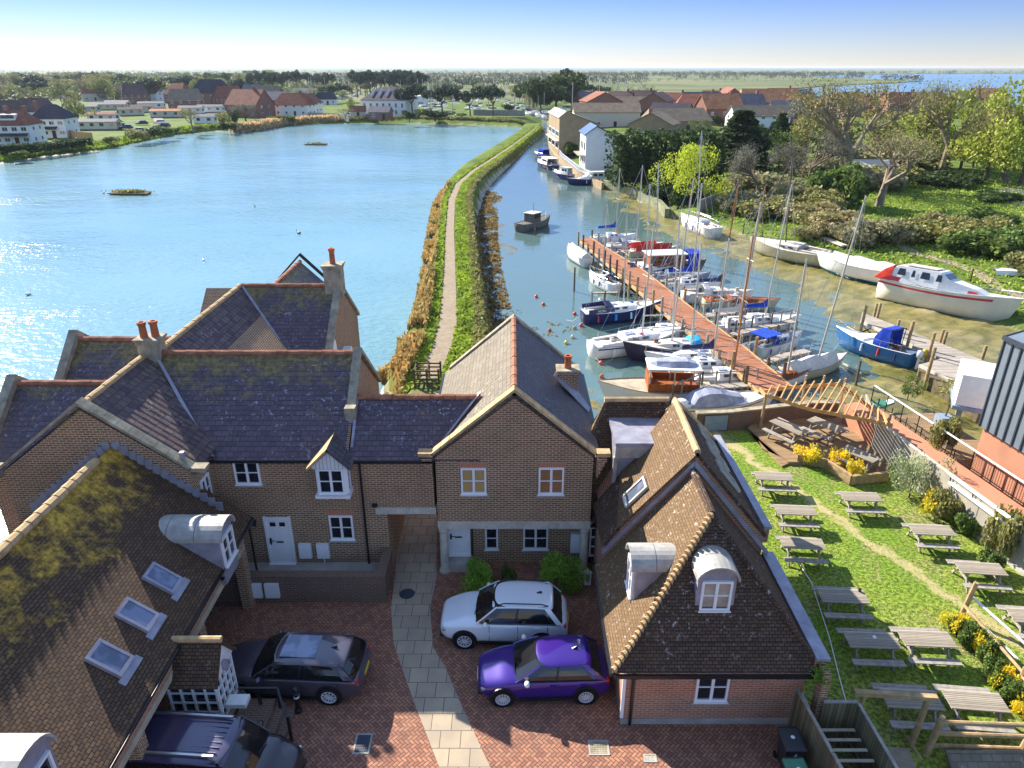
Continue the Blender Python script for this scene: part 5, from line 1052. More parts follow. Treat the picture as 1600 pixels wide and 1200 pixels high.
# ================================================================ JETTIES
def on(u, v, z=-1.7): return G(u, v, z)
jt = thing('main_jetty', 'long red brown timber jetty running diagonally between the moored boats', 'jetty', tuple(G(1060, 490, -1.8)))
JZ = -.45
jl = [G(u, v, JZ) for u, v in [(904, 374), (940, 404), (972, 432), (1050, 498), (1118, 550), (1186, 612)]]; jr = [G(u, v, JZ) for u, v in [(922, 371), (962, 396), (1000, 418), (1090, 488), (1168, 546), (1240, 606)]]
dk_ = MB()
for i in range(5): dk_.slab([jl[i], jr[i], jr[i + 1], jl[i + 1]], .1)
dk_.build('decking', 'deck_red', jt, True)
for P in (jl, jr):
    for a_, b_ in zip(P, P[1:]): MB().beam(a_ + Vector((0, 0, -.12)), b_ + Vector((0, 0, -.12)), .12, .3).build('side_beam', 'new_timber', jt, True)
random.seed(4)
for P, sgn in ((jl, -1), (jr, 1)):
    n_ = 21
    for i in range(n_):
        q = poly_at(P, (i + .2) / n_) + Vector((sgn * .12, 0, 0)); tp = random.choice((.6, 1.0, 1.3, 1.1, .8)); MB().tube((q.x, q.y, -2.6), (q.x + random.uniform(-.05, .05), q.y, JZ + tp), .12, .11, 7).build('piling', random.choice(('piling', 'grey_wood', 'log')), jt, True)
fingers = []
def finger(pts, label, w_=.7, z=-.65, rail=True, mat='deck_grey', rsd=1, first=True):
    P = [G(u, v, z) for u, v in pts]; r = thing('finger_jetty', label, 'jetty', tuple(P[0] + Vector((0, 0, -1))), group='finger jetties beside the long jetty')
    for a_, b_ in zip(P, P[1:]):
        MB().beam(a_, b_, w_, .1).build('decking', mat, r, True); d = (b_ - a_).normalized(); s_ = Vector((-d.y, d.x, 0)) * w_ / 2; L = (b_ - a_).length; n = max(2, int(L / .9))
        for i in range(n + 1):
            for k in (-1, 1):
                q = a_.lerp(b_, i / n) + s_ * k * 1.1; MB().tube((q.x, q.y, -2.6), (q.x, q.y, z + (1.0 if rail and k == rsd else .15)), .075, .065, 6).build('piling', random.choice(('piling', 'grey_wood', 'grey_wood')), r, True)
        if rail: MB().beam(a_ + s_ * rsd * 1.1 + Vector((0, 0, .85)), b_ + s_ * rsd * 1.1 + Vector((0, 0, .85)), .05, .08).build('handrail', 'grey_wood', r, True)
    return r
finger([(1058, 625), (1100, 606), (1186, 600)], 'finger jetty nearest the cottages beside the orange striped boat', rsd=1)
finger([(1100, 494), (1145, 487), (1168, 478)], 'short finger jetty right of the long jetty below the blue boom cover', .9, mat='deck_grey')
finger([(1142, 524), (1180, 514), (1240, 502)], 'finger jetty right of the long jetty beside the blue covered yacht')
finger([(1196, 566), (1225, 556), (1262, 548)], 'finger jetty beside the white boat with the tan tarpaulin', rail=False)
finger([(1028, 440), (1060, 436), (1080, 430)], 'finger jetty by the wooden wheelhouse boat', rail=False)
finger([(925, 458), (965, 457)], 'narrow walkway board below the small sprayhood yacht', .35, rail=False)
finger([(952, 397), (975, 392)], 'short finger jetty near the far end of the long jetty', .5, rail=False)
finger([(1010, 470), (1035, 482)], 'short mossy finger jetty near the middle of the long jetty', .6, rail=False)
gj = thing('quay_jetty', 'grey timber quay jetty with tall posts behind the blue and white motorboat', 'jetty', tuple(G(1450, 545, -1.8)))
q_ = [(1347, 490), (1490, 552), (1555, 583), (1500, 618), (1434, 566), (1478, 560), (1345, 502)]
MB().prism(PG([(1347, 488), (1500, 548), (1600, 590), (1575, 640), (1436, 570), (1470, 560), (1345, 500)], -.5), 'z', -.65, -.5).build('decking', 'deck_grey', gj, True)
MB().prism(PG([(1436, 571), (1570, 641), (1575, 660), (1436, 578)], -.6), 'z', -2.4, -.66).build('sheet_wall', 'fence_wood', gj, True)
MB().beam(G(1345, 502, -.6), G(1462, 560, -.6), .1, .25).build('side_beam', 'pale_stone', gj, True); MB().beam(G(1436, 572, -.6), G(1545, 626, -.6), .1, .3).build('side_beam', 'pale_stone', gj, True)
for u, v, h_ in ((1345, 510, 1.5), (1365, 490, .6), (1371, 489, .6), (1396, 530, 1.3), (1415, 545, 1.9), (1420, 520, .6), (1448, 560, 1.7), (1468, 532, .6), (1473, 535, .6), (1446, 592, 2.0), (1533, 560, .7)):
    b_ = G(u, v, -.8); MB().tube((b_.x, b_.y, -2.8), (b_.x + .12, b_.y, -.5 + h_), .13, .11, 8).build('post', 'log', gj, True)
for a_, b_ in (((1345, 520), (1362, 512)), ((1362, 522), (1347, 508))): MB().beam(G(*a_, -1.2), G(*b_, -1.0), .06, .1).build('brace', 'dark_wood', gj, True)
def mooring(u, v, h_, label, r_=.1, z0=-1.8, mat='piling', lean=0.):
    b_ = G(u, v, z0); tag(MB().tube((b_.x, b_.y, z0 - .9), (b_.x + lean, b_.y, z0 + h_), r_, r_ * .8, 8).build('mooring_post', mat), label, 'post', 'mooring posts standing in the creek')
for u, v, h_, lb in ((897, 455, 2.4, 'thin dark mooring post left of the small sprayhood yacht'), (836, 368, 1.0, 'short dark post below the old fishing boat'), (1160, 370, 1.8, 'weathered post on the mud by the white yacht on the bank'), (1187, 395, 2.6, 'tall weathered post at the bow of the green stained hull'),
        (1285, 400, 2.2, 'thick post by the stern of the green stained hull'), (1391, 425, 1.6, 'post between the teal keeled boat and the red motor cruiser'), (1510, 460, 2.6, 'timber post behind the bow of the red motor cruiser'), (1336, 605, 2.0, 'dark post on the sand behind the pergola')):
    mooring(u, v, h_, lb)
# ================================================================ BOATS
yrand = random.Random(6)
def yacht(name, label, u, v, L, hd, hull='white_gel', B=None, fb=.85, mast=0, mastm='mast_alloy', boom=None, spray=None, cover=None, cabin=True, boot=None, anti=None, roll=0, pitch=0, z=-1.72, keel=False, group=None, cat='sailing boat', deck='white_gel', lean=0, wheel=False, draft=.35, rails=True, trim=None, windows=True):
    if not roll and mast: roll = yrand.uniform(-4, 4); pitch = yrand.uniform(-2.5, 2.5)
    if anti is None and hull in ('white_gel', 'cream_hull', 'canvas'): anti = 'hull_green'
    B = B or L * .31; p = G(u, v, z + fb * .7)
    r = thing(name, label, cat, (p.x, p.y, z), R(hd), group, rx=R(roll), ry=R(pitch))
    N_ = 9; secs = []; low = []; dk = []
    for i in range(N_):
        s_ = i / (N_ - 1); x = (s_ - .45) * L; b = B / 2 * (min(1, .72 + .62 * s_) if s_ < .45 else (1 - ((s_ - .45) / .55) ** 2.2) ** .8); b = max(b, .03)
        sh = fb * (1 + .28 * (s_ - .35) ** 2 * 2.2); kd = -draft * (1 - .9 * max(0, (s_ - .7) / .3) ** 1.5) * (.6 + .4 * min(1, s_ * 4)); xr = x + (.12 * L * max(0, s_ - .85) / .15 * .6 if s_ > .85 else 0)
        ring = [(xr, -b, sh), (x + (xr - x) * .5, -b * .93, sh * .45), (x, -b * .72, .02), (x - .02, -b * .3, kd * .7), (x - .05, 0, kd), (x - .02, b * .3, kd * .7), (x, b * .72, .02), (x + (xr - x) * .5, b * .93, sh * .45), (xr, b, sh)]
        secs.append(ring); dk.append([(xr, -b + .015, sh - .03), (xr, -b * .5, sh + .02), (xr, 0, sh + .04), (xr, b * .5, sh + .02), (xr, b - .015, sh - .03)])
    mb = MB().loft(secs, False, False); n = 9; mb.f.append(list(range(n)))
    mb.build('hull', hull, r, smooth=True)
    if anti:
        mb = MB().loft([[(q[0], q[1] * 1.012, min(q[2], .12)) for q in ring[2:7]] for ring in secs], False, False); mb.v = [Vector((a.x, a.y * 1.02, a.z - .01)) for a in mb.v]; mb.build('antifouling', anti, r, smooth=True)
    MB().loft(dk, False, False).build('deck', deck, r, smooth=True)
    for k in (-1, 1): MB().path([Vector(q[0 if k < 0 else 8]) + Vector((0, 0, .03)) for q in secs], .03, 5).build('gunwale', trim or 'grey_wood', r)
    if boot:
        for k in (0, 8):
            Ls = [[Vector(q[k]) * .78 + Vector(q[1 if k == 0 else 7]) * .22 + Vector((0, (-.015 if k == 0 else .015), 0)), Vector(q[k]) * .6 + Vector(q[1 if k == 0 else 7]) * .4 + Vector((0, (-.015 if k == 0 else .015), 0))] for q in secs[:-1]]
            MB().loft(Ls, False, False).build('stripe', boot, r)
    if keel: MB().box(-.2 * L, .15 * L, -.08, .08, -draft - .45, -draft * .8).build('keel', anti or hull, r); MB().box(-.45 * L, -.4 * L, -.04, .04, -draft - .3, fb * .3).build('rudder', anti or hull, r)
    zt = fb + .02
    if cover:                                    # canvas over the whole boat
        cs = []
        for i in range(8):
            s_ = .02 + .8 * i / 7; x = (s_ - .45) * L; b = B / 2 * (min(1, .72 + .62 * s_) if s_ < .45 else (1 - ((s_ - .45) / .55) ** 2.2) ** .8) * .93; top = .55 + .12 * math.sin(i * 2.1)
            cs.append([(x, -b, zt - .05), (x, -b * .7, zt + top * .55), (x, 0, zt + top + .1), (x, b * .7, zt + top * .55), (x, b, zt - .05)])
        mb = MB().loft(cs, False, False); mb.f += [[0, 1, 2, 3, 4], [len(mb.v) - 5 + i for i in range(5)]]; mb.build('cover', cover, r, smooth=False)
    elif cabin:
        ch = .42; c = MB().loft([[(x, -w_, zt - .04), (x, -w_ * .86, zt + h_), (x, 0, zt + h_ + .06), (x, w_ * .86, zt + h_), (x, w_, zt - .04)] for x, w_, h_ in ((-.12 * L, B * .33, ch), (.05 * L, B * .33, ch * .97), (.2 * L, B * .26, ch * .7), (.3 * L, B * .14, .1))], False, False)
        c.f += [[0, 1, 2, 3, 4], [15, 16, 17, 18, 19]]; c.build('coachroof', deck, r)
        if windows:
            for k in (-1, 1):
                for x in (-.03, .08): MB().add([(x * L - .05 * L * .7, k * B * .333, zt + .14), (x * L + .05 * L * .7, k * B * .325, zt + .14), (x * L + .05 * L * .7, k * (B * .298), zt + .32), (x * L - .05 * L * .7, k * (B * .306), zt + .34)], [(0, 1, 2, 3)]).build('window', 'glass_dark', r)
        MB().box(-.1 * L, .0, -.28, .28, zt + ch + .03, zt + ch + .1).build('hatch', 'grey_cloth', r)
        ck = MB(); ck.box(-.4 * L, -.14 * L, -B * .3, -B * .22, zt - .02, zt + .18).box(-.4 * L, -.14 * L, B * .22, B * .3, zt - .02, zt + .18).build('coaming', deck, r); MB().box(-.39 * L, -.14 * L, -B * .21, B * .21, zt, zt + .035).build('cockpit_sole', 'old_hull', r)
        MB().tube((-.42 * L, 0, zt + .2), (-.27 * L, .05, zt + .35), .025, .02, 5).build('tiller', 'varnish', r)
    if spray: MB().loft([[(x, -B * .33, zt), (x, -B * .31, zt + h_ * .7), (x, 0, zt + h_), (x, B * .31, zt + h_ * .7), (x, B * .33, zt)] for x, h_ in ((-.06 * L, .45), (-.1 * L, .85), (-.17 * L, .95), (-.19 * L, .9))], False, False).build('sprayhood', spray, r, smooth=False)
    if rails:
        mb = MB(); pts = [(q[0][0], q[0][1] * .97, q[0][2] + .5) for q in secs[1:]]; pt2 = [(a, -b, c) for a, b, c in pts]
        mb.path(pts[:-1], .012, 4).path(pt2[:-1], .012, 4)
        for P in (pts, pt2):
            for q in P[:-1:2]: mb.tube(q, (q[0], q[1], q[2] - .5), .014, .014, 4)
        e = secs[-1][0]; mb.path([pts[-2], (e[0] - .1, 0, e[2] + .55), pt2[-2]], .02, 5); mb.tube((e[0] - .1, 0, e[2] + .55), (e[0] - .15, 0, e[2]), .02, .02, 5)
        mb.build('guard_rail', 'steel', r)
    if rails and cat != 'motor cruiser':
        for k in (-1, 1):
            for i in range(3): x = (-.3 + .22 * i) * L; MB().tube((x, k * (B * .49), fb * .9), (x, k * (B * .5), fb * .35), .07, .07, 7).build('fender', yrand.choice(('white_gel', 'navy', 'royal', 'buoy_red')), r)
        for i in range(4):
            x, y = yrand.uniform(-.38, .36) * L, yrand.uniform(-.2, .2) * B; MB().box(x - .18, x + .18, y - .12, y + .12, zt + .02, zt + yrand.uniform(.15, .6)).build('deck_gear', yrand.choice(('grey_cloth', 'canvas', 'navy', 'rust_wood', 'orange', 'pale_stone', 'royal')), r, bev=.04)
        MB().path([(.1 * L, .2, zt + .3), (.2 * L, -.1, zt + .1), (.3 * L, .1, zt + .08), (.42 * L, 0, zt + .1)], .03, 4).build('rope', 'rope', r)
    if mast:
        mx = .1 * L; MB().tube((mx, 0, zt + .3), (mx, lean * 0, zt + mast), .085, .06, 8).build('mast', mastm, r)
        MB().tube((mx, -B * .3, zt + mast * .55), (mx, B * .3, zt + mast * .55), .02, .02, 5).build('spreader', mastm, r)
        e = secs[-1][0]; st_ = MB()
        for q in ((e[0], 0, e[2]), (-.44 * L, 0, fb), (mx - .1, -B * .48, fb), (mx - .1, B * .48, fb)): st_.tube((mx, 0, zt + mast - .05), q, .014, .014, 3, False)
        st_.build('rigging', 'steel', r)
        if boom:
            MB().tube((mx - .1, 0, zt + 1.25), (mx - .42 * L, .05, zt + 1.3), .05, .05, 6).build('boom', mastm, r)
            if boom != 'bare': MB().loft([[(mx - .06 - i * .07 * L, -.1 - .03 * (i % 2), zt + 1.28), (mx - .06 - i * .07 * L, 0, zt + 1.12), (mx - .06 - i * .07 * L, .12, zt + 1.28), (mx - .06 - i * .07 * L, 0, zt + (2.0 if i == 0 else 1.62 - .03 * i))] for i in range(7)], True).build('sail_cover', boom, r)
    if wheel == 'outboard': MB().box(-.5 * L - .25, -.45 * L, -.12, .12, fb * .4, fb + .35).build('outboard_motor', 'black_plastic', r, bev=.04); MB().box(-.5 * L - .12, -.47 * L, -.05, .05, -.3, fb * .4).build('outboard_leg', 'white_gel', r)
    return r
YG = 'sailing boats moored along the long jetty'
yacht('sailing_boat', 'white boat under a cream canvas cover near the far end of the jetty', 904, 398, 7.4, 104, B=2.3, fb=1.0, cover='canvas', anti='old_hull', rails=False, group=YG, draft=.7)
yacht('sailing_boat', 'small white yacht with folded blue grey sprayhood left of the jetty', 944, 440, 6.2, 112, spray='grey_cloth', mast=8.0, fb=.9, anti='hull_green', group=YG, z=-1.8)
b3 = yacht('sailing_boat', 'navy hulled yacht with navy cockpit cloths with white lettering', 963, 486, 7.9, 14, hull='navy', B=2.6, fb=1.1, mast=9.5, spray='navy', trim='white_gel', anti='navy', group=YG, draft=.6)
MB().box(-3.3, -1.2, -1.07, -1.04, 1.15, 1.6).build('dodger', 'navy', b3); MB().box(-3.3, -1.2, 1.04, 1.07, 1.15, 1.6).build('dodger', 'navy', b3); text('NCRU', (-1.9, -1.075, 1.36), (R(90), 0, 0), .3, 'white_paint', b3)
for x in (-.5, 1.2): MB().box(x - .12, x + .12, -1.32, -1.22, .35, .95).build('fender', 'cyan_cloth', b3, bev=.04)
yacht('sailing_boat', 'white yacht with a navy hull stripe and blue boom end cover', 988, 532, 9.3, 24, B=2.9, fb=1.1, boot='navy', mast=9.5, boom=None, group=YG, draft=.5)
yacht('sailing_boat', 'dark aubergine hulled yacht with cream deck and turquoise sprayhood', 1062, 545, 8.3, 184, hull='aubergine', B=2.8, fb=1.1, spray='cyan_cloth', mast=10, boom='bare', deck='canvas', group=YG, draft=.5)
yacht('sailing_boat', 'white yacht with purple trim tucked below the jetty ladder', 1092, 560, 7.5, 176, B=2.5, fb=.9, mast=9, boot='aubergine', group=YG)
yacht('sailing_boat', 'long white bare decked boat beside the wooden cabin cruiser', 1132, 590, 6.8, 8, B=2.5, fb=.9, mast=10.5, mastm='varnish', cabin=True, rails=False, group=YG)
b9 = yacht('motor_boat', 'white boat with an orange varnished topside and grey tarpaulin by the garden wall', 1120, 631, 7.6, 12, B=2.5, fb=1.0, cover=None, boot='varnish', cat='motor boat', deck='white_gel', rails=False)
MB().loft([[(x, -w_, 1.05), (x, -w_ * .6, 1.05 + h_ * .8), (x, 0, 1.05 + h_), (x, w_ * .6, 1.05 + h_ * .8), (x, w_, 1.05)] for x, w_, h_ in ((-2.4, .9, .2), (-1.8, 1.0, .75), (-1.0, 1.05, 1.0), (0, 1.1, .95), (.8, 1.0, .6), (1.8, .8, .35))], False, False).build('tarpaulin', 'grey_cloth', b9)
MB().lathe([(.5, 0), (.48, .25), (.3, .4), (0, .45)], (-2.9, -.2, 1.05), 14).build('dinghy_cover', 'white_gel', b9)
# wooden cabin cruiser with canopy
b6 = yacht('cabin_cruiser', 'white wooden cruiser with a white canopy roof carrying a folded grey tender', 1036, 609, 8.0, 176, B=3.0, fb=1.1, cabin=False, cat='cabin cruiser', rails=False, trim='varnish', deck='cream_stone')
MB().box(-2.6, 1.4, -1.2, 1.2, 2.75, 2.86).build('canopy_roof', 'white_gel', b6, bev=.05)
for x in (-2.4, -.6, 1.2):
    for k in (-1.1, 1.1): MB().box(x - .05, x + .05, k - .05, k + .05, 1.15, 2.75).build('canopy_post', 'pale_stone', b6)
[MB().box(-2.5, 1.3, y_ - .05, y_ + .05, 1.15, 1.75).build('side_board', 'rust_wood', b6) for y_ in (-1.17, 1.17)]; MB().box(-2.5, 1.2, -.9, .9, 1.16, 1.3).build('cockpit_floor', 'rust_wood', b6); MB().box(1.0, 1.3, -1.05, 1.05, 1.16, 2.2).build('bulkhead', 'rust_wood', b6)
MB().loft([[(x, -w_, 2.87), (x, -w_ * .5, 2.87 + h_), (x, w_ * .5, 2.87 + h_ * .9), (x, w_, 2.87)] for x, w_, h_ in ((-2.3, .5, .15), (-1.6, .8, .4), (-.3, .85, .35), (.7, .6, .3), (1.1, .2, .1))], False, False).build('folded_tender', 'grey_cloth', b6)
# right side of the jetty
yacht('sailing_boat', 'small yacht with a blue cover at the far end of the jetty', 955, 371, 6.5, 15, boom='royal', mast=9, fb=.8, group=YG)
yacht('sailing_boat', 'white yacht with pink stripe and grey tent cover beyond the jetty', 985, 385, 8.0, 10, boot='red_trim', spray='grey_cloth', mast=10, B=2.5, group=YG)
b12 = yacht('sailing_boat', 'boat with bright red canvas dodgers behind the jetty', 1018, 392, 7, 12, hull='cream_hull', fb=.8, mast=10.5, group=YG)
MB().box(-2.6, 1.2, -1.12, -1.08, .9, 1.7).build('dodger', 'red_cloth', b12); MB().box(1.2, 2.6, -.9, -.86, .9, 1.6).build('dodger', 'red_cloth', b12); MB().box(-2.6, 1.2, 1.08, 1.12, .9, 1.7).build('dodger', 'red_cloth', b12)
b13 = yacht('cabin_cruiser', 'wooden wheelhouse boat with a big royal blue tarpaulin at its stern', 1036, 415, 9, 8, hull='old_hull', B=3.1, fb=1.2, cabin=False, cat='cabin cruiser', rails=False, trim='rust_wood')
MB().box(-2.2, 2.4, -1.2, 1.2, 1.2, 2.4).build('wheelhouse', 'rust_wood', b13); MB().box(-2.4, 2.6, -1.35, 1.35, 2.402, 2.5).build('wheelhouse_roof', 'white_gel', b13)
for i in range(5): MB().box(-1.9 + i * .85, -1.35 + i * .85, -1.24, -1.2, 1.6, 2.2).build('window', 'glass_dark', b13)
MB().loft([[(x, -1.5, 1.0), (x, -1.4, 2.5), (x, 0, 2.8), (x, 1.4, 2.5), (x, 1.5, 1.0)] for x in (2.62, 3.4, 4.2)], False, False).build('tarpaulin', 'royal', b13)
yacht('sailing_boat', 'navy and white yacht beside the wooden wheelhouse boat', 1000, 424, 7.5, 6, hull='navy', spray='navy', mast=9.5, boom='bare', deck='white_gel', group=YG)
yacht('sailing_boat', 'grey decked yacht nearer than the wooden wheelhouse boat', 1052, 432, 7.5, 10, hull='hull_blue_grey', mast=10.5, deck='hull_blue_grey', group=YG)
b15 = yacht('sailing_boat', 'cream yacht with a long dark blue boom cover right of the jetty', 1114, 460, 7.6, 8, B=2.5, fb=.9, mast=11.5, mastm='rust_wood', boom='navy', deck='canvas', spray='white_gel', group=YG)
yacht('sailing_boat', 'yacht with a varnished deck and red cockpit right of the jetty', 1150, 472, 7.8, 6, hull='cream_hull', deck='rust_wood', mast=11, mastm='varnish', fb=.8, group=YG)
yacht('sailing_boat', 'white yacht with a bright blue mainsail cover by the railed finger jetty', 1183, 503, 7.3, 14, B=2.4, boom='royal', mast=12.0, group=YG, fb=1.0)
b18 = yacht('cabin_cruiser', 'pale blue cabin boat with a bright blue canopy at the end of the finger jetty', 1212, 537, 6.0, 34, hull='white_gel', spray='royal', mast=0, fb=1.0, deck='hull_blue_grey', cat='cabin cruiser')
MB().box(-2.8, -.6, -.95, .95, 2.0, 2.06).build('canopy', 'royal', b18)
for x in (-2.7, -.7):
    for k in (-.9, .9): MB().tube((x, k, 1.0), (x, k, 2.0), .025, .025, 5).build('canopy_post', 'steel', b18)
yacht('sailing_boat', 'cream sided boat under a tan and grey tarpaulin beside the jetty foot', 1266, 572, 6.8, 28, hull='cream_hull', cover='canvas', fb=.9, mast=13, group=YG, rails=False, roll=6)
yacht('sailing_boat', 'grey yacht with bare boom near the foot of the long jetty', 1222, 592, 0.1 + 4.9, 24, hull='white_gel', fb=.7, mast=9, deck='rust_wood', rails=False, group=YG)
# boats on the bank
yacht('sailing_boat', 'white yacht aground by the grassy bank with a tall bare mast', 1094, 352, 9.2, 104, B=2.9, fb=1.2, mast=11.5, z=-1.6, keel=True, anti='white_gel', deck='white_gel', boom='bare', draft=.7, group='boats aground on the far mud')
yacht('sailing_boat', 'green stained old white hull aground below the brambles', 1239, 391, 9.2, 128, B=2.9, fb=1.25, mast=10, mastm='bark', z=-1.35, hull='cream_hull', anti='hull_green', deck='pale_stone', rails=False, draft=.95, roll=-8, boom=None, group='boats aground on the far mud')
yacht('sailing_boat', 'boat with white topsides and teal keel under a pale canvas on the mud', 1345, 417, 8.3, 124, B=2.8, fb=1.25, z=-1.2, anti='teal_hull', cover='canvas', rails=False, draft=1.05, keel=True, roll=-6, group='boats aground on the far mud')
m1 = yacht('motor_cruiser', 'large white and red motor cruiser lying aground on the mud', 1462, 460, 10.6, -47, B=3.3, fb=1.75, z=-1.55, cabin=False, cat='motor cruiser', hull='pale_hull', deck='white_gel', draft=.5, rails=True, trim='white_gel', roll=-7, boot='red_trim')
MB().loft([[(x, -w_, 1.85), (x, -w_ * .9, 1.85 + h_), (x, w_ * .9, 1.85 + h_), (x, w_, 1.85)] for x, w_, h_ in ((-3.9, 1.35, 1.0), (-3.4, 1.4, 1.45), (.3, 1.4, 1.5), (1.1, 1.3, .9), (3.2, 1.0, .5), (4.2, .6, .12))], False, False).build('wheelhouse', 'white_gel', m1)
MB().loft([[(x, -w_, 1.84), (x, -w_ * .92, 1.9 + h_), (x, w_ * .92, 1.9 + h_), (x, w_, 1.84)] for x, w_, h_ in ((-5.2, 1.3, .1), (-4.4, 1.4, .9), (-3.7, 1.44, 1.35))], False, False).build('aft_canopy', 'red_cloth', m1)
for k in (-1, 1): MB().add([(-4.6, k * 1.5, 1.88), (3.6, k * 1.02, 1.88), (3.3, k * .98, 2.15), (-3.8, k * 1.42, 2.3)], [(0, 1, 2, 3)]).build('red_band', 'red_trim', m1)
for k in (-1, 1):
    for x, w_ in ((-2.9, .7), (-1.9, .35), (-.9, .8), (.25, .5)): MB().add([(x - w_ / 2, k * 1.385, 2.5), (x + w_ / 2, k * 1.385, 2.5), (x + w_ / 2 - .08, k * 1.325, 3.1), (x - w_ / 2 + .08, k * 1.325, 3.1)], [(0, 1, 2, 3)]).build('window', 'glass_dark', m1)
MB().add([(.42, -1.15, 3.25), (.42, 1.15, 3.25), (1.05, 1.1, 2.85), (1.05, -1.1, 2.85)], [(0, 1, 2, 3)]).build('windscreen', 'glass_dark', m1); MB().box(-2.9, -.2, -1.0, 1.0, 3.4, 3.46).build('roof_hatch', 'pale_stone', m1); MB().tube((.1, 0, 3.3), (.1, 0, 4.6), .04, .03, 6).build('mast', 'steel', m1)
m2 = yacht('motor_boat', 'blue and white cuddy motorboat with twin outboards and a blue canopy', 1374, 543, 6.0, 124, B=2.2, fb=1.05, z=-1.65, cabin=False, cat='motor boat', hull='blue_hull', deck='white_gel', trim='white_gel', draft=.4, rails=True, roll=4)
MB().loft([[(x, -w_, 1.05), (x, -w_ * .8, 1.05 + h_), (x, w_ * .8, 1.05 + h_), (x, w_, 1.05)] for x, w_, h_ in ((-.2, .95, .5), (.9, .85, .45), (2.2, .45, .1))], False, False).build('cuddy', 'white_gel', m2)
MB().loft([[(x, -.95, 1.1), (x, -.85, 1.1 + h_), (x, .85, 1.1 + h_), (x, .95, 1.1)] for x, h_ in ((.15, .6), (-.3, 1.35), (-1.0, 1.4))], False, False).build('canopy', 'royal', m2)
MB().path([(-1.1, -.9, 1.1), (-1.15, -.85, 2.5), (-1.15, .85, 2.5), (-1.1, .9, 1.1)], .03, 6).build('canopy_frame', 'black_paint', m2); MB().box(-2.7, -1.2, -.8, .8, 1.08, 1.12).build('cockpit_sole', 'old_hull', m2); MB().box(.5, 1.1, -.87, -.8, 1.2, 1.42).build('window', 'aubergine', m2)
for y, mt in ((-.35, 'yellow'), (.35, 'white_gel')): MB().lathe([(0, -.1), (.2, 0), (.24, .3), (.16, .5), (0, .55)], (-3.1, y, 1.0), 10).build('outboard_motor', mt, m2, smooth=True); MB().box(-3.2, -3.05, y - .06, y + .06, .1, 1.0).build('outboard_leg', 'white_gel', m2)
m3 = yacht('fishing_boat', 'old grey wooden fishing boat moored alone in mid channel', 832, 349, 6.8, 52, hull='old_hull', B=2.3, fb=1.0, cabin=False, cat='fishing boat', deck='old_hull', z=-1.8, draft=.4, rails=False)
MB().box(-.9, .9, -.75, .75, 1.0, 2.15).build('wheelhouse', 'old_hull', m3); MB().box(-1.1, 1.0, -.88, .88, 2.152, 2.22).build('wheelhouse_roof', 'pale_stone', m3); MB().box(-.6, .6, -.78, -.74, 1.5, 2.0).box(.88, .93, -.6, .6, 1.5, 2.0).build('window', 'dark_wood', m3); MB().path([(2.0, -.8, 1.2), (3.2, 0, 2.1), (2.0, .8, 1.2)], .04, 5).build('pulpit', 'steel', m3); MB().tube((.2, 0, 2.2), (.2, 0, 3.5), .03, .02, 5).build('mast', 'dark_wood', m3)
def cruiser(u, v, L, hd, label, hull='navy', cab='white_gel'):
    c = yacht('cabin_cruiser', label, u, v, L, hd, hull=hull, cabin=False, cat='cabin cruiser', z=-1.8, fb=.95, rails=True, group='cabin cruisers moored below the townhouses')
    MB().loft([[(x, -w_, .95), (x, -w_ * .85, .95 + h_), (x, w_ * .85, .95 + h_), (x, w_, .95)] for x, w_, h_ in ((-.32 * L, L * .12, 1.3), (0.05 * L, L * .12, 1.3), (.14 * L, L * .11, .6), (.33 * L, L * .05, .15))], False, False).build('wheelhouse', cab, c)
    for k in (-1, 1):
        for x in (-.22, -.08): MB().box((x - .05) * L, (x + .05) * L, k * L * .122 - .03, k * L * .122 + .03, 1.6, 2.0).build('window', 'glass_dark', c)
    MB().box(-.36 * L, .08 * L, -L * .11, L * .11, 2.252, 2.32).build('wheelhouse_roof', cab, c); return c
cruiser(855, 257, 10.5, 106, 'navy hulled cruiser with white cabin beside the white railing'); cruiser(881, 274, 5.6, 128, 'small navy and white boat between the two larger cruisers')
cruiser(923, 282, 7.6, 188, 'broad navy cruiser with a white wheelhouse below the white townhouse'); cruiser(847, 243, 7.5, 112, 'blue covered cruiser farthest along the quay', cab='royal')
def floatball(u, v, mat, label, r_=.17):
    b_ = G(u, v, -1.8 + .1); r = thing('mooring_buoy', label, 'buoy', tuple(b_), group='mooring buoys left of the yachts')
    MB().lathe([(0, -r_)] + [(r_ * math.cos(a), r_ * math.sin(a)) for a in [i * math.pi / 8 for i in range(-3, 4)]] + [(0, r_)], (0, 0, 0), 14).build('float', mat, r, smooth=True); MB().tube((0, 0, r_ * .9), (0, 0, r_ + .07), .03, .03, 6).build('eye', 'steel', r)
for u, v, mt, lb in ((838, 463, 'orange', 'orange buoy nearest the middle of the creek'), (849, 475, 'orange', 'orange buoy below and right of the topmost buoy'), (859, 516, 'terracotta', 'brownish buoy on its own over the seaweed'), (898, 490, 'buoy_red', 'red buoy at the stern of the navy yacht'),
        (908, 508, 'buoy_red', 'red buoy below the navy yacht transom'), (885, 535, 'yellow', 'yellow and black buoy left of the striped yacht'), (895, 526, 'pale_stone', 'small pale buoy above the yellow one'), (939, 567, 'orange', 'orange buoy beneath the white striped yacht'), (898, 512, 'coping', 'greyish buoy between the two red ones'), (940, 588, 'terracotta', 'rusty buoy near the chimney of the gabled house')): floatball(u, v, mt, lb)
sb = thing('paddle_board', 'green and white paddle board on the sand behind the pergola', 'paddle board', tuple(G(1372, 634, -1.1)), R(25))
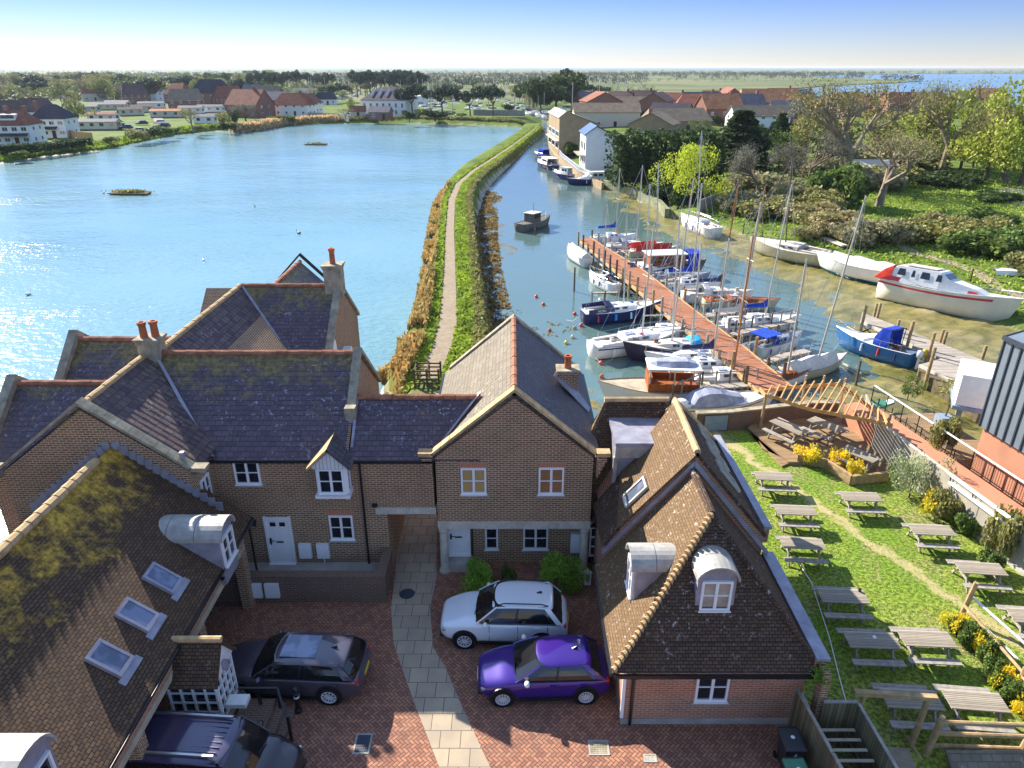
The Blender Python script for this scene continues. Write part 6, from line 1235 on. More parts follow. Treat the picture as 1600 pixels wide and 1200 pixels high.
MB().prism([(-1.5, 0), (-1.2, -.32), (0, -.4), (1.1, -.3), (1.5, 0), (1.1, .3), (0, .4), (-1.2, .32)], 'z', 0, .12).build('board', 'green_lid', sb, bev=.03); MB().prism([(.5, -.3), (1.1, -.25), (1.4, 0), (1.1, .25), (.8, .1)], 'z', .122, .13).build('nose_panel', 'white_paint', sb)
dg = thing('upturned_dinghy', 'small white upturned dinghy on the bank beside the grass path', 'dinghy', tuple(G(1578, 428, -.2)), R(-15))
MB().loft([[(x, -w_, 0), (x, -w_ * .8, h_ * .8), (x, 0, h_), (x, w_ * .8, h_ * .8), (x, w_, 0)] for x, w_, h_ in ((-1.4, .6, .45), (-.5, .7, .55), (.6, .6, .5), (1.4, .12, .2))], False, False).build('hull', 'white_gel', dg); MB().beam((-1.4, 0, .5), (1.3, 0, .3), .06, .08).build('keel_strip', 'grey_wood', dg)
tag(MB().beam(G(1288, 372, -.3), G(1320, 384, -.3), .8, .15).build('plank_stack', 'pale_stone'), 'pale planks lying on the grass above the aground hulls', 'planks')
tag(MB().beam(G(1308, 562, -1.65), G(1345, 584, -1.6), .12, .1).build('driftwood_pole', 'cream_hull'), 'pale pole lying on the wet mud near the quay jetty', 'pole')
ldr = thing('ladder', 'aluminium ladder leaning against the long jetty above the purple trimmed yacht', 'ladder', tuple(G(1140, 560, -1.6)))
a0_, a1_ = G(1137, 570, -1.5), G(1147, 532, -.1)
for k in (-.18, .18): MB().tube(a0_ + Vector((k, 0, 0)), a1_ + Vector((k, 0, 0)), .025, .025, 5).build('rail', 'steel', ldr, True)
for i in range(9): q = a0_.lerp(a1_, (i + .5) / 9); MB().tube(q + Vector((-.18, 0, 0)), q + Vector((.18, 0, 0)), .018, .018, 5).build('rung', 'steel', ldr, True)
for o_ in col.objects:
    if not o_.parent and (o_.get('group') == YG or o_ in (b6, b9, b13, b18)): o_.scale = (.86, .86, .92)
def tender(u, v, L, hd, mt, label):
    p = G(u, v, -1.75); r = thing('rowing_tender', label, 'dinghy', (p.x, p.y, -1.78), R(hd), 'small tenders tied along the jetties')
    MB().loft([[(x, -w_, .45), (x, -w_ * .8, .05), (x, 0, -.02), (x, w_ * .8, .05), (x, w_, .45)] for x, w_ in ((-L / 2, .5), (-L * .2, .62), (L * .2, .55), (L / 2, .06))], False, False).build('hull', mt, r); MB().box(-L * .2, -L * .1, -.55, .55, .3, .34).box(L * .08, L * .18, -.5, .5, .3, .34).build('thwarts', 'grey_wood', r)
for a_ in ((1012, 472, 2.6, 40, 'white_gel', 'white tender by the short mossy finger jetty'), (1075, 512, 2.8, 15, 'hull_blue_grey', 'grey tender left of the long jetty near its middle'), (1082, 442, 2.6, 10, 'white_gel', 'white tender near the wooden wheelhouse boat'), (1128, 488, 2.5, 20, 'blue_hull', 'blue tender below the dark blue boom cover'),
           (1180, 545, 2.6, 30, 'white_gel', 'white tender behind the pale blue cabin boat'), (930, 418, 2.4, 100, 'cream_hull', 'cream tender between the canvas covered boat and the jetty'), (1012, 558, 2.5, 190, 'royal', 'royal blue tender below the aubergine yacht')): tender(*a_)
for a_ in ((1072, 446, 6.6, 8, 'white_gel', 'royal', 'white yacht with a blue boom cover nearest the wheelhouse boat', 9.5), (1142, 512, 6.4, 10, 'white_gel', 'canvas', 'white yacht with a cream boom cover below the railed finger jetty', 10), (1100, 574, 6.2, 6, 'cream_hull', 'navy', 'cream yacht with a navy boom cover left of the ladder', 9),
           (1040, 520, 6.4, 10, 'white_gel', 'bare', 'plain white yacht wedged between the navy and the striped yachts', 9)): yacht('sailing_boat', a_[6], a_[0], a_[1], a_[2] * .88, a_[3], hull=a_[4], boom=a_[5], mast=a_[7], fb=.8, group=YG)
def mline(a_, b_, label):
    A, B2 = G(*a_), G(*b_); mid_ = A.lerp(B2, .5) - Vector((0, 0, .25)); tag(MB().path([A, mid_, B2], .02, 4).build('mooring_rope', 'rope'), label, 'rope', 'mooring ropes on the creek')
mline((918, 535, -.9), (938, 567, -1.7), 'rope from the striped yacht down to the orange buoy'); mline((905, 495, -.8), (885, 500, -1.7), 'rope from the navy yacht towards the red buoys'); mline((965, 548, -.8), (945, 568, -1.7), 'rope from the aubergine yacht bow to the orange buoy'); mline((1322, 520, -.8), (1290, 560, -1.7), 'rope from the blue motorboat bow over the mud')
# free standing masts seen over the jetty belong to their yachts; marina beyond
def marina_boat():
    r = thing('marina_yacht', 'white yacht with bare mast in the distant marina', 'sailing boat', (0, 0, 0), group='yachts in the distant marina')
    MB().loft([[(x, -w_, .9), (x, -w_ * .7, 0), (x, w_ * .7, 0), (x, w_, .9)] for x, w_ in ((-4, 1.1), (-2, 1.4), (1, 1.4), (3.5, .6), (4.6, .05))], True).build('hull', 'white_gel', r)
    MB().loft([[(x, -.9, .9), (x, -.8, 1.4), (x, .8, 1.4), (x, .9, .9)] for x in (-1.5, 1.6)], True).build('coachroof', 'white_gel', r)
    MB().tube((.6, 0, 1), (.6, 0, 13), .16, .12, 5).build('mast', 'mast_alloy', r); MB().box(-3.2, .4, -.15, .15, 2.0, 2.5).build('sail_cover', 'navy', r)
    return r
MY = marina_boat(); random.seed(11); first = True
spots = [(random.uniform(655, 830), random.uniform(158, 181)) for _ in range(46)] + [(random.uniform(505, 640), random.uniform(146, 156)) for _ in range(16)] + [(random.uniform(900, 1010), random.uniform(146, 160)) for _ in range(20)] + [(random.uniform(450, 500), random.uniform(148, 158)) for _ in range(7)] + [(836, 178), (841, 182), (846, 178), (850, 184), (885, 182), (892, 185), (862, 178)]
for u, v in spots:
    p = G(u, v, -.9); s_ = random.uniform(.75, 1.1)
    if first: MY.location = p; MY.rotation_euler = (0, 0, 1); first = False
    else: dup(MY, p, random.uniform(0, 3.1), None, None, s_)
def swan(u, v, label, mat='white_gel'):
    p = G(u, v, -1.8); r = thing('waterfowl', label, 'bird', tuple(p), random.uniform(0, 6))
    MB().loft([[(x, -w_, .02 + z_), (x, 0, z_ + h_), (x, w_, .02 + z_), (x, 0, -.05)] for x, w_, z_, h_ in ((-.35, .02, .22, .05), (-.15, .14, .08, .22), (.1, .16, .03, .26), (.28, .06, .05, .2))], True).path([(.2, 0, .18), (.32, 0, .4), (.3, 0, .55), (.42, 0, .56)], .04, 6).build('body', mat, r, sub=1)
for u, v, lb, mt in ((162, 302, 'dark bird on the pond just left of the weedy raft', 'black_paint'), (398, 323, 'dark bird alone in the middle of the pond', 'black_paint'), (318, 407, 'white bird on the near pond', 'white_gel'), (467, 365, 'dark bird on the pond toward the reeds', 'black_paint'), (630, 213, 'white bird on the far pond near the office building', 'white_gel'), (45, 461, 'white bird on the pond at the left edge', 'white_gel')): swan(u, v, lb, mt)
def raft(u, v, L, label, weeds=True):
    p = G(u, v, -1.75); r = thing('nesting_raft', label, 'raft', tuple(p), R(-4))
    MB().box(-L / 2, L / 2, -1.0, 1.0, 0, .25).build('platform', 'piling', r); MB().tube((-L / 2 - .2, -1.1, .2), (L / 2 + .5, -1.1, .25), .12, .1, 6).build('log', 'log', r); MB().tube((-L / 2 - .2, 1.1, .2), (L / 2, 1.1, .25), .12, .1, 6).build('log', 'log', r)
    rg = np.random.default_rng(3); n = 500 if weeds else 120
    leafmesh('weeds', rg.normal(size=(n, 3)) * (L * .22, .5, .12) + (0, 0, .45), rg.uniform(.15, .4, n), 'leaf_olive', r)
raft(204, 303, 6.5, 'floating nesting raft covered in weeds in the middle of the pond'); raft(494, 226, 6.0, 'low dark nesting raft on the far pond', False)
# ================================================================ DISTANT HOUSES
def hpx(u, v, vt, z=0.):
    p = G(u, v, z); return D(u, vt, p.y).z - z
def mpx(u, v, px, z=0.): p = G(u, v, z); return px * (p - Vector((0, 0, CAM_H))).length / FPX / math.sqrt(1 + ((u - 800) / FPX) ** 2)
def house(u, v, w_, d_, e_, r_, rz, wall, roof, label, hip=0, chim=(), wins=(2, 4), front='door', gable_x=False, z=-.15, group=None, name='house', side=True, bands=None, winw=1.1, winh=1.1):
    p = G(u, v, z); r = thing(name, label, 'house', (p.x, p.y, z), R(rz), group)
    if gable_x: MB().prism([(-w_ / 2, 0), (w_ / 2, 0), (w_ / 2, e_), (0, e_ + r_), (-w_ / 2, e_)], 'y', 0, d_).build('wall', wall, r)
    elif hip: MB().box(-w_ / 2, w_ / 2, 0, d_, 0, e_).build('wall', wall, r)
    else: MB().prism([(0, 0), (d_, 0), (d_, e_), (d_ / 2, e_ + r_), (0, e_)], 'x', -w_ / 2, w_ / 2).build('wall', wall, r)
    o = .35; rf = MB()
    if gable_x:
        k_ = r_ / (w_ / 2)
        rf.slab([(0, -o, e_ + r_ + .12), (w_ / 2 + o, -o, e_ - k_ * o + .12), (w_ / 2 + o, d_ + o, e_ - k_ * o + .12), (0, d_ + o, e_ + r_ + .12)], .15).slab([(0, -o, e_ + r_ + .12), (-w_ / 2 - o, -o, e_ - k_ * o + .12), (-w_ / 2 - o, d_ + o, e_ - k_ * o + .12), (0, d_ + o, e_ + r_ + .12)], .15)
    else:
        k_ = r_ / (d_ / 2); hx = hip * d_ / 2; a_ = w_ / 2 + o
        rf.slab([(-a_ + hx, d_ / 2, e_ + r_ + .12), (a_ - hx, d_ / 2, e_ + r_ + .12), (a_, -o, e_ - k_ * o + .12), (-a_, -o, e_ - k_ * o + .12)], .15).slab([(-a_ + hx, d_ / 2, e_ + r_ + .12), (a_ - hx, d_ / 2, e_ + r_ + .12), (a_, d_ + o, e_ - k_ * o + .12), (-a_, d_ + o, e_ - k_ * o + .12)], .15)
        if hip:
            for k in (-1, 1): rf.slab([(k * (a_ - hx), d_ / 2, e_ + r_ + .12), (k * a_, -o, e_ - k_ * o + .12), (k * a_, d_ + o, e_ - k_ * o + .12)], .15)
    ro = rf.build('roof', roof, r)
    for cx, cy in chim:
        c = MB().box(cx * w_ - .45, cx * w_ + .45, cy * d_ - .35, cy * d_ + .35, e_ + r_ * .3, e_ + r_ + 1.1).build('chimney', 'brick_far', ro)
    fl, nx = wins
    for f in range(fl):
        for i in range(nx):
            x = -w_ / 2 + w_ * (i + .5) / nx; zc = 1.5 + f * 2.6
            if zc > e_ - .3: continue
            if f == 0 and front == 'door' and i == nx // 2: MB().box(x - .5, x + .5, -.07, 0, 0, 2.1).build('door', 'dark_wood', r); continue
            wo = MB().box(x - winw / 2, x + winw / 2, -.06, 0, zc - winh / 2, zc + winh / 2).build('window', 'white_paint', r); MB().box(x - winw / 2 + .1, x - .04, -.075, -.061, zc - winh / 2 + .1, zc + winh / 2 - .1).build('pane', 'glass_dark', wo); MB().box(x + .04, x + winw / 2 - .1, -.075, -.061, zc - winh / 2 + .1, zc + winh / 2 - .1).build('pane', 'glass_dark', wo)
    if side:
        for f in range(fl):
            for k in (-1, 1):
                for y in (.3, .7):
                    zc = 1.5 + f * 2.6
                    if zc > e_ - .3: continue
                    xx = k * w_ / 2; wo = MB().box(min(xx, xx + k * .06), max(xx, xx + k * .06), y * d_ - .5, y * d_ + .5, zc - .5, zc + .5).build('window', 'white_paint', r); MB().box(min(xx + k * .061, xx + k * .08), max(xx + k * .061, xx + k * .08), y * d_ - .4, y * d_ + .4, zc - .4, zc + .4).build('pane', 'glass_dark', wo)
    return r
LG = 'houses on the far left shore'
a = house(22, 228, 9, 9, 5.2, 3.2, 8, 'render_white', 'far_roof_red', 'white pair house at the left edge with white box dormer', hip=.6, chim=((.3, .5), (-.2, .5)), wins=(2, 4), winw=1.4, group=LG)
MB().box(-2.2, 1.4, 1.2, 3.5, 6.0, 7.6).build('dormer', 'white_paint', a); MB().box(-2.0, 1.2, 1.12, 1.19, 6.6, 7.4).build('dormer_window', 'glass_dark', a); MB().slab([(-4.3, -1.6, 2.5), (4.3, -1.6, 2.5), (4.3, -.02, 3.1), (-4.3, -.02, 3.1)], .1).build('porch_roof', 'far_roof_dark', a)
a = house(80, 216, 9, 9.5, 5.4, 3.4, 8, 'render_white', 'far_roof_dark', 'white pair house with slate roof next to the wooden fence', hip=.7, chim=((-.45, .5),), wins=(2, 4), winw=1.5, group=LG)
MB().slab([(-1.2, -1.5, 2.5), (2.4, -1.5, 2.5), (2.4, -.02, 3.2), (-1.2, -.02, 3.2)], .1).build('porch_roof', 'far_roof_dark', a)
def mobile(u, v, wpx, label, rz=5, roof='far_roof_grey', wall='caravan', z=-.15):
    w_ = mpx(u, v, wpx); r = thing('mobile_home', label, 'mobile home', tuple(G(u, v, z)), R(rz), 'mobile homes behind the far shore')
    MB().prism([(-2.1, .4), (2.1, .4), (2.1, 2.6), (0, 3.3), (-2.1, 2.6)], 'x', -w_ / 2, w_ / 2).build('wall', wall, r); MB().box(-w_ / 2 + .1, w_ / 2 - .1, -2, 2, 0, .4).build('skirt', 'flint', r)
    MB().slab([(-w_ / 2 - .2, -2.4, 2.62), (w_ / 2 + .2, -2.4, 2.62), (w_ / 2 + .2, 0, 3.45), (-w_ / 2 - .2, 0, 3.45)], .1).slab([(-w_ / 2 - .2, 2.4, 2.62), (w_ / 2 + .2, 2.4, 2.62), (w_ / 2 + .2, 0, 3.45), (-w_ / 2 - .2, 0, 3.45)], .1).build('roof', roof, r)
    n = max(2, int(w_ / 3))
    for i in range(n): x = -w_ / 2 + w_ * (i + .5) / n; MB().box(x - .6, x + .6, -2.15, -2.1, 1.3, 2.2).build('window', 'glass_dark', r)
    for k in (-1, 1): MB().box(min(k * (w_ / 2), k * (w_ / 2 + .05)), max(k * (w_ / 2), k * (w_ / 2 + .05)), -1.2, 1.2, 1.2, 2.3).build('end_window', 'glass_dark', r)
mobile(150, 203, 70, 'cream mobile home with grey roof beside the wooden fence', 4); mobile(163, 190, 40, 'white mobile home with red brown roof behind the long cream one', 6, 'far_roof_red', 'render_white')
mobile(130, 176, 45, 'pale mobile home behind the yellow green tree', 10, 'far_roof_grey'); mobile(172, 172, 50, 'long cream mobile home in the second row', 8); mobile(205, 181, 34, 'white gabled mobile home at the lane', 40, 'far_roof_brown', 'caravan'); mobile(222, 176, 30, 'mobile home with brown roof right of the white gabled one', 40, 'far_roof_brown')
mobile(185, 168, 34, 'back row mobile home with pale roof', 4, 'far_roof_grey'); mobile(238, 170, 36, 'pale mobile home before the brick houses', 10, 'far_roof_grey', 'render_white'); mobile(262, 184, 44, 'cream and pink roofed mobile home above the parked cars', 8, 'far_roof_orange', 'caravan'); mobile(300, 178, 34, 'long white mobile home behind the bare tree', 5, 'far_roof_grey', 'render_white'); mobile(330, 176, 36, 'white mobile home right of the long one', 5, 'far_roof_grey', 'render_white'); mobile(322, 194, 30, 'low white chalet close to the shore', 5, 'far_roof_grey', 'render_white'); mobile(110, 196, 18, 'small cream mobile home between the white house and the long one', 10, 'far_roof_grey')
for (u, v, w_, d_, e_, r_, rz, wall, roof, lb, kw) in (
    (214, 163, 13, 10, 4.5, 5.5, 30, 'brick_far', 'far_roof_brown', 'brick house with steep brown roof beside the dark round tree', dict(hip=.3)),
    (272, 162, 13, 11, 5, 5.5, -20, 'brick_far', 'far_roof_red', 'dark red roofed brick house left of the pale roofed one', dict(hip=.5)),
    (292, 174, 15, 11, 4.5, 5, 20, 'brick_far', 'far_roof_tan', 'brick house with a pale tan roof among the brick group', dict(hip=.3)),
    (325, 163, 20, 13, 6, 6.5, -10, 'brick_far', 'far_roof_dark', 'largest brick house with dark hipped roof in the group', dict(hip=.6)),
    (345, 172, 11, 12, 5, 5.5, -30, 'brick_far', 'far_roof_red', 'brick gabled house in front of the largest one', dict(gable_x=True)),
    (378, 184, 16, 11, 5, 5.5, -25, 'brick_far', 'far_roof_red', 'brick house with red roof behind the bare shoreline tree', dict(chim=((.2, .5),))),
    (416, 162, 15, 10, 4.5, 4.5, 0, 'brick_far', 'far_roof_tan', 'tan roofed house between the brick group and the white villa', {}),
    (455, 182, 15, 9, 4.6, 4.2, -12, 'render_white', 'far_roof_red', 'white villa with red brown roof by the orange reeds', dict(hip=.5, chim=((.2, .5),))),
    (478, 178, 9, 8, 4.5, 3.5, -12, 'render_white', 'far_roof_red', 'small white wing attached right of the red roofed villa', dict(gable_x=True)),
    (508, 164, 12, 8, 3, 3.2, 5, 'render_white', 'far_roof_dark', 'low white bungalow with dark roof left of the office building', dict(hip=.6)),
    (480, 150, 20, 8, 3, 2, 5, 'render_white', 'far_roof_grey', 'long low pale building behind the bungalow', {})):
    house(u, v, w_, d_, e_, r_, rz, wall, roof, lb, group=LG, **kw)
of = house(600, 181, 19, 20, 6.2, 4.6, -8, 'render_white', 'far_roof_dark', 'large white office building with dark hipped roof on the far shore', hip=.55, wins=(2, 7), front='', winw=1.0, winh=1.8, name='office_building')
for i in range(5): MB().slab([(-6 + i * 3.2, 2.0, 7.6), (-5.2 + i * 3.2, 2.0, 7.6), (-5.2 + i * 3.2, 7.5, 10.2), (-6 + i * 3.2, 7.5, 10.2)], -.12).build('skylight', 'glass_sky', of)
house(592, 187, 8, 6, 2.8, 1.8, -8, 'brick_far', 'far_roof_grey', 'small brick lodge in front of the white office building', wins=(1, 2), side=False)
house(560, 184, 6, 5, 2.5, 1.8, 10, 'render_cream', 'far_roof_red', 'small garage with reddish roof left of the brick lodge', wins=(1, 1), side=False)
tag(MB().box(-16, 16, 0, 10, 0, 4.5).build('warehouse', 'render_white'), 'long pale flat roofed shed behind the office building', 'shed').location = G(620, 164, 0)
# right side
RG = 'houses beyond the creek'
a = house(898, 240, 10, 15, 6.3, 2.2, -62, 'brick_tan', 'far_roof_tan', 'tan brick townhouse with stepped pale roofs above the quay', wins=(2, 3), group=RG)
def terrace(u, v, w_, d_, e_, r_, rz, wall, roof, label, gab=3):
    r = thing('townhouse_terrace', label, 'house', tuple(G(u, v, -.2)), R(rz), RG)
    for i in range(gab):
        y0 = i * (d_ / gab); MB().prism([(-w_ / 2, 0), (w_ / 2, 0), (w_ / 2, e_), (-w_ / 2 + 1.5, e_ + r_), (-w_ / 2, e_ + r_ * .6)], 'y', y0, y0 + d_ / gab - .25).build('wall', wall, r)
        MB().slab([(-w_ / 2 - .3, y0 - .2, e_ + r_ * .55), (-w_ / 2 + 1.5, y0 - .2, e_ + r_ + .2), (-w_ / 2 + 1.5, y0 + d_ / gab - .3, e_ + r_ + .2), (-w_ / 2 - .3, y0 + d_ / gab - .3, e_ + r_ * .55)], .15).build('roof', 'render_cream', r)
        MB().slab([(-w_ / 2 + 1.5, y0 - .2, e_ + r_ + .2), (w_ / 2 + .4, y0 - .2, e_ - .1), (w_ / 2 + .4, y0 + d_ / gab - .3, e_ - .1), (-w_ / 2 + 1.5, y0 + d_ / gab - .3, e_ + r_ + .2)], .15).build('roof', roof, r)
        for zz in (1.5, 4.2): w2 = MB().box(-w_ / 2 - .06, -w_ / 2, y0 + .8, y0 + d_ / gab - 1.2, zz - .6, zz + .8).build('window', 'white_paint', r); MB().box(-w_ / 2 - .08, -w_ / 2 - .061, y0 + 1.0, y0 + d_ / gab - 1.4, zz - .4, zz + .6).build('pane', 'glass_dark', w2)
        MB().box(-w_ / 2 - .9, -w_ / 2 - .01, y0 + .5, y0 + d_ / gab - 1, 2.75, 2.85).build('balcony', 'white_paint', r)
bpy.data.objects.remove(a) if False else None
[bpy.data.objects.remove(x) for x in list(a.children_recursive)]; bpy.data.objects.remove(a)
terrace(904, 240, 9.5, 21, 6.6, 2.6, 4, 'brick_tan', 'far_roof_tan', 'tan brick terrace of three stepped roofs above the creek quay')
wt_ = thing('white_townhouse', 'tall white gabled townhouse at the corner of the creek', 'house', tuple(G(945, 266, -.2)), R(2), RG)
MB().prism([(-4, 0), (4, 0), (4, 5.4), (-2, 8.2), (-4, 6.8)], 'y', 0, 9).build('wall', 'render_white', wt_); MB().slab([(-2, -.3, 8.35), (4.4, -.3, 5.35), (4.4, 9.3, 5.35), (-2, 9.3, 8.35)], .16).build('roof', 'far_roof_dark', wt_); MB().slab([(-2, -.3, 8.35), (-4.4, -.3, 6.7), (-4.4, 9.3, 6.7), (-2, 9.3, 8.35)], .16).build('roof', 'glass_sky', wt_)
MB().box(1.2, 3.4, -.08, 0, 4.4, 5.6).build('window', 'glass_dark', wt_)
for y in (1.5, 4.2, 6.8):
    for zz in (1.6, 4.4): MB().box(-4.08, -4.0, y - .6, y + .6, zz - .7, zz + .7).build('window', 'glass_dark', wt_)
MB().box(-5.4, -4.02, .2, 8.5, 2.7, 2.8).build('balcony', 'grey_wood', wt_)
for (u, v, w_, d_, e_, r_, rz, wall, roof, lb, kw) in (
    (948, 200, 22, 9, 5.0, 2.6, 0, 'render_cream', 'far_roof_tan', 'long low house with tan roof behind the tan brick terrace', dict(wins=(1, 4))),
    (944, 186, 14, 14, 6.4, 3.4, 8, 'brick_far', 'far_roof_red', 'brick gabled house with striped skylights behind the long low house', dict(gable_x=True, wins=(2, 2))),
    (985, 186, 14, 10, 5.0, 3, 0, 'render_cream', 'far_roof_tan', 'pale house with tan roof beside the striped skylight gable', {}),
    (1018, 187, 10.5, 18, 6.6, 3.0, -22, 'brick_far', 'far_roof_brown', 'plain brick gable end with white dormered side', dict(gable_x=True, wins=(2, 1), front='')),
    (1085, 190, 15, 12, 5.2, 4.2, -10, 'brick_far', 'far_roof_red', 'brick house with dark red roof and four skylights', dict(hip=.5)),
    (1142, 186, 13, 22, 6.6, 4.6, -8, 'brick_far', 'far_roof_red', 'large brick gabled house with white upper window', dict(gable_x=True, wins=(2, 2), winw=2.2)),
    (1205, 184, 26, 12, 6.0, 4.6, 0, 'brick_far', 'far_roof_orange', 'long orange roofed house with paired dormers', dict(hip=.3)),
    (1015, 212, 13, 10, 3.2, 3.2, -25, 'brick_tan', 'far_roof_tan', 'low house with tan roof and brick chimney behind the dark hedge', dict(gable_x=True, chim=((-.1, .4),), wins=(1, 2))),
    (1062, 207, 20, 11, 3.4, 3.4, 5, 'brick_tan', 'far_roof_tan', 'wide low house with grey tan roof right of the chimney house', dict(hip=.3, wins=(1, 4))),
    (1040, 200, 13, 9, 4.2, 3.4, -30, 'brick_tan', 'far_roof_dark', 'dark roofed house between the two tan roofs', {}),
    (1190, 205, 18, 9, 4.5, 3.0, 5, 'render_white', 'far_roof_tan', 'white terrace with small white gables right of the dark conifer', dict(wins=(2, 5))),
    (1300, 196, 13, 10, 5.8, 4.8, -15, 'brick_far', 'far_roof_orange', 'brick house with orange roof behind the big bare tree', dict(gable_x=True)),
    (1435, 186, 26, 12, 5.2, 4.4, 0, 'brick_far', 'far_roof_red', 'long brown roofed house behind the olive tree', dict(hip=.4, chim=((-.05, .5), (.1, .5)))),
    (1545, 170, 14, 10, 5.2, 4.0, -10, 'brick_far', 'far_roof_orange', 'small orange roofed house near the right edge', {}),
    (1240, 192, 12, 9, 5.5, 3.8, -20, 'brick_far', 'far_roof_red', 'red roofed house right of the paired dormers', dict(hip=.4)),
    (1345, 258, 12, 7, 2.6, 1.2, 8, 'caravan', 'far_roof_grey', 'low pale outbuilding hidden in the scrub', dict(wins=(1, 2))),
    (1360, 282, 9, 6, 2.2, 1.0, -5, 'caravan', 'render_cream', 'small pale roofed shed under the bare tree', dict(wins=(1, 2)))):
    house(u, v, w_, d_, e_, r_, rz, wall, roof, lb, group=RG, **kw)
random.seed(77)
for i in range(16):
    u = (1000, 1050, 1110, 1160, 1225, 1262, 1335, 1375, 1400, 1500, 1130, 1175, 925, 965, 1095, 1235)[i]; v = (176, 178, 176, 174, 176, 180, 184, 180, 176, 178, 197, 196, 178, 178, 184, 200)[i]
    rn = random.choice(['far_roof_orange', 'far_roof_red', 'far_roof_brown', 'far_roof_grey']); house(u, v, random.uniform(9, 15), 9, random.uniform(4.5, 6), random.uniform(3, 4.5), random.uniform(-30, 30), random.choice(['brick_far', 'brick_far', 'render_cream', 'brick_tan']), rn, '%s roofed house in the packed rows %s' % (rn[9:], 'behind the tan terrace' if u < 1000 else 'left of the orange roofed house' if u < 1180 else 'behind the bare trees'), hip=random.choice([0, .5]), group='packed houses beyond the creek', chim=((.3, .5),), wins=(2, 3))
for i in range(9):
    u = (235, 250, 188, 350, 395, 430, 150, 60, 20)[i]; v = (158, 150, 152, 154, 152, 172, 158, 190, 196)[i]
    rn = random.choice(['far_roof_grey', 'far_roof_red', 'far_roof_brown']); house(u, v, random.uniform(10, 15), 9, 4.5, 3.5, random.uniform(-30, 30), random.choice(['brick_far', 'render_cream', 'render_white']), rn, '%s roofed house set back %s' % (rn[9:], 'behind the white pair houses' if u < 100 else 'behind the mobile homes' if u < 260 else 'behind the brick group'), hip=random.choice([0, .5]), group='set back houses on the left shore', wins=(2, 3))
# quay walls and fences
def wallline(name, label, cat, pts, h_, th, mat, z=-.3, cap=None):
    P = [G(u, v, z) for u, v in pts]; r = thing(name, label, cat, tuple(P[0]))
    for a_, b_ in zip(P, P[1:]): MB().beam(a_ + Vector((0, 0, h_ / 2 - .5)), b_ + Vector((0, 0, h_ / 2 - .5)), th, h_ + 1).build('panel', mat, r, True)
    return r
wallline('quay_wall', 'tan quay wall below the townhouse terrace', 'wall', [(856, 200), (860, 225), (876, 247), (903, 270), (942, 288)], .3, .5, 'brick_tan', -.8)
wr = thing('white_railing', 'white quayside railing curving below the tan terrace', 'railing', tuple(G(880, 247, 0)))
P = [G(u, v, -.2) for u, v in [(858, 205), (862, 224), (878, 246), (904, 267), (925, 277)]]
for a_, b_ in zip(P, P[1:]):
    for z in (.2, .9): MB().beam(a_ + Vector((0, 0, z)), b_ + Vector((0, 0, z)), .06, .08).build('rail', 'white_paint', wr, True)
    n = max(1, int((b_ - a_).length / .6)); mb = MB()
    for i in range(n): q = a_.lerp(b_, i / n); mb.box(q.x - .05, q.x + .05, q.y - .05, q.y + .05, q.z - .1, q.z + .95)
    tag(mb.build('palings', 'white_paint', wr, True), kind='stuff')
wallline('sea_wall', 'mossy low sea wall edge below the lime willow', 'wall', [(940, 288), (985, 300), (1030, 322), (1042, 336)], .9, .7, 'hull_green', -1.2)
wallline('garden_wall', 'curved grey board wall behind the white yacht on the bank', 'wall', [(1092, 330), (1112, 322), (1140, 312), (1150, 312)], 1.6, .15, 'board_fence', -.4)
wallline('ruined_wall', 'pale crumbling wall beneath the brambles', 'wall', [(1255, 312), (1275, 322), (1298, 336), (1318, 342)], 1.4, .4, 'pale_stone', -.2)
wallline('wooden_fence', 'yellow timber fence beside the white pair house', 'fence', [(105, 213), (122, 217), (146, 219)], 2.0, .1, 'new_timber', -.1)
wallline('shore_wall', 'long grey wall behind the pond near the office building', 'wall', [(480, 182), (530, 184), (545, 186)], 1.6, .3, 'concrete', -.1)
wallline('marina_wall', 'long low wall in front of the marina boats', 'wall', [(740, 180), (820, 181)], 2.2, .3, 'concrete', -.1)
nt_ = thing('tennis_netting', 'thin black netting posts around the tarmac court', 'netting', tuple(G(1530, 310, 0)))
for u, v in ((1498, 306), (1530, 316), (1566, 322), (1540, 300), (1605, 318)): b_ = G(u, v, .1); MB().tube(b_, b_ + Vector((0, 0, 2.6)), .05, .05, 5).build('post', 'black_paint', nt_, True)
leafm('leaf_twig', (.17, .155, .09), (.26, .23, .13), (.14, .15, .06))
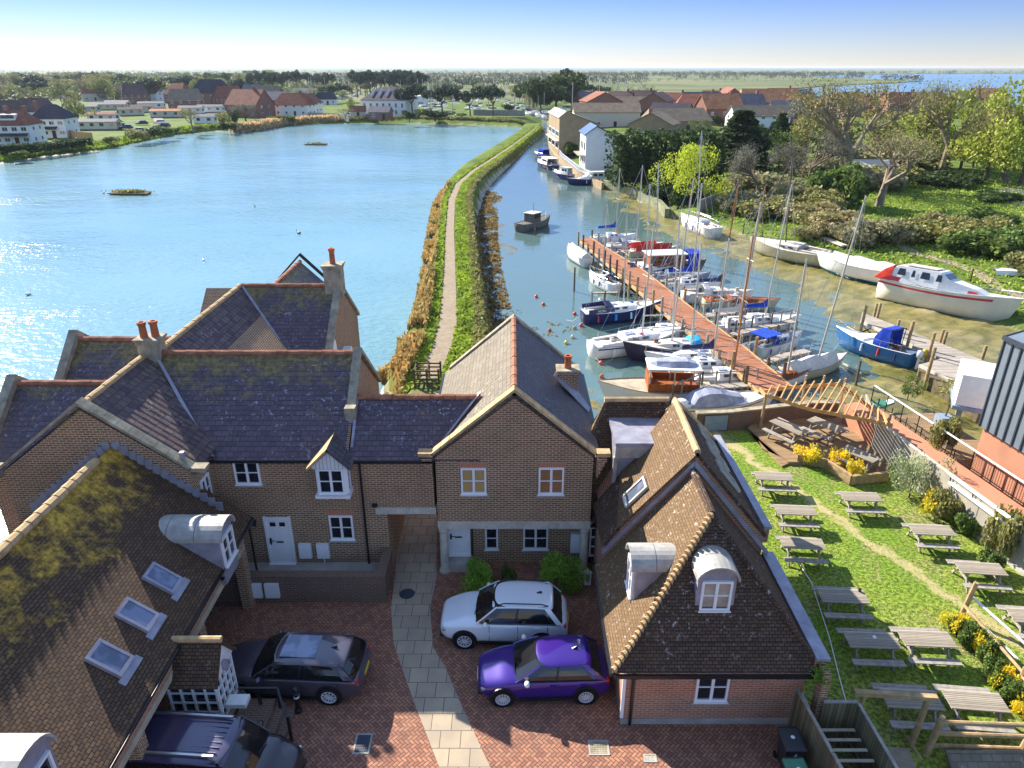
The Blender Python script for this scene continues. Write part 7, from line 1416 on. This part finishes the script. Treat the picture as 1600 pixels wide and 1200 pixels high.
# ================================================================ VEGETATION
rg = np.random.default_rng(12)
def mktree(name, kind, mat, n, seed, h_=10., cr=.32, lab='', bark='bark', lsz=(.3, .6), cat='tree'):
    """unit tree, h_ metres tall"""
    rr = np.random.default_rng(seed); r = thing(name, lab, cat)
    if kind == 'round':
        K = 13; K = 17; cen = rr.normal(size=(K, 3)) * (.42, .42, .48) * h_ * cr * 1.3; cen[:, 2] += h_ * .52; rad = rr.uniform(.3, .55, K) * h_ * cr; cen[:, 2] = np.maximum(cen[:, 2], h_ * .2 + rad * .5); cen[:, 2] = np.minimum(cen[:, 2], h_ - rad)
        pts = lobes(rr, n, cen, rad, .5, .85)
    elif kind == 'pine':
        K = 11; cen = rr.normal(size=(K, 3)) * (.45, .45, .16) * h_ * cr * 1.3; cen[:, 2] += h_ * .74; rad = rr.uniform(.28, .5, K) * h_ * cr; cen[:, 2] = np.minimum(cen[:, 2], h_ - rad * .7)
        pts = lobes(rr, n, cen, rad, .4, .7)
    elif kind == 'cone':
        z = rr.random(n) ** .8; a = rr.uniform(0, 6.28, n); rad = (1 - z * .85) * h_ * cr * (.75 + .3 * np.sin(z * 40 + a * 2) * .4 + rr.uniform(-.15, .15, n)); pts = np.stack([rad * np.cos(a), rad * np.sin(a), h_ * (.06 + z * .94)], -1)
    elif kind == 'shrub':
        K = 12; cen = rr.normal(size=(K, 3)) * (.45, .45, .25) * h_ * cr * 1.1; cen[:, 2] = abs(cen[:, 2]) + h_ * .28; rad = rr.uniform(.38, .62, K) * h_ * cr; cen[:, 2] = np.minimum(cen[:, 2], h_ - rad * .8)
        pts = lobes(rr, n, cen, rad, .35, .9); pts[:, 2] = np.abs(pts[:, 2])
    if kind != 'bare':
        pts = np.array(pts); leafmesh('crown' if cat == 'tree' else 'foliage', pts, rr.uniform(lsz[0], lsz[1], n), mat, r, seed)
        tb = MB(); tb.tube((0, 0, -.5), (.02 * h_, 0, h_ * .4), h_ * .028, h_ * .018, 7)
        for i in range(5 if cat == 'tree' else 3):
            a = i * 1.3; tb.tube((.02 * h_ * .9, 0, h_ * (.3 + .02 * i)), (math.cos(a) * h_ * cr * .6, math.sin(a) * h_ * cr * .6, h_ * .65), h_ * .014, h_ * .005, 5)
        tb.build('trunk' if cat == 'tree' else 'stem', bark, r)
    else:
        tb = MB(); tw = MB(); tips = []; random.seed(seed)
        def br(p, d, L, ra, lv):
            q = p + d * L; (tb if lv < 3 else tw).tube(p, q, ra, ra * .62, 6 if lv < 2 else 4 if lv < 3 else 3, False)
            if lv >= 5: tips.append(q); return
            nb = 3 if lv < 4 else 2
            for i in range(nb + (1 if lv == 0 else 0)):
                a = Vector((random.gauss(0, 1), random.gauss(0, 1), random.gauss(.25, .6))).normalized(); dd = (d * (1.05 if lv else .8) + a * .78).normalized(); br(q, dd, L * random.uniform(.62, .85), ra * .6, lv + 1)
            if lv > 2: tips.append(q)
        br(Vector((0, 0, -.3)), Vector((.08, 0, 1)).normalized(), h_ * .27, h_ * .034, 0)
        tb.build('trunk', bark, r); tag(tw.build('twigs', bark, r), kind=None)
        tp = np.array([tuple(t_) for t_ in tips]); k = rr.integers(0, len(tp), n); pts = tp[k] + rr.normal(size=(n, 3)) * h_ * .035
        leafmesh('crown', pts, rr.uniform(lsz[0], lsz[1], n), mat, r, seed, aspect=.35)
    return r
PRO = {}; EXT = {}
SEEN = {}
ORD = 'first second third fourth fifth sixth seventh eighth ninth tenth eleventh twelfth thirteenth fourteenth fifteenth sixteenth seventeenth eighteenth nineteenth twentieth'.split()
def plant(kind, u, v, vt, label, wid=None, z=None, group=None, lean=0, rz=None):
    p = G(u, v, -.2); zz = hgt(p.x, p.y) if z is None else z; p = G(u, v, zz); hh = (D(u, vt, p.y).z - zz) * (.78 if group == 'bushes on the right bank' else 1)
    nm, args, kw = KINDS[kind]; base = 10. if kw.get('cat', 'tree') == 'tree' else 2.
    if kind not in PRO:
        o = mktree(nm, *args, h_=base, lab=label, **kw); PRO[kind] = o; cc_ = np.concatenate([np.array([tuple(v_.co) for v_ in c_.data.vertices]) for c_ in o.children]); EXT[kind] = (np.percentile(cc_[:, 2], 99.7), np.percentile(np.abs(cc_[:, :2]), 97) * 2); o['category'] = kw.get('cat', 'tree')
    else: o = copytree(PRO[kind]); 
    o['label'] = label; o['category'] = kw.get('cat', 'tree')
    if group: o['group'] = group
    elif 'group' in o: del o['group']
    s_ = hh / EXT[kind][0]; sw = s_
    if wid: wm = mpx(u, v, wid, zz); sw = wm / EXT[kind][1]
    o.location = (p.x, p.y, zz - .05); o.scale = (sw, sw, s_); o.rotation_euler = (0, lean, rg.uniform(0, 6.28) if rz is None else rz)
    return o
KINDS = {
 'spring': ('spring_tree', ('round', 'leaf_spring', 4200, 17), dict(lsz=(.16, .4), cr=.45)),
 'dark': ('dark_tree', ('round', 'leaf_dark', 4600, 1), dict(lsz=(.25, .6), cr=.4)), 'olive': ('olive_tree', ('round', 'leaf_olive', 2600, 2), dict(lsz=(.2, .55), cr=.42)),
 'lime': ('lime_green_tree', ('round', 'leaf_farlime', 2000, 3), dict(lsz=(.3, .6), cr=.42)), 'mid': ('green_tree', ('round', 'leaf_mid', 2600, 4), dict(lsz=(.2, .5), cr=.42)),
 'pine': ('pine_tree', ('pine', 'leaf_pine', 2400, 5), dict(lsz=(.25, .55), cr=.42)), 'conifer': ('conifer', ('cone', 'leaf_dark', 5200, 6), dict(lsz=(.2, .5), cr=.3)),
 'bare': ('bare_tree', ('bare', 'leaf_olive', 3300, 7), dict(lsz=(.10, .22), cr=.42, bark='pale_bark')), 'bare2': ('bare_tree', ('bare', 'leaf_grey', 3200, 21), dict(lsz=(.14, .28), cr=.4, bark='bark')),
 'scrub': ('scrub_bush', ('shrub', 'leaf_twig', 2250, 8), dict(lsz=(.08, .24), cr=.6, cat='bush')), 'bramble': ('bramble_bush', ('shrub', 'leaf_brown', 2400, 9), dict(lsz=(.07, .22), cr=.65, cat='bush')),
 'greenbush': ('green_bush', ('shrub', 'leaf_mid', 2550, 10), dict(lsz=(.08, .23), cr=.6, cat='bush')), 'olivebush': ('olive_bush', ('shrub', 'leaf_olive', 2400, 11), dict(lsz=(.08, .23), cr=.6, cat='bush')),
 'darkbush': ('dark_bush', ('shrub', 'leaf_dark', 2250, 12), dict(lsz=(.09, .24), cr=.6, cat='bush')), 'variegated': ('round_bush', ('shrub', 'leaf_variegated', 3600, 13), dict(lsz=(.04, .1), cr=.55, cat='bush')),
 'flower': ('flowering_shrub', ('shrub', 'leaf_flower', 1350, 14), dict(lsz=(.08, .22), cr=.6, cat='shrub')), 'fresh': ('box_bush', ('shrub', 'leaf_fresh', 3900, 15), dict(lsz=(.05, .1), cr=.55, cat='bush')),
 'willow': ('willow_tree', ('round', 'leaf_lime', 4200, 16), dict(lsz=(.14, .34), cr=.5))}
# near plants
plant('fresh', 748, 924, 872, 'round bright green bush left of the silver car', 56, .0); plant('fresh', 878, 918, 862, 'round bright green bush right of the porch steps', 60, .0); plant('greenbush', 792, 912, 882, 'small loose shrub between the two round bushes', 24, 0.)
plant('variegated', 1420, 778, 712, 'large round grey green bush against the board wall', 78, 0); plant('flower', 1452, 800, 765, 'yellow flowering shrub beside the round grey green bush', 46, 0); plant('olivebush', 1470, 808, 765, 'low olive shrub below the white pipe rail', 40, 0)
plant('olivebush', 1566, 872, 796, 'leggy shrub against the board wall near its right end', 60, 0); plant('greenbush', 1500, 830, 800, 'small green plant at the foot of the board wall', 36, 0); plant('greenbush', 1545, 890, 862, 'low green plant in the border beyond the tall log post', 40, 0)
plant('flower', 1265, 724, 698, 'left yellow flowering shrub at the deck edge', 48, .1); plant('flower', 1312, 728, 700, 'middle yellow flowering shrub at the deck edge', 36, .1); plant('flower', 1331, 746, 718, 'right yellow flowering shrub at the deck corner', 30, .1)
for i, (u, v) in enumerate(((1492, 978), (1502, 988), (1515, 1000), (1528, 1012), (1540, 1020), (1552, 1050), (1566, 1064), (1578, 1080), (1590, 1098), (1600, 1116))):
    plant('flower' if i % 3 == 0 else 'greenbush', u, v + 8, v - 22, ('yellow flower clump' if i % 3 == 0 else 'green leafy clump') + ' number %s along the log fence from the tall post' % ('one two three four five six seven eight nine ten'.split()[i]), 40, 0, 'border plants along the log fence')
plant('mid', 1418, 622, 585, 'young leafy tree on the sand by the quay', 36, -1.2); plant('olivebush', 1478, 700, 655, 'grassy shrub between the railing and the boathouse', 40, 1.2)
tag(leafmesh('ivy', np.stack([np.full(300, 8.9) + rg.normal(size=300) * .12, 15.3 + rg.normal(size=300) * .15, 2.5 + rg.normal(size=300) * .15], -1), rg.uniform(.04, .09, 300), 'leaf_fresh'), 'patch of moss and ivy at the cottage gutter corner', 'ivy')
# hedges
def hedge(label, pts, h_, wd_, mat, n, sz, z=-.2, name='hedge'):
    P = [G(u, v, z) for u, v in pts]; out = []; r = thing(name, label, 'hedge', tuple(P[0]))
    for _ in range(n):
        t_ = rg.random() * (len(P) - 1); i = int(t_); q = P[i].lerp(P[i + 1], t_ - i); d = (P[i + 1] - P[i]).normalized(); s_ = Vector((-d.y, d.x, 0))
        f = rg.integers(0, 4); a, b = (rg.uniform(-1, 1), 1.) if f == 0 else ((-1 + rg.normal() * .04, rg.random()) if f < 3 else (1, rg.random())); lump = 1 + .08 * math.sin(t_ * 19) + .06 * math.sin(t_ * 47 + a)
        w2 = q + s_ * a * wd_ / 2 * lump + Vector((0, 0, b * h_ * lump)); out.append(tuple(w2 - P[0]))
    leafmesh('foliage', np.array(out) + rg.normal(size=(n, 3)) * .12, rg.uniform(*sz, n), mat, r)
    for a_, b_ in zip(P, P[1:]): MB().beam(a_.lerp(b_, .12) + Vector((0, 0, h_ * .4)), a_.lerp(b_, .88) + Vector((0, 0, h_ * .4)), wd_ * .6, h_ * .7).build('core', 'leaf_dark', r, True)
hedge('tall dark clipped conifer hedge behind the creek corner', [(950, 288), (1030, 286), (1118, 282)], hpx(1000, 288, 214), 5, 'leaf_dark', 9000, (.25, .55))
hedge('pale green clipped hedge block beside the dark conifer', [(1140, 262), (1172, 262)], hpx(1150, 262, 230), 3, 'leaf_fresh', 1800, (.15, .35))
hedge('low dark hedge in front of the white pair houses', [(0, 240), (60, 236), (140, 226)], 1.6, 2.5, 'leaf_dark', 2500, (.3, .6)); hedge('clipped hedge in front of the red roofed villa', [(420, 190), (462, 189)], 1.6, 2, 'leaf_mid', 900, (.3, .6))
# right bank trees
plant('willow', 1078, 318, 224, 'bright lime green willow at the creek corner', 100); plant('darkbush', 1042, 318, 280, 'dark green bush at the foot of the lime willow', 60); plant('darkbush', 1075, 326, 285, 'second dark bush under the lime willow', 60)
plant('conifer', 1152, 262, 172, 'tall dark conifer right of the hedge', 86); plant('conifer', 1216, 232, 176, 'narrow dark conifer in front of the brick houses', 34); plant('dark', 1190, 250, 190, 'dark tree behind the tall conifer', 50)
plant('bare', 1372, 322, 200, 'spreading bare tree on the grassy bank', 150); plant('bare', 1318, 292, 116, 'largest bare tree reaching above the horizon', 175); plant('bare', 1468, 272, 118, 'tall pale trunked bare tree right of the olive tree', 105); plant('bare2', 1180, 318, 222, 'bare grey sapling left of the old mast', 80); plant('bare2', 1262, 290, 200, 'bare twiggy tree behind the pale crumbling wall', 90); plant('bare2', 1228, 300, 215, 'thin bare tree between two bare trees on the bank', 70)
plant('spring', 1440, 262, 156, 'broad yellow olive tree in front of the brown roofed house', 120); plant('olive', 1370, 258, 172, 'olive tree behind the spreading bare tree', 110); plant('olive', 1255, 262, 178, 'olive brown tree left of the largest bare tree', 90); plant('olive', 1305, 268, 182, 'olive tree beneath the largest bare tree', 100)
plant('spring', 1540, 282, 140, 'tall yellow green tree near the right edge', 150); plant('spring', 1592, 290, 125, 'tall yellow green tree cut by the right edge', 140); plant('spring', 1500, 268, 160, 'yellow olive tree between the pale bare tree and the green trees', 100); plant('bare', 1572, 286, 150, 'leaning bare trunk on the grass at the right edge', 110, lean=.25)
plant('dark', 1520, 262, 205, 'dark evergreen beneath the tall yellow green tree', 70); plant('greenbush', 1312, 322, 258, 'ivy green bush left of the spreading bare tree', 80); plant('mid', 1225, 268, 205, 'green tree left of the bare twiggy tree', 60)
bk = [('bramble', 1262, 345, 305, 90), ('bramble', 1300, 360, 318, 90), ('scrub', 1375, 378, 330, 90), ('scrub', 1330, 378, 338, 80), ('olivebush', 1450, 372, 330, 90), ('bramble', 1475, 368, 325, 80),
      ('olivebush', 1510, 378, 335, 90), ('greenbush', 1530, 398, 350, 90), ('greenbush', 1570, 400, 345, 90), ('olivebush', 1548, 380, 330, 80), ('greenbush', 1600, 395, 340, 90), ('olivebush', 1600, 425, 385, 70), ('scrub', 1160, 300, 262, 70), ('scrub', 1200, 305, 258, 90), ('scrub', 1240, 318, 272, 80), ('scrub', 1185, 330, 290, 80), ('olivebush', 1215, 340, 300, 90),
      ('scrub', 1150, 330, 296, 70), ('olivebush', 1290, 330, 285, 80), ('olivebush', 1390, 290, 250, 90), ('scrub', 1350, 295, 255, 90), ('darkbush', 1470, 290, 262, 80), ('darkbush', 1500, 285, 258, 70), ('scrub', 1285, 275, 232, 90), ('scrub', 1330, 262, 225, 100), ('olivebush', 1410, 262, 225, 100), ('greenbush', 1560, 312, 296, 70), ('bramble', 1270, 372, 340, 60), ('greenbush', 1540, 350, 322, 80)]
for i, (k, u, v, vt, w_) in enumerate(bk):
    k_ = {'bramble': 'brown bramble bush', 'scrub': 'grey twiggy scrub bush', 'olivebush': 'olive green bush', 'greenbush': 'fresh green bush', 'darkbush': 'dark evergreen bush'}[k]
    ref = 'left of the bare trees' if u < 1250 else 'above the green stained hull' if u < 1310 else 'above the teal keeled boat' if u < 1390 else 'behind the red motor cruiser' if u < 1500 else 'right of the grass path'
    row = 'close to the water' if v > 355 else 'in the middle of the slope' if v > 310 else 'high on the slope'
    plant(k, u, v, vt, '%s %s, %s' % (k_, row, ref), w_, group='bushes on the right bank')
# left shore and centre trees
for k, u, v, vt, w_, lb in (('lime', 124, 195, 152, 42, 'round yellow green tree behind the wooden fence'), ('bare2', 98, 178, 148, 30, 'bare pinkish tree left of the yellow green tree'), ('dark', 202, 162, 138, 28, 'dark round tree beside the steep brown roof'), ('bare', 302, 204, 168, 34, 'bare tree on the shore left of the lane'), ('olive', 350, 200, 175, 30, 'olive tree by the white chalet'),
        ('dark', 368, 198, 172, 16, 'narrow dark tree beside the bare shoreline tree'), ('bare2', 385, 192, 158, 44, 'bare shoreline tree in front of the red roofed brick house'), ('mid', 452, 160, 138, 24, 'green tree behind the red roofed villa'), ('pine', 525, 160, 130, 40, 'dark tree left of the office building'), ('lime', 550, 178, 152, 18, 'bright yellow green tree at the office gable'), ('bare', 540, 186, 168, 24, 'small bare tree before the office garage'),
        ('pine', 645, 180, 130, 44, 'dark pine at the right end of the office building'), ('pine', 692, 182, 132, 50, 'broad dark pine right of the office building'), ('pine', 735, 182, 138, 38, 'dark pine in the middle of the marina front'), ('pine', 770, 182, 132, 42, 'tall dark pine left of the marina wall'), ('dark', 795, 176, 162, 20, 'small dark bush tree on the marina wall'),
        ('dark', 868, 176, 109, 82, 'huge dark rounded tree clump by the creek mouth'), ('dark', 845, 178, 124, 55, 'left shoulder of the huge dark tree clump'), ('dark', 892, 174, 120, 40, 'right shoulder of the huge dark tree clump'), ('pine', 928, 156, 132, 40, 'low dark pine behind the stepped terrace roofs'), ('olive', 830, 172, 140, 40, 'olive tree at the left foot of the huge clump'),
        ('conifer', 990, 210, 196, 8, 'small conifer behind the white townhouse'), ('lime', 1082, 200, 168, 28, 'bright yellow tree among the tan roofed houses'), ('mid', 1098, 214, 186, 30, 'green tree left of the tall dark conifer'), ('greenbush', 892, 240, 222, 20, 'lime bush in the terrace garden'), ('dark', 640, 190, 172, 26, 'dark bushy tree at the waterside right of the lodge'), ('dark', 680, 188, 170, 60, 'low dark thicket below the broad pine')):
    plant(k, u, v, vt, lb, w_, z=-.1)
random.seed(8)
for i in range(26):
    u = 560 + i * 5.2 + random.uniform(-2, 2) if i < 20 else 400 + (i - 20) * 22; vb = random.uniform(146, 152); plant('pine', u, vb, random.uniform(108, 118), 'dark umbrella pine in the row behind the office building' if i < 20 else 'dark pine behind the tan roofed house', random.uniform(22, 32), z=-.5, group='pines behind the shore houses')
for i in range(95):
    u = random.uniform(-10, 430); vb = random.uniform(132, 160) - (u > 250) * 8; k = random.choice(['olive', 'lime', 'dark', 'bare', 'mid', 'pine', 'lime', 'olive']); 
    d_ = {'olive': 'olive tree', 'lime': 'yellow green tree', 'dark': 'dark tree', 'bare': 'bare tree', 'mid': 'green tree', 'pine': 'dark pine'}[k]
    plant(k, u, vb, vb - random.uniform(22, 34) * (vb - 100) / 50, '%s in the wood behind the %s' % (d_, 'white pair houses' if u < 110 else 'mobile homes' if u < 230 else 'brick houses'), random.uniform(24, 44) * (vb - 95) / 50, z=-.5, group='trees in the left hand wood')
for i, (u, v, w_) in enumerate(((215, 218, 30), (232, 215, 34), (250, 212, 30), (170, 222, 24), (60, 236, 26), (30, 244, 26), (310, 204, 22), (355, 202, 24), (275, 208, 18))):
    plant(('olivebush', 'darkbush', 'greenbush')[i % 3], u, v, v - (16 if i < 3 else 9), ('olive', 'dark', 'green')[i % 3] + ' waterside bush ' + ('opposite the weedy raft' if i < 3 else 'below the long cream mobile home' if i == 3 else 'below the white pair houses, ' + ('right' if i == 4 else 'left') if i < 6 else 'near the lane, ' + ('first', 'second', 'third')[i - 6]), w_, z=-.4, group='waterside bushes on the far left shore')
leafm('leaf_farwood', (.08, .12, .03), (.17, .19, .05), (.13, .13, .06), sc_=.03)
# far woods as one mass
def woods(name, label, mat, areas, sz, hh):
    pts = []; szs = []
    for (u0, u1, v0, v1, n) in areas:
        for _ in range(n):
            u = rg.uniform(u0, u1); v = rg.uniform(v0, v1); p = G(u, v, -1); h_ = rg.uniform(.6, 1) * hh; w2 = h_ * .7; m = 22
            q = rg.normal(size=(m, 3)) * (w2 * .5, w2 * .5, h_ * .25); q[:, 2] = np.clip(q[:, 2] + h_ * .55, .3, h_); pts.append(q + np.array(p)); szs.append(rg.uniform(.14, .3, m) * h_)
    tag(leafmesh(name, np.concatenate(pts), np.concatenate(szs), mat), label, None, None, 'stuff')
woods('far_wood', 'distant woods along the horizon', 'leaf_far', [(-60, 860, 116, 122, 900), (860, 1350, 116.5, 119.5, 560), (1050, 1400, 122, 124, 60), (-60, 420, 122, 138, 620), (400, 860, 122, 136, 420), (860, 1010, 120, 132, 90), (-60, 1650, 112, 113.5, 200), (980, 1420, 114.5, 116, 160), (1380, 1440, 124, 127, 24), (1430, 1640, 115, 116, 30)], 1, 9)
random.seed(31)
for i in range(34):
    u = random.uniform(400, 840); vb = random.uniform(138, 160); k = random.choice(['olive', 'lime', 'dark', 'mid', 'lime']); d_ = {'olive': 'olive tree', 'lime': 'yellow green tree', 'dark': 'dark tree', 'mid': 'green tree'}[k]
    plant(k, u, vb, vb - random.uniform(12, 20) * (vb - 100) / 50, '%s among the marina masts %s' % (d_, 'left of the office building' if u < 556 else 'behind the office building' if u < 640 else 'right of the office building'), random.uniform(14, 30), z=-.5, group='trees around the marina')
for i in range(26):
    u = random.uniform(905, 1320); vb = random.uniform(168, 205); k = random.choice(['olive', 'mid', 'dark', 'lime']); d_ = {'olive': 'olive tree', 'lime': 'yellow green tree', 'dark': 'dark tree', 'mid': 'green tree'}[k]
    plant(k, u, vb, vb - random.uniform(12, 22), '%s in the gardens %s' % (d_, 'behind the tan terrace' if u < 1000 else 'among the tan roofed houses' if u < 1120 else 'below the brick gabled houses'), random.uniform(14, 26), z=-.2, group='garden trees beyond the creek')
tag(MB().prism(PG([(250, 205), (266, 203), (262, 196), (250, 180), (238, 180), (244, 200)], 0), 'z', -.4, .06).build('lane', 'path_gravel'), kind='structure')
woods('left_wood', 'green wood behind the left shore houses', 'leaf_farwood', [(-60, 420, 138, 150, 420), (-60, 200, 148, 160, 140), (330, 560, 138, 148, 120)], 1, 8.5)
woods('far_scrub', 'pale scrub and hedges between the far fields', 'leaf_farlime', [(-60, 420, 130, 158, 260), (420, 860, 130, 150, 140), (900, 1300, 124, 128, 90), (880, 1020, 136, 150, 60)], 1, 4.5)
# grass, reeds and weed along the causeway and banks
def along(P, off, spread, n, zoff=0):
    out = []; L = [(b - a).length for a, b in zip(P, P[1:])]; cum = np.cumsum([0] + L)
    for t_ in rg.uniform(0, cum[-1], n):
        i = min(len(L) - 1, int(np.searchsorted(cum, t_) - 1)); f = (t_ - cum[i]) / L[i]; q = P[i].lerp(P[i + 1], f); d = (P[i + 1] - P[i]).normalized(); s_ = Vector((d.y, -d.x, 0)); o = off + spread * rg.uniform(-1, 1); q = q + s_ * o; out.append((q.x, q.y))
    out = np.array(out); h_, _ = terrain(out[:, 0], out[:, 1]); return np.stack([out[:, 0], out[:, 1], h_ + zoff], -1), h_
p_, h_ = along(pc, 1.55, .8, 15000); dist = np.linalg.norm(p_, axis=1); k = h_ > -1.2; tag(leafmesh('verge_grass', p_[k] + (0, 0, .08), (rg.uniform(.12, .3, len(p_)) * (1 + dist / 150))[k], 'leaf_grass', None, 1, .5, 1.3), 'tufted green grass on the right side of the causeway path', None, None, 'stuff')
p_, h_ = along(pc, -1.15, .45, 7000); dist = np.linalg.norm(p_, axis=1); k = h_ > -1.2; tag(leafmesh('verge_grass', p_[k] + (0, 0, .08), (rg.uniform(.12, .26, len(p_)) * (1 + dist / 150))[k], 'leaf_grass', None, 2, .5, 1.3), 'tufted green grass on the left side of the causeway path', None, None, 'stuff')
p_, h_ = along(pc, 2.6, .5, 9000); dist = np.linalg.norm(p_, axis=1); k = h_ > -1.7; tag(leafmesh('dry_grass', p_[k] + (0, 0, .1), (rg.uniform(.15, .35, len(p_)) * (1 + dist / 150))[k], 'leaf_olive', None, 2, .5, 1.3), 'dry grass along the steep creek side of the causeway', None, None, 'stuff')
p_, h_ = along(pc[:9], -2.3, .85, 13000); k = wob(p_[:, 0], p_[:, 1], 1.2) > -.25; p_, h_ = p_[k], h_[k]; p_[:, 2] = np.maximum(h_, -1.7) + rg.uniform(0, .75, len(p_)); tag(leafmesh('reeds', p_, rg.uniform(.12, .3, len(p_)), 'leaf_rustgrass', None, 3, .8, 1.8), 'rust brown reeds along the pond side of the causeway', None, None, 'stuff')
p_, h_ = along([G(604, 600, -1.7), G(625, 590, -1.7), G(640, 575, -1.7), G(640, 540, -1.7)], 0, .9, 2600); p_[:, 2] = -1.7 + rg.uniform(0, .9, len(p_)); tag(leafmesh('reed_clump', p_, rg.uniform(.12, .3, len(p_)), 'leaf_rustgrass', None, 3, .8, 1.8), 'rust brown reed clumps in the pond corner behind the terrace house', None, None, 'stuff')
p_, h_ = along([G(u, v, -1.5) for u, v in [(370, 206), (405, 203), (440, 196), (490, 192), (530, 191)]], -2.0, 2.6, 4500); p_[:, 2] = -1.4 + rg.uniform(0, 2.2, len(p_)); tag(leafmesh('reed_bed', p_, rg.uniform(.4, .9, len(p_)), 'leaf_reed', None, 4, .8, 1.8), 'pale orange reed bed on the far pond shore', None, None, 'stuff')
p_, h_ = along([G(u, v, -1.5) for u, v in [(0, 252), (60, 242), (150, 233), (260, 211), (330, 203), (390, 202)]], -1, 1.8, 5000); p_[:, 2] = np.maximum(h_, -1.6) + rg.uniform(0, .5, len(p_)); tag(leafmesh('shore_grass', p_, rg.uniform(.3, .7, len(p_)), 'leaf_grass', None, 5, .6, 1.4), 'bright green grass along the far left shore', None, None, 'stuff')
p_, h_ = along([G(u, v, -1.5) for u, v in [(530, 191), (640, 190), (740, 193), (820, 196)]], -1, 1.5, 2500); p_[:, 2] = np.maximum(h_, -1.6) + rg.uniform(0, .7, len(p_)); tag(leafmesh('shore_scrub', p_, rg.uniform(.4, .8, len(p_)), 'leaf_olive', None, 5, .5, 1.2), 'dark scrub along the far end of the pond', None, None, 'stuff')
p_, h_ = along([G(u, v, -1.6) for u, v in [(793, 560), (780, 500), (773, 460), (766, 420), (762, 370), (765, 330), (775, 298)]], -.2, 1.5, 9000); k = h_ > -1.95; tag(leafmesh('seaweed', p_[k] + (0, 0, .03), rg.uniform(.15, .5, len(p_))[k], 'leaf_weed', None, 6, 0, .5), 'brown seaweed on the mud beside the causeway', None, None, 'stuff')
xs = rg.uniform(24, 110, 60000); yy = rg.uniform(50, 145, 60000); h_, zn = terrain(xs, yy); k = (h_ > -1.1) & (zn[:, 0] > .5); P_ = np.stack([xs, yy, h_ + .06], -1)[k]; tag(leafmesh('bank_grass', P_, rg.uniform(.12, .36, len(P_)), 'leaf_grass', None, 7, .4, 1.1), 'rough green grass and nettles over the right bank', None, None, 'stuff')
xs = rg.uniform(9.5, 30, 45000); yy = rg.uniform(9, 35, 45000); inside = seg_sd([(9.5, 9), (9.5, 30), (11, 34.5), (13.6, 33.5), (19, 27.5), (21, 26), (27, 18), (30, 10)], xs, yy) > 0; P_ = np.stack([xs, yy, np.full(len(xs), .035)], -1)[inside & (wob(xs, yy, 2.7, 5) > -.25)]
tag(leafmesh('lawn_grass', P_, rg.uniform(.015, .04, len(P_)), 'leaf_lawn', None, 8, .1, 1.2), 'short green turf of the beer garden lawn', None, None, 'stuff')
xs = rg.uniform(-2, 9, 3000); yy = rg.uniform(41, 62, 3000); P_ = np.stack([xs, yy, np.full(3000, WZ + .02)], -1)[(wob(xs, yy, 1.6) + .5 * wob(xs, yy, .5) > .62) & (seg_sd(L_near, xs, yy) < 0)]; tag(leafmesh('floating_weed', P_, rg.uniform(.1, .35, len(P_)), 'leaf_weed', None, 8, 0, .4), 'floating seaweed mats on the creek near the gabled house', None, None, 'stuff')
# ---------------------------------------------------------------- labels that tell look-alikes apart: their order from left to right
by = {}
for o in col.objects:
    if 'label' in o and 'group' in o and not o.parent: by.setdefault((o['group'], o['label']), []).append(o)
for (g_, l_), L in by.items():
    if len(L) > 1 and len(L) <= 100:
        L.sort(key=lambda o: o.location.x / o.location.y)
        for i, o in enumerate(L): o['label'] = (l_ + ', %s from the left' % (ORD[i] if i < 20 else str(i + 1) + 'th')) if len(l_.split()) <= 12 else '%s %s' % (ORD[i % 20], l_)
# ---------------------------------------------------------------- haze
t = NT('haze'); t.t.nodes.remove(t.b); pv = t.n('VolumePrincipled', Color=(.72, .84, 1.0), Density=.00006, Anisotropy=.2)
t.t.links.new(pv.outputs[0], t.t.nodes['Material Output'].inputs['Volume']); M['haze'] = t.m
HZ = MB().box(-4000, 4000, -50, 9000, -4.2, 26).build('haze', 'haze'); tag(HZ, 'thin blue sea haze over the distance', None, None, 'stuff')
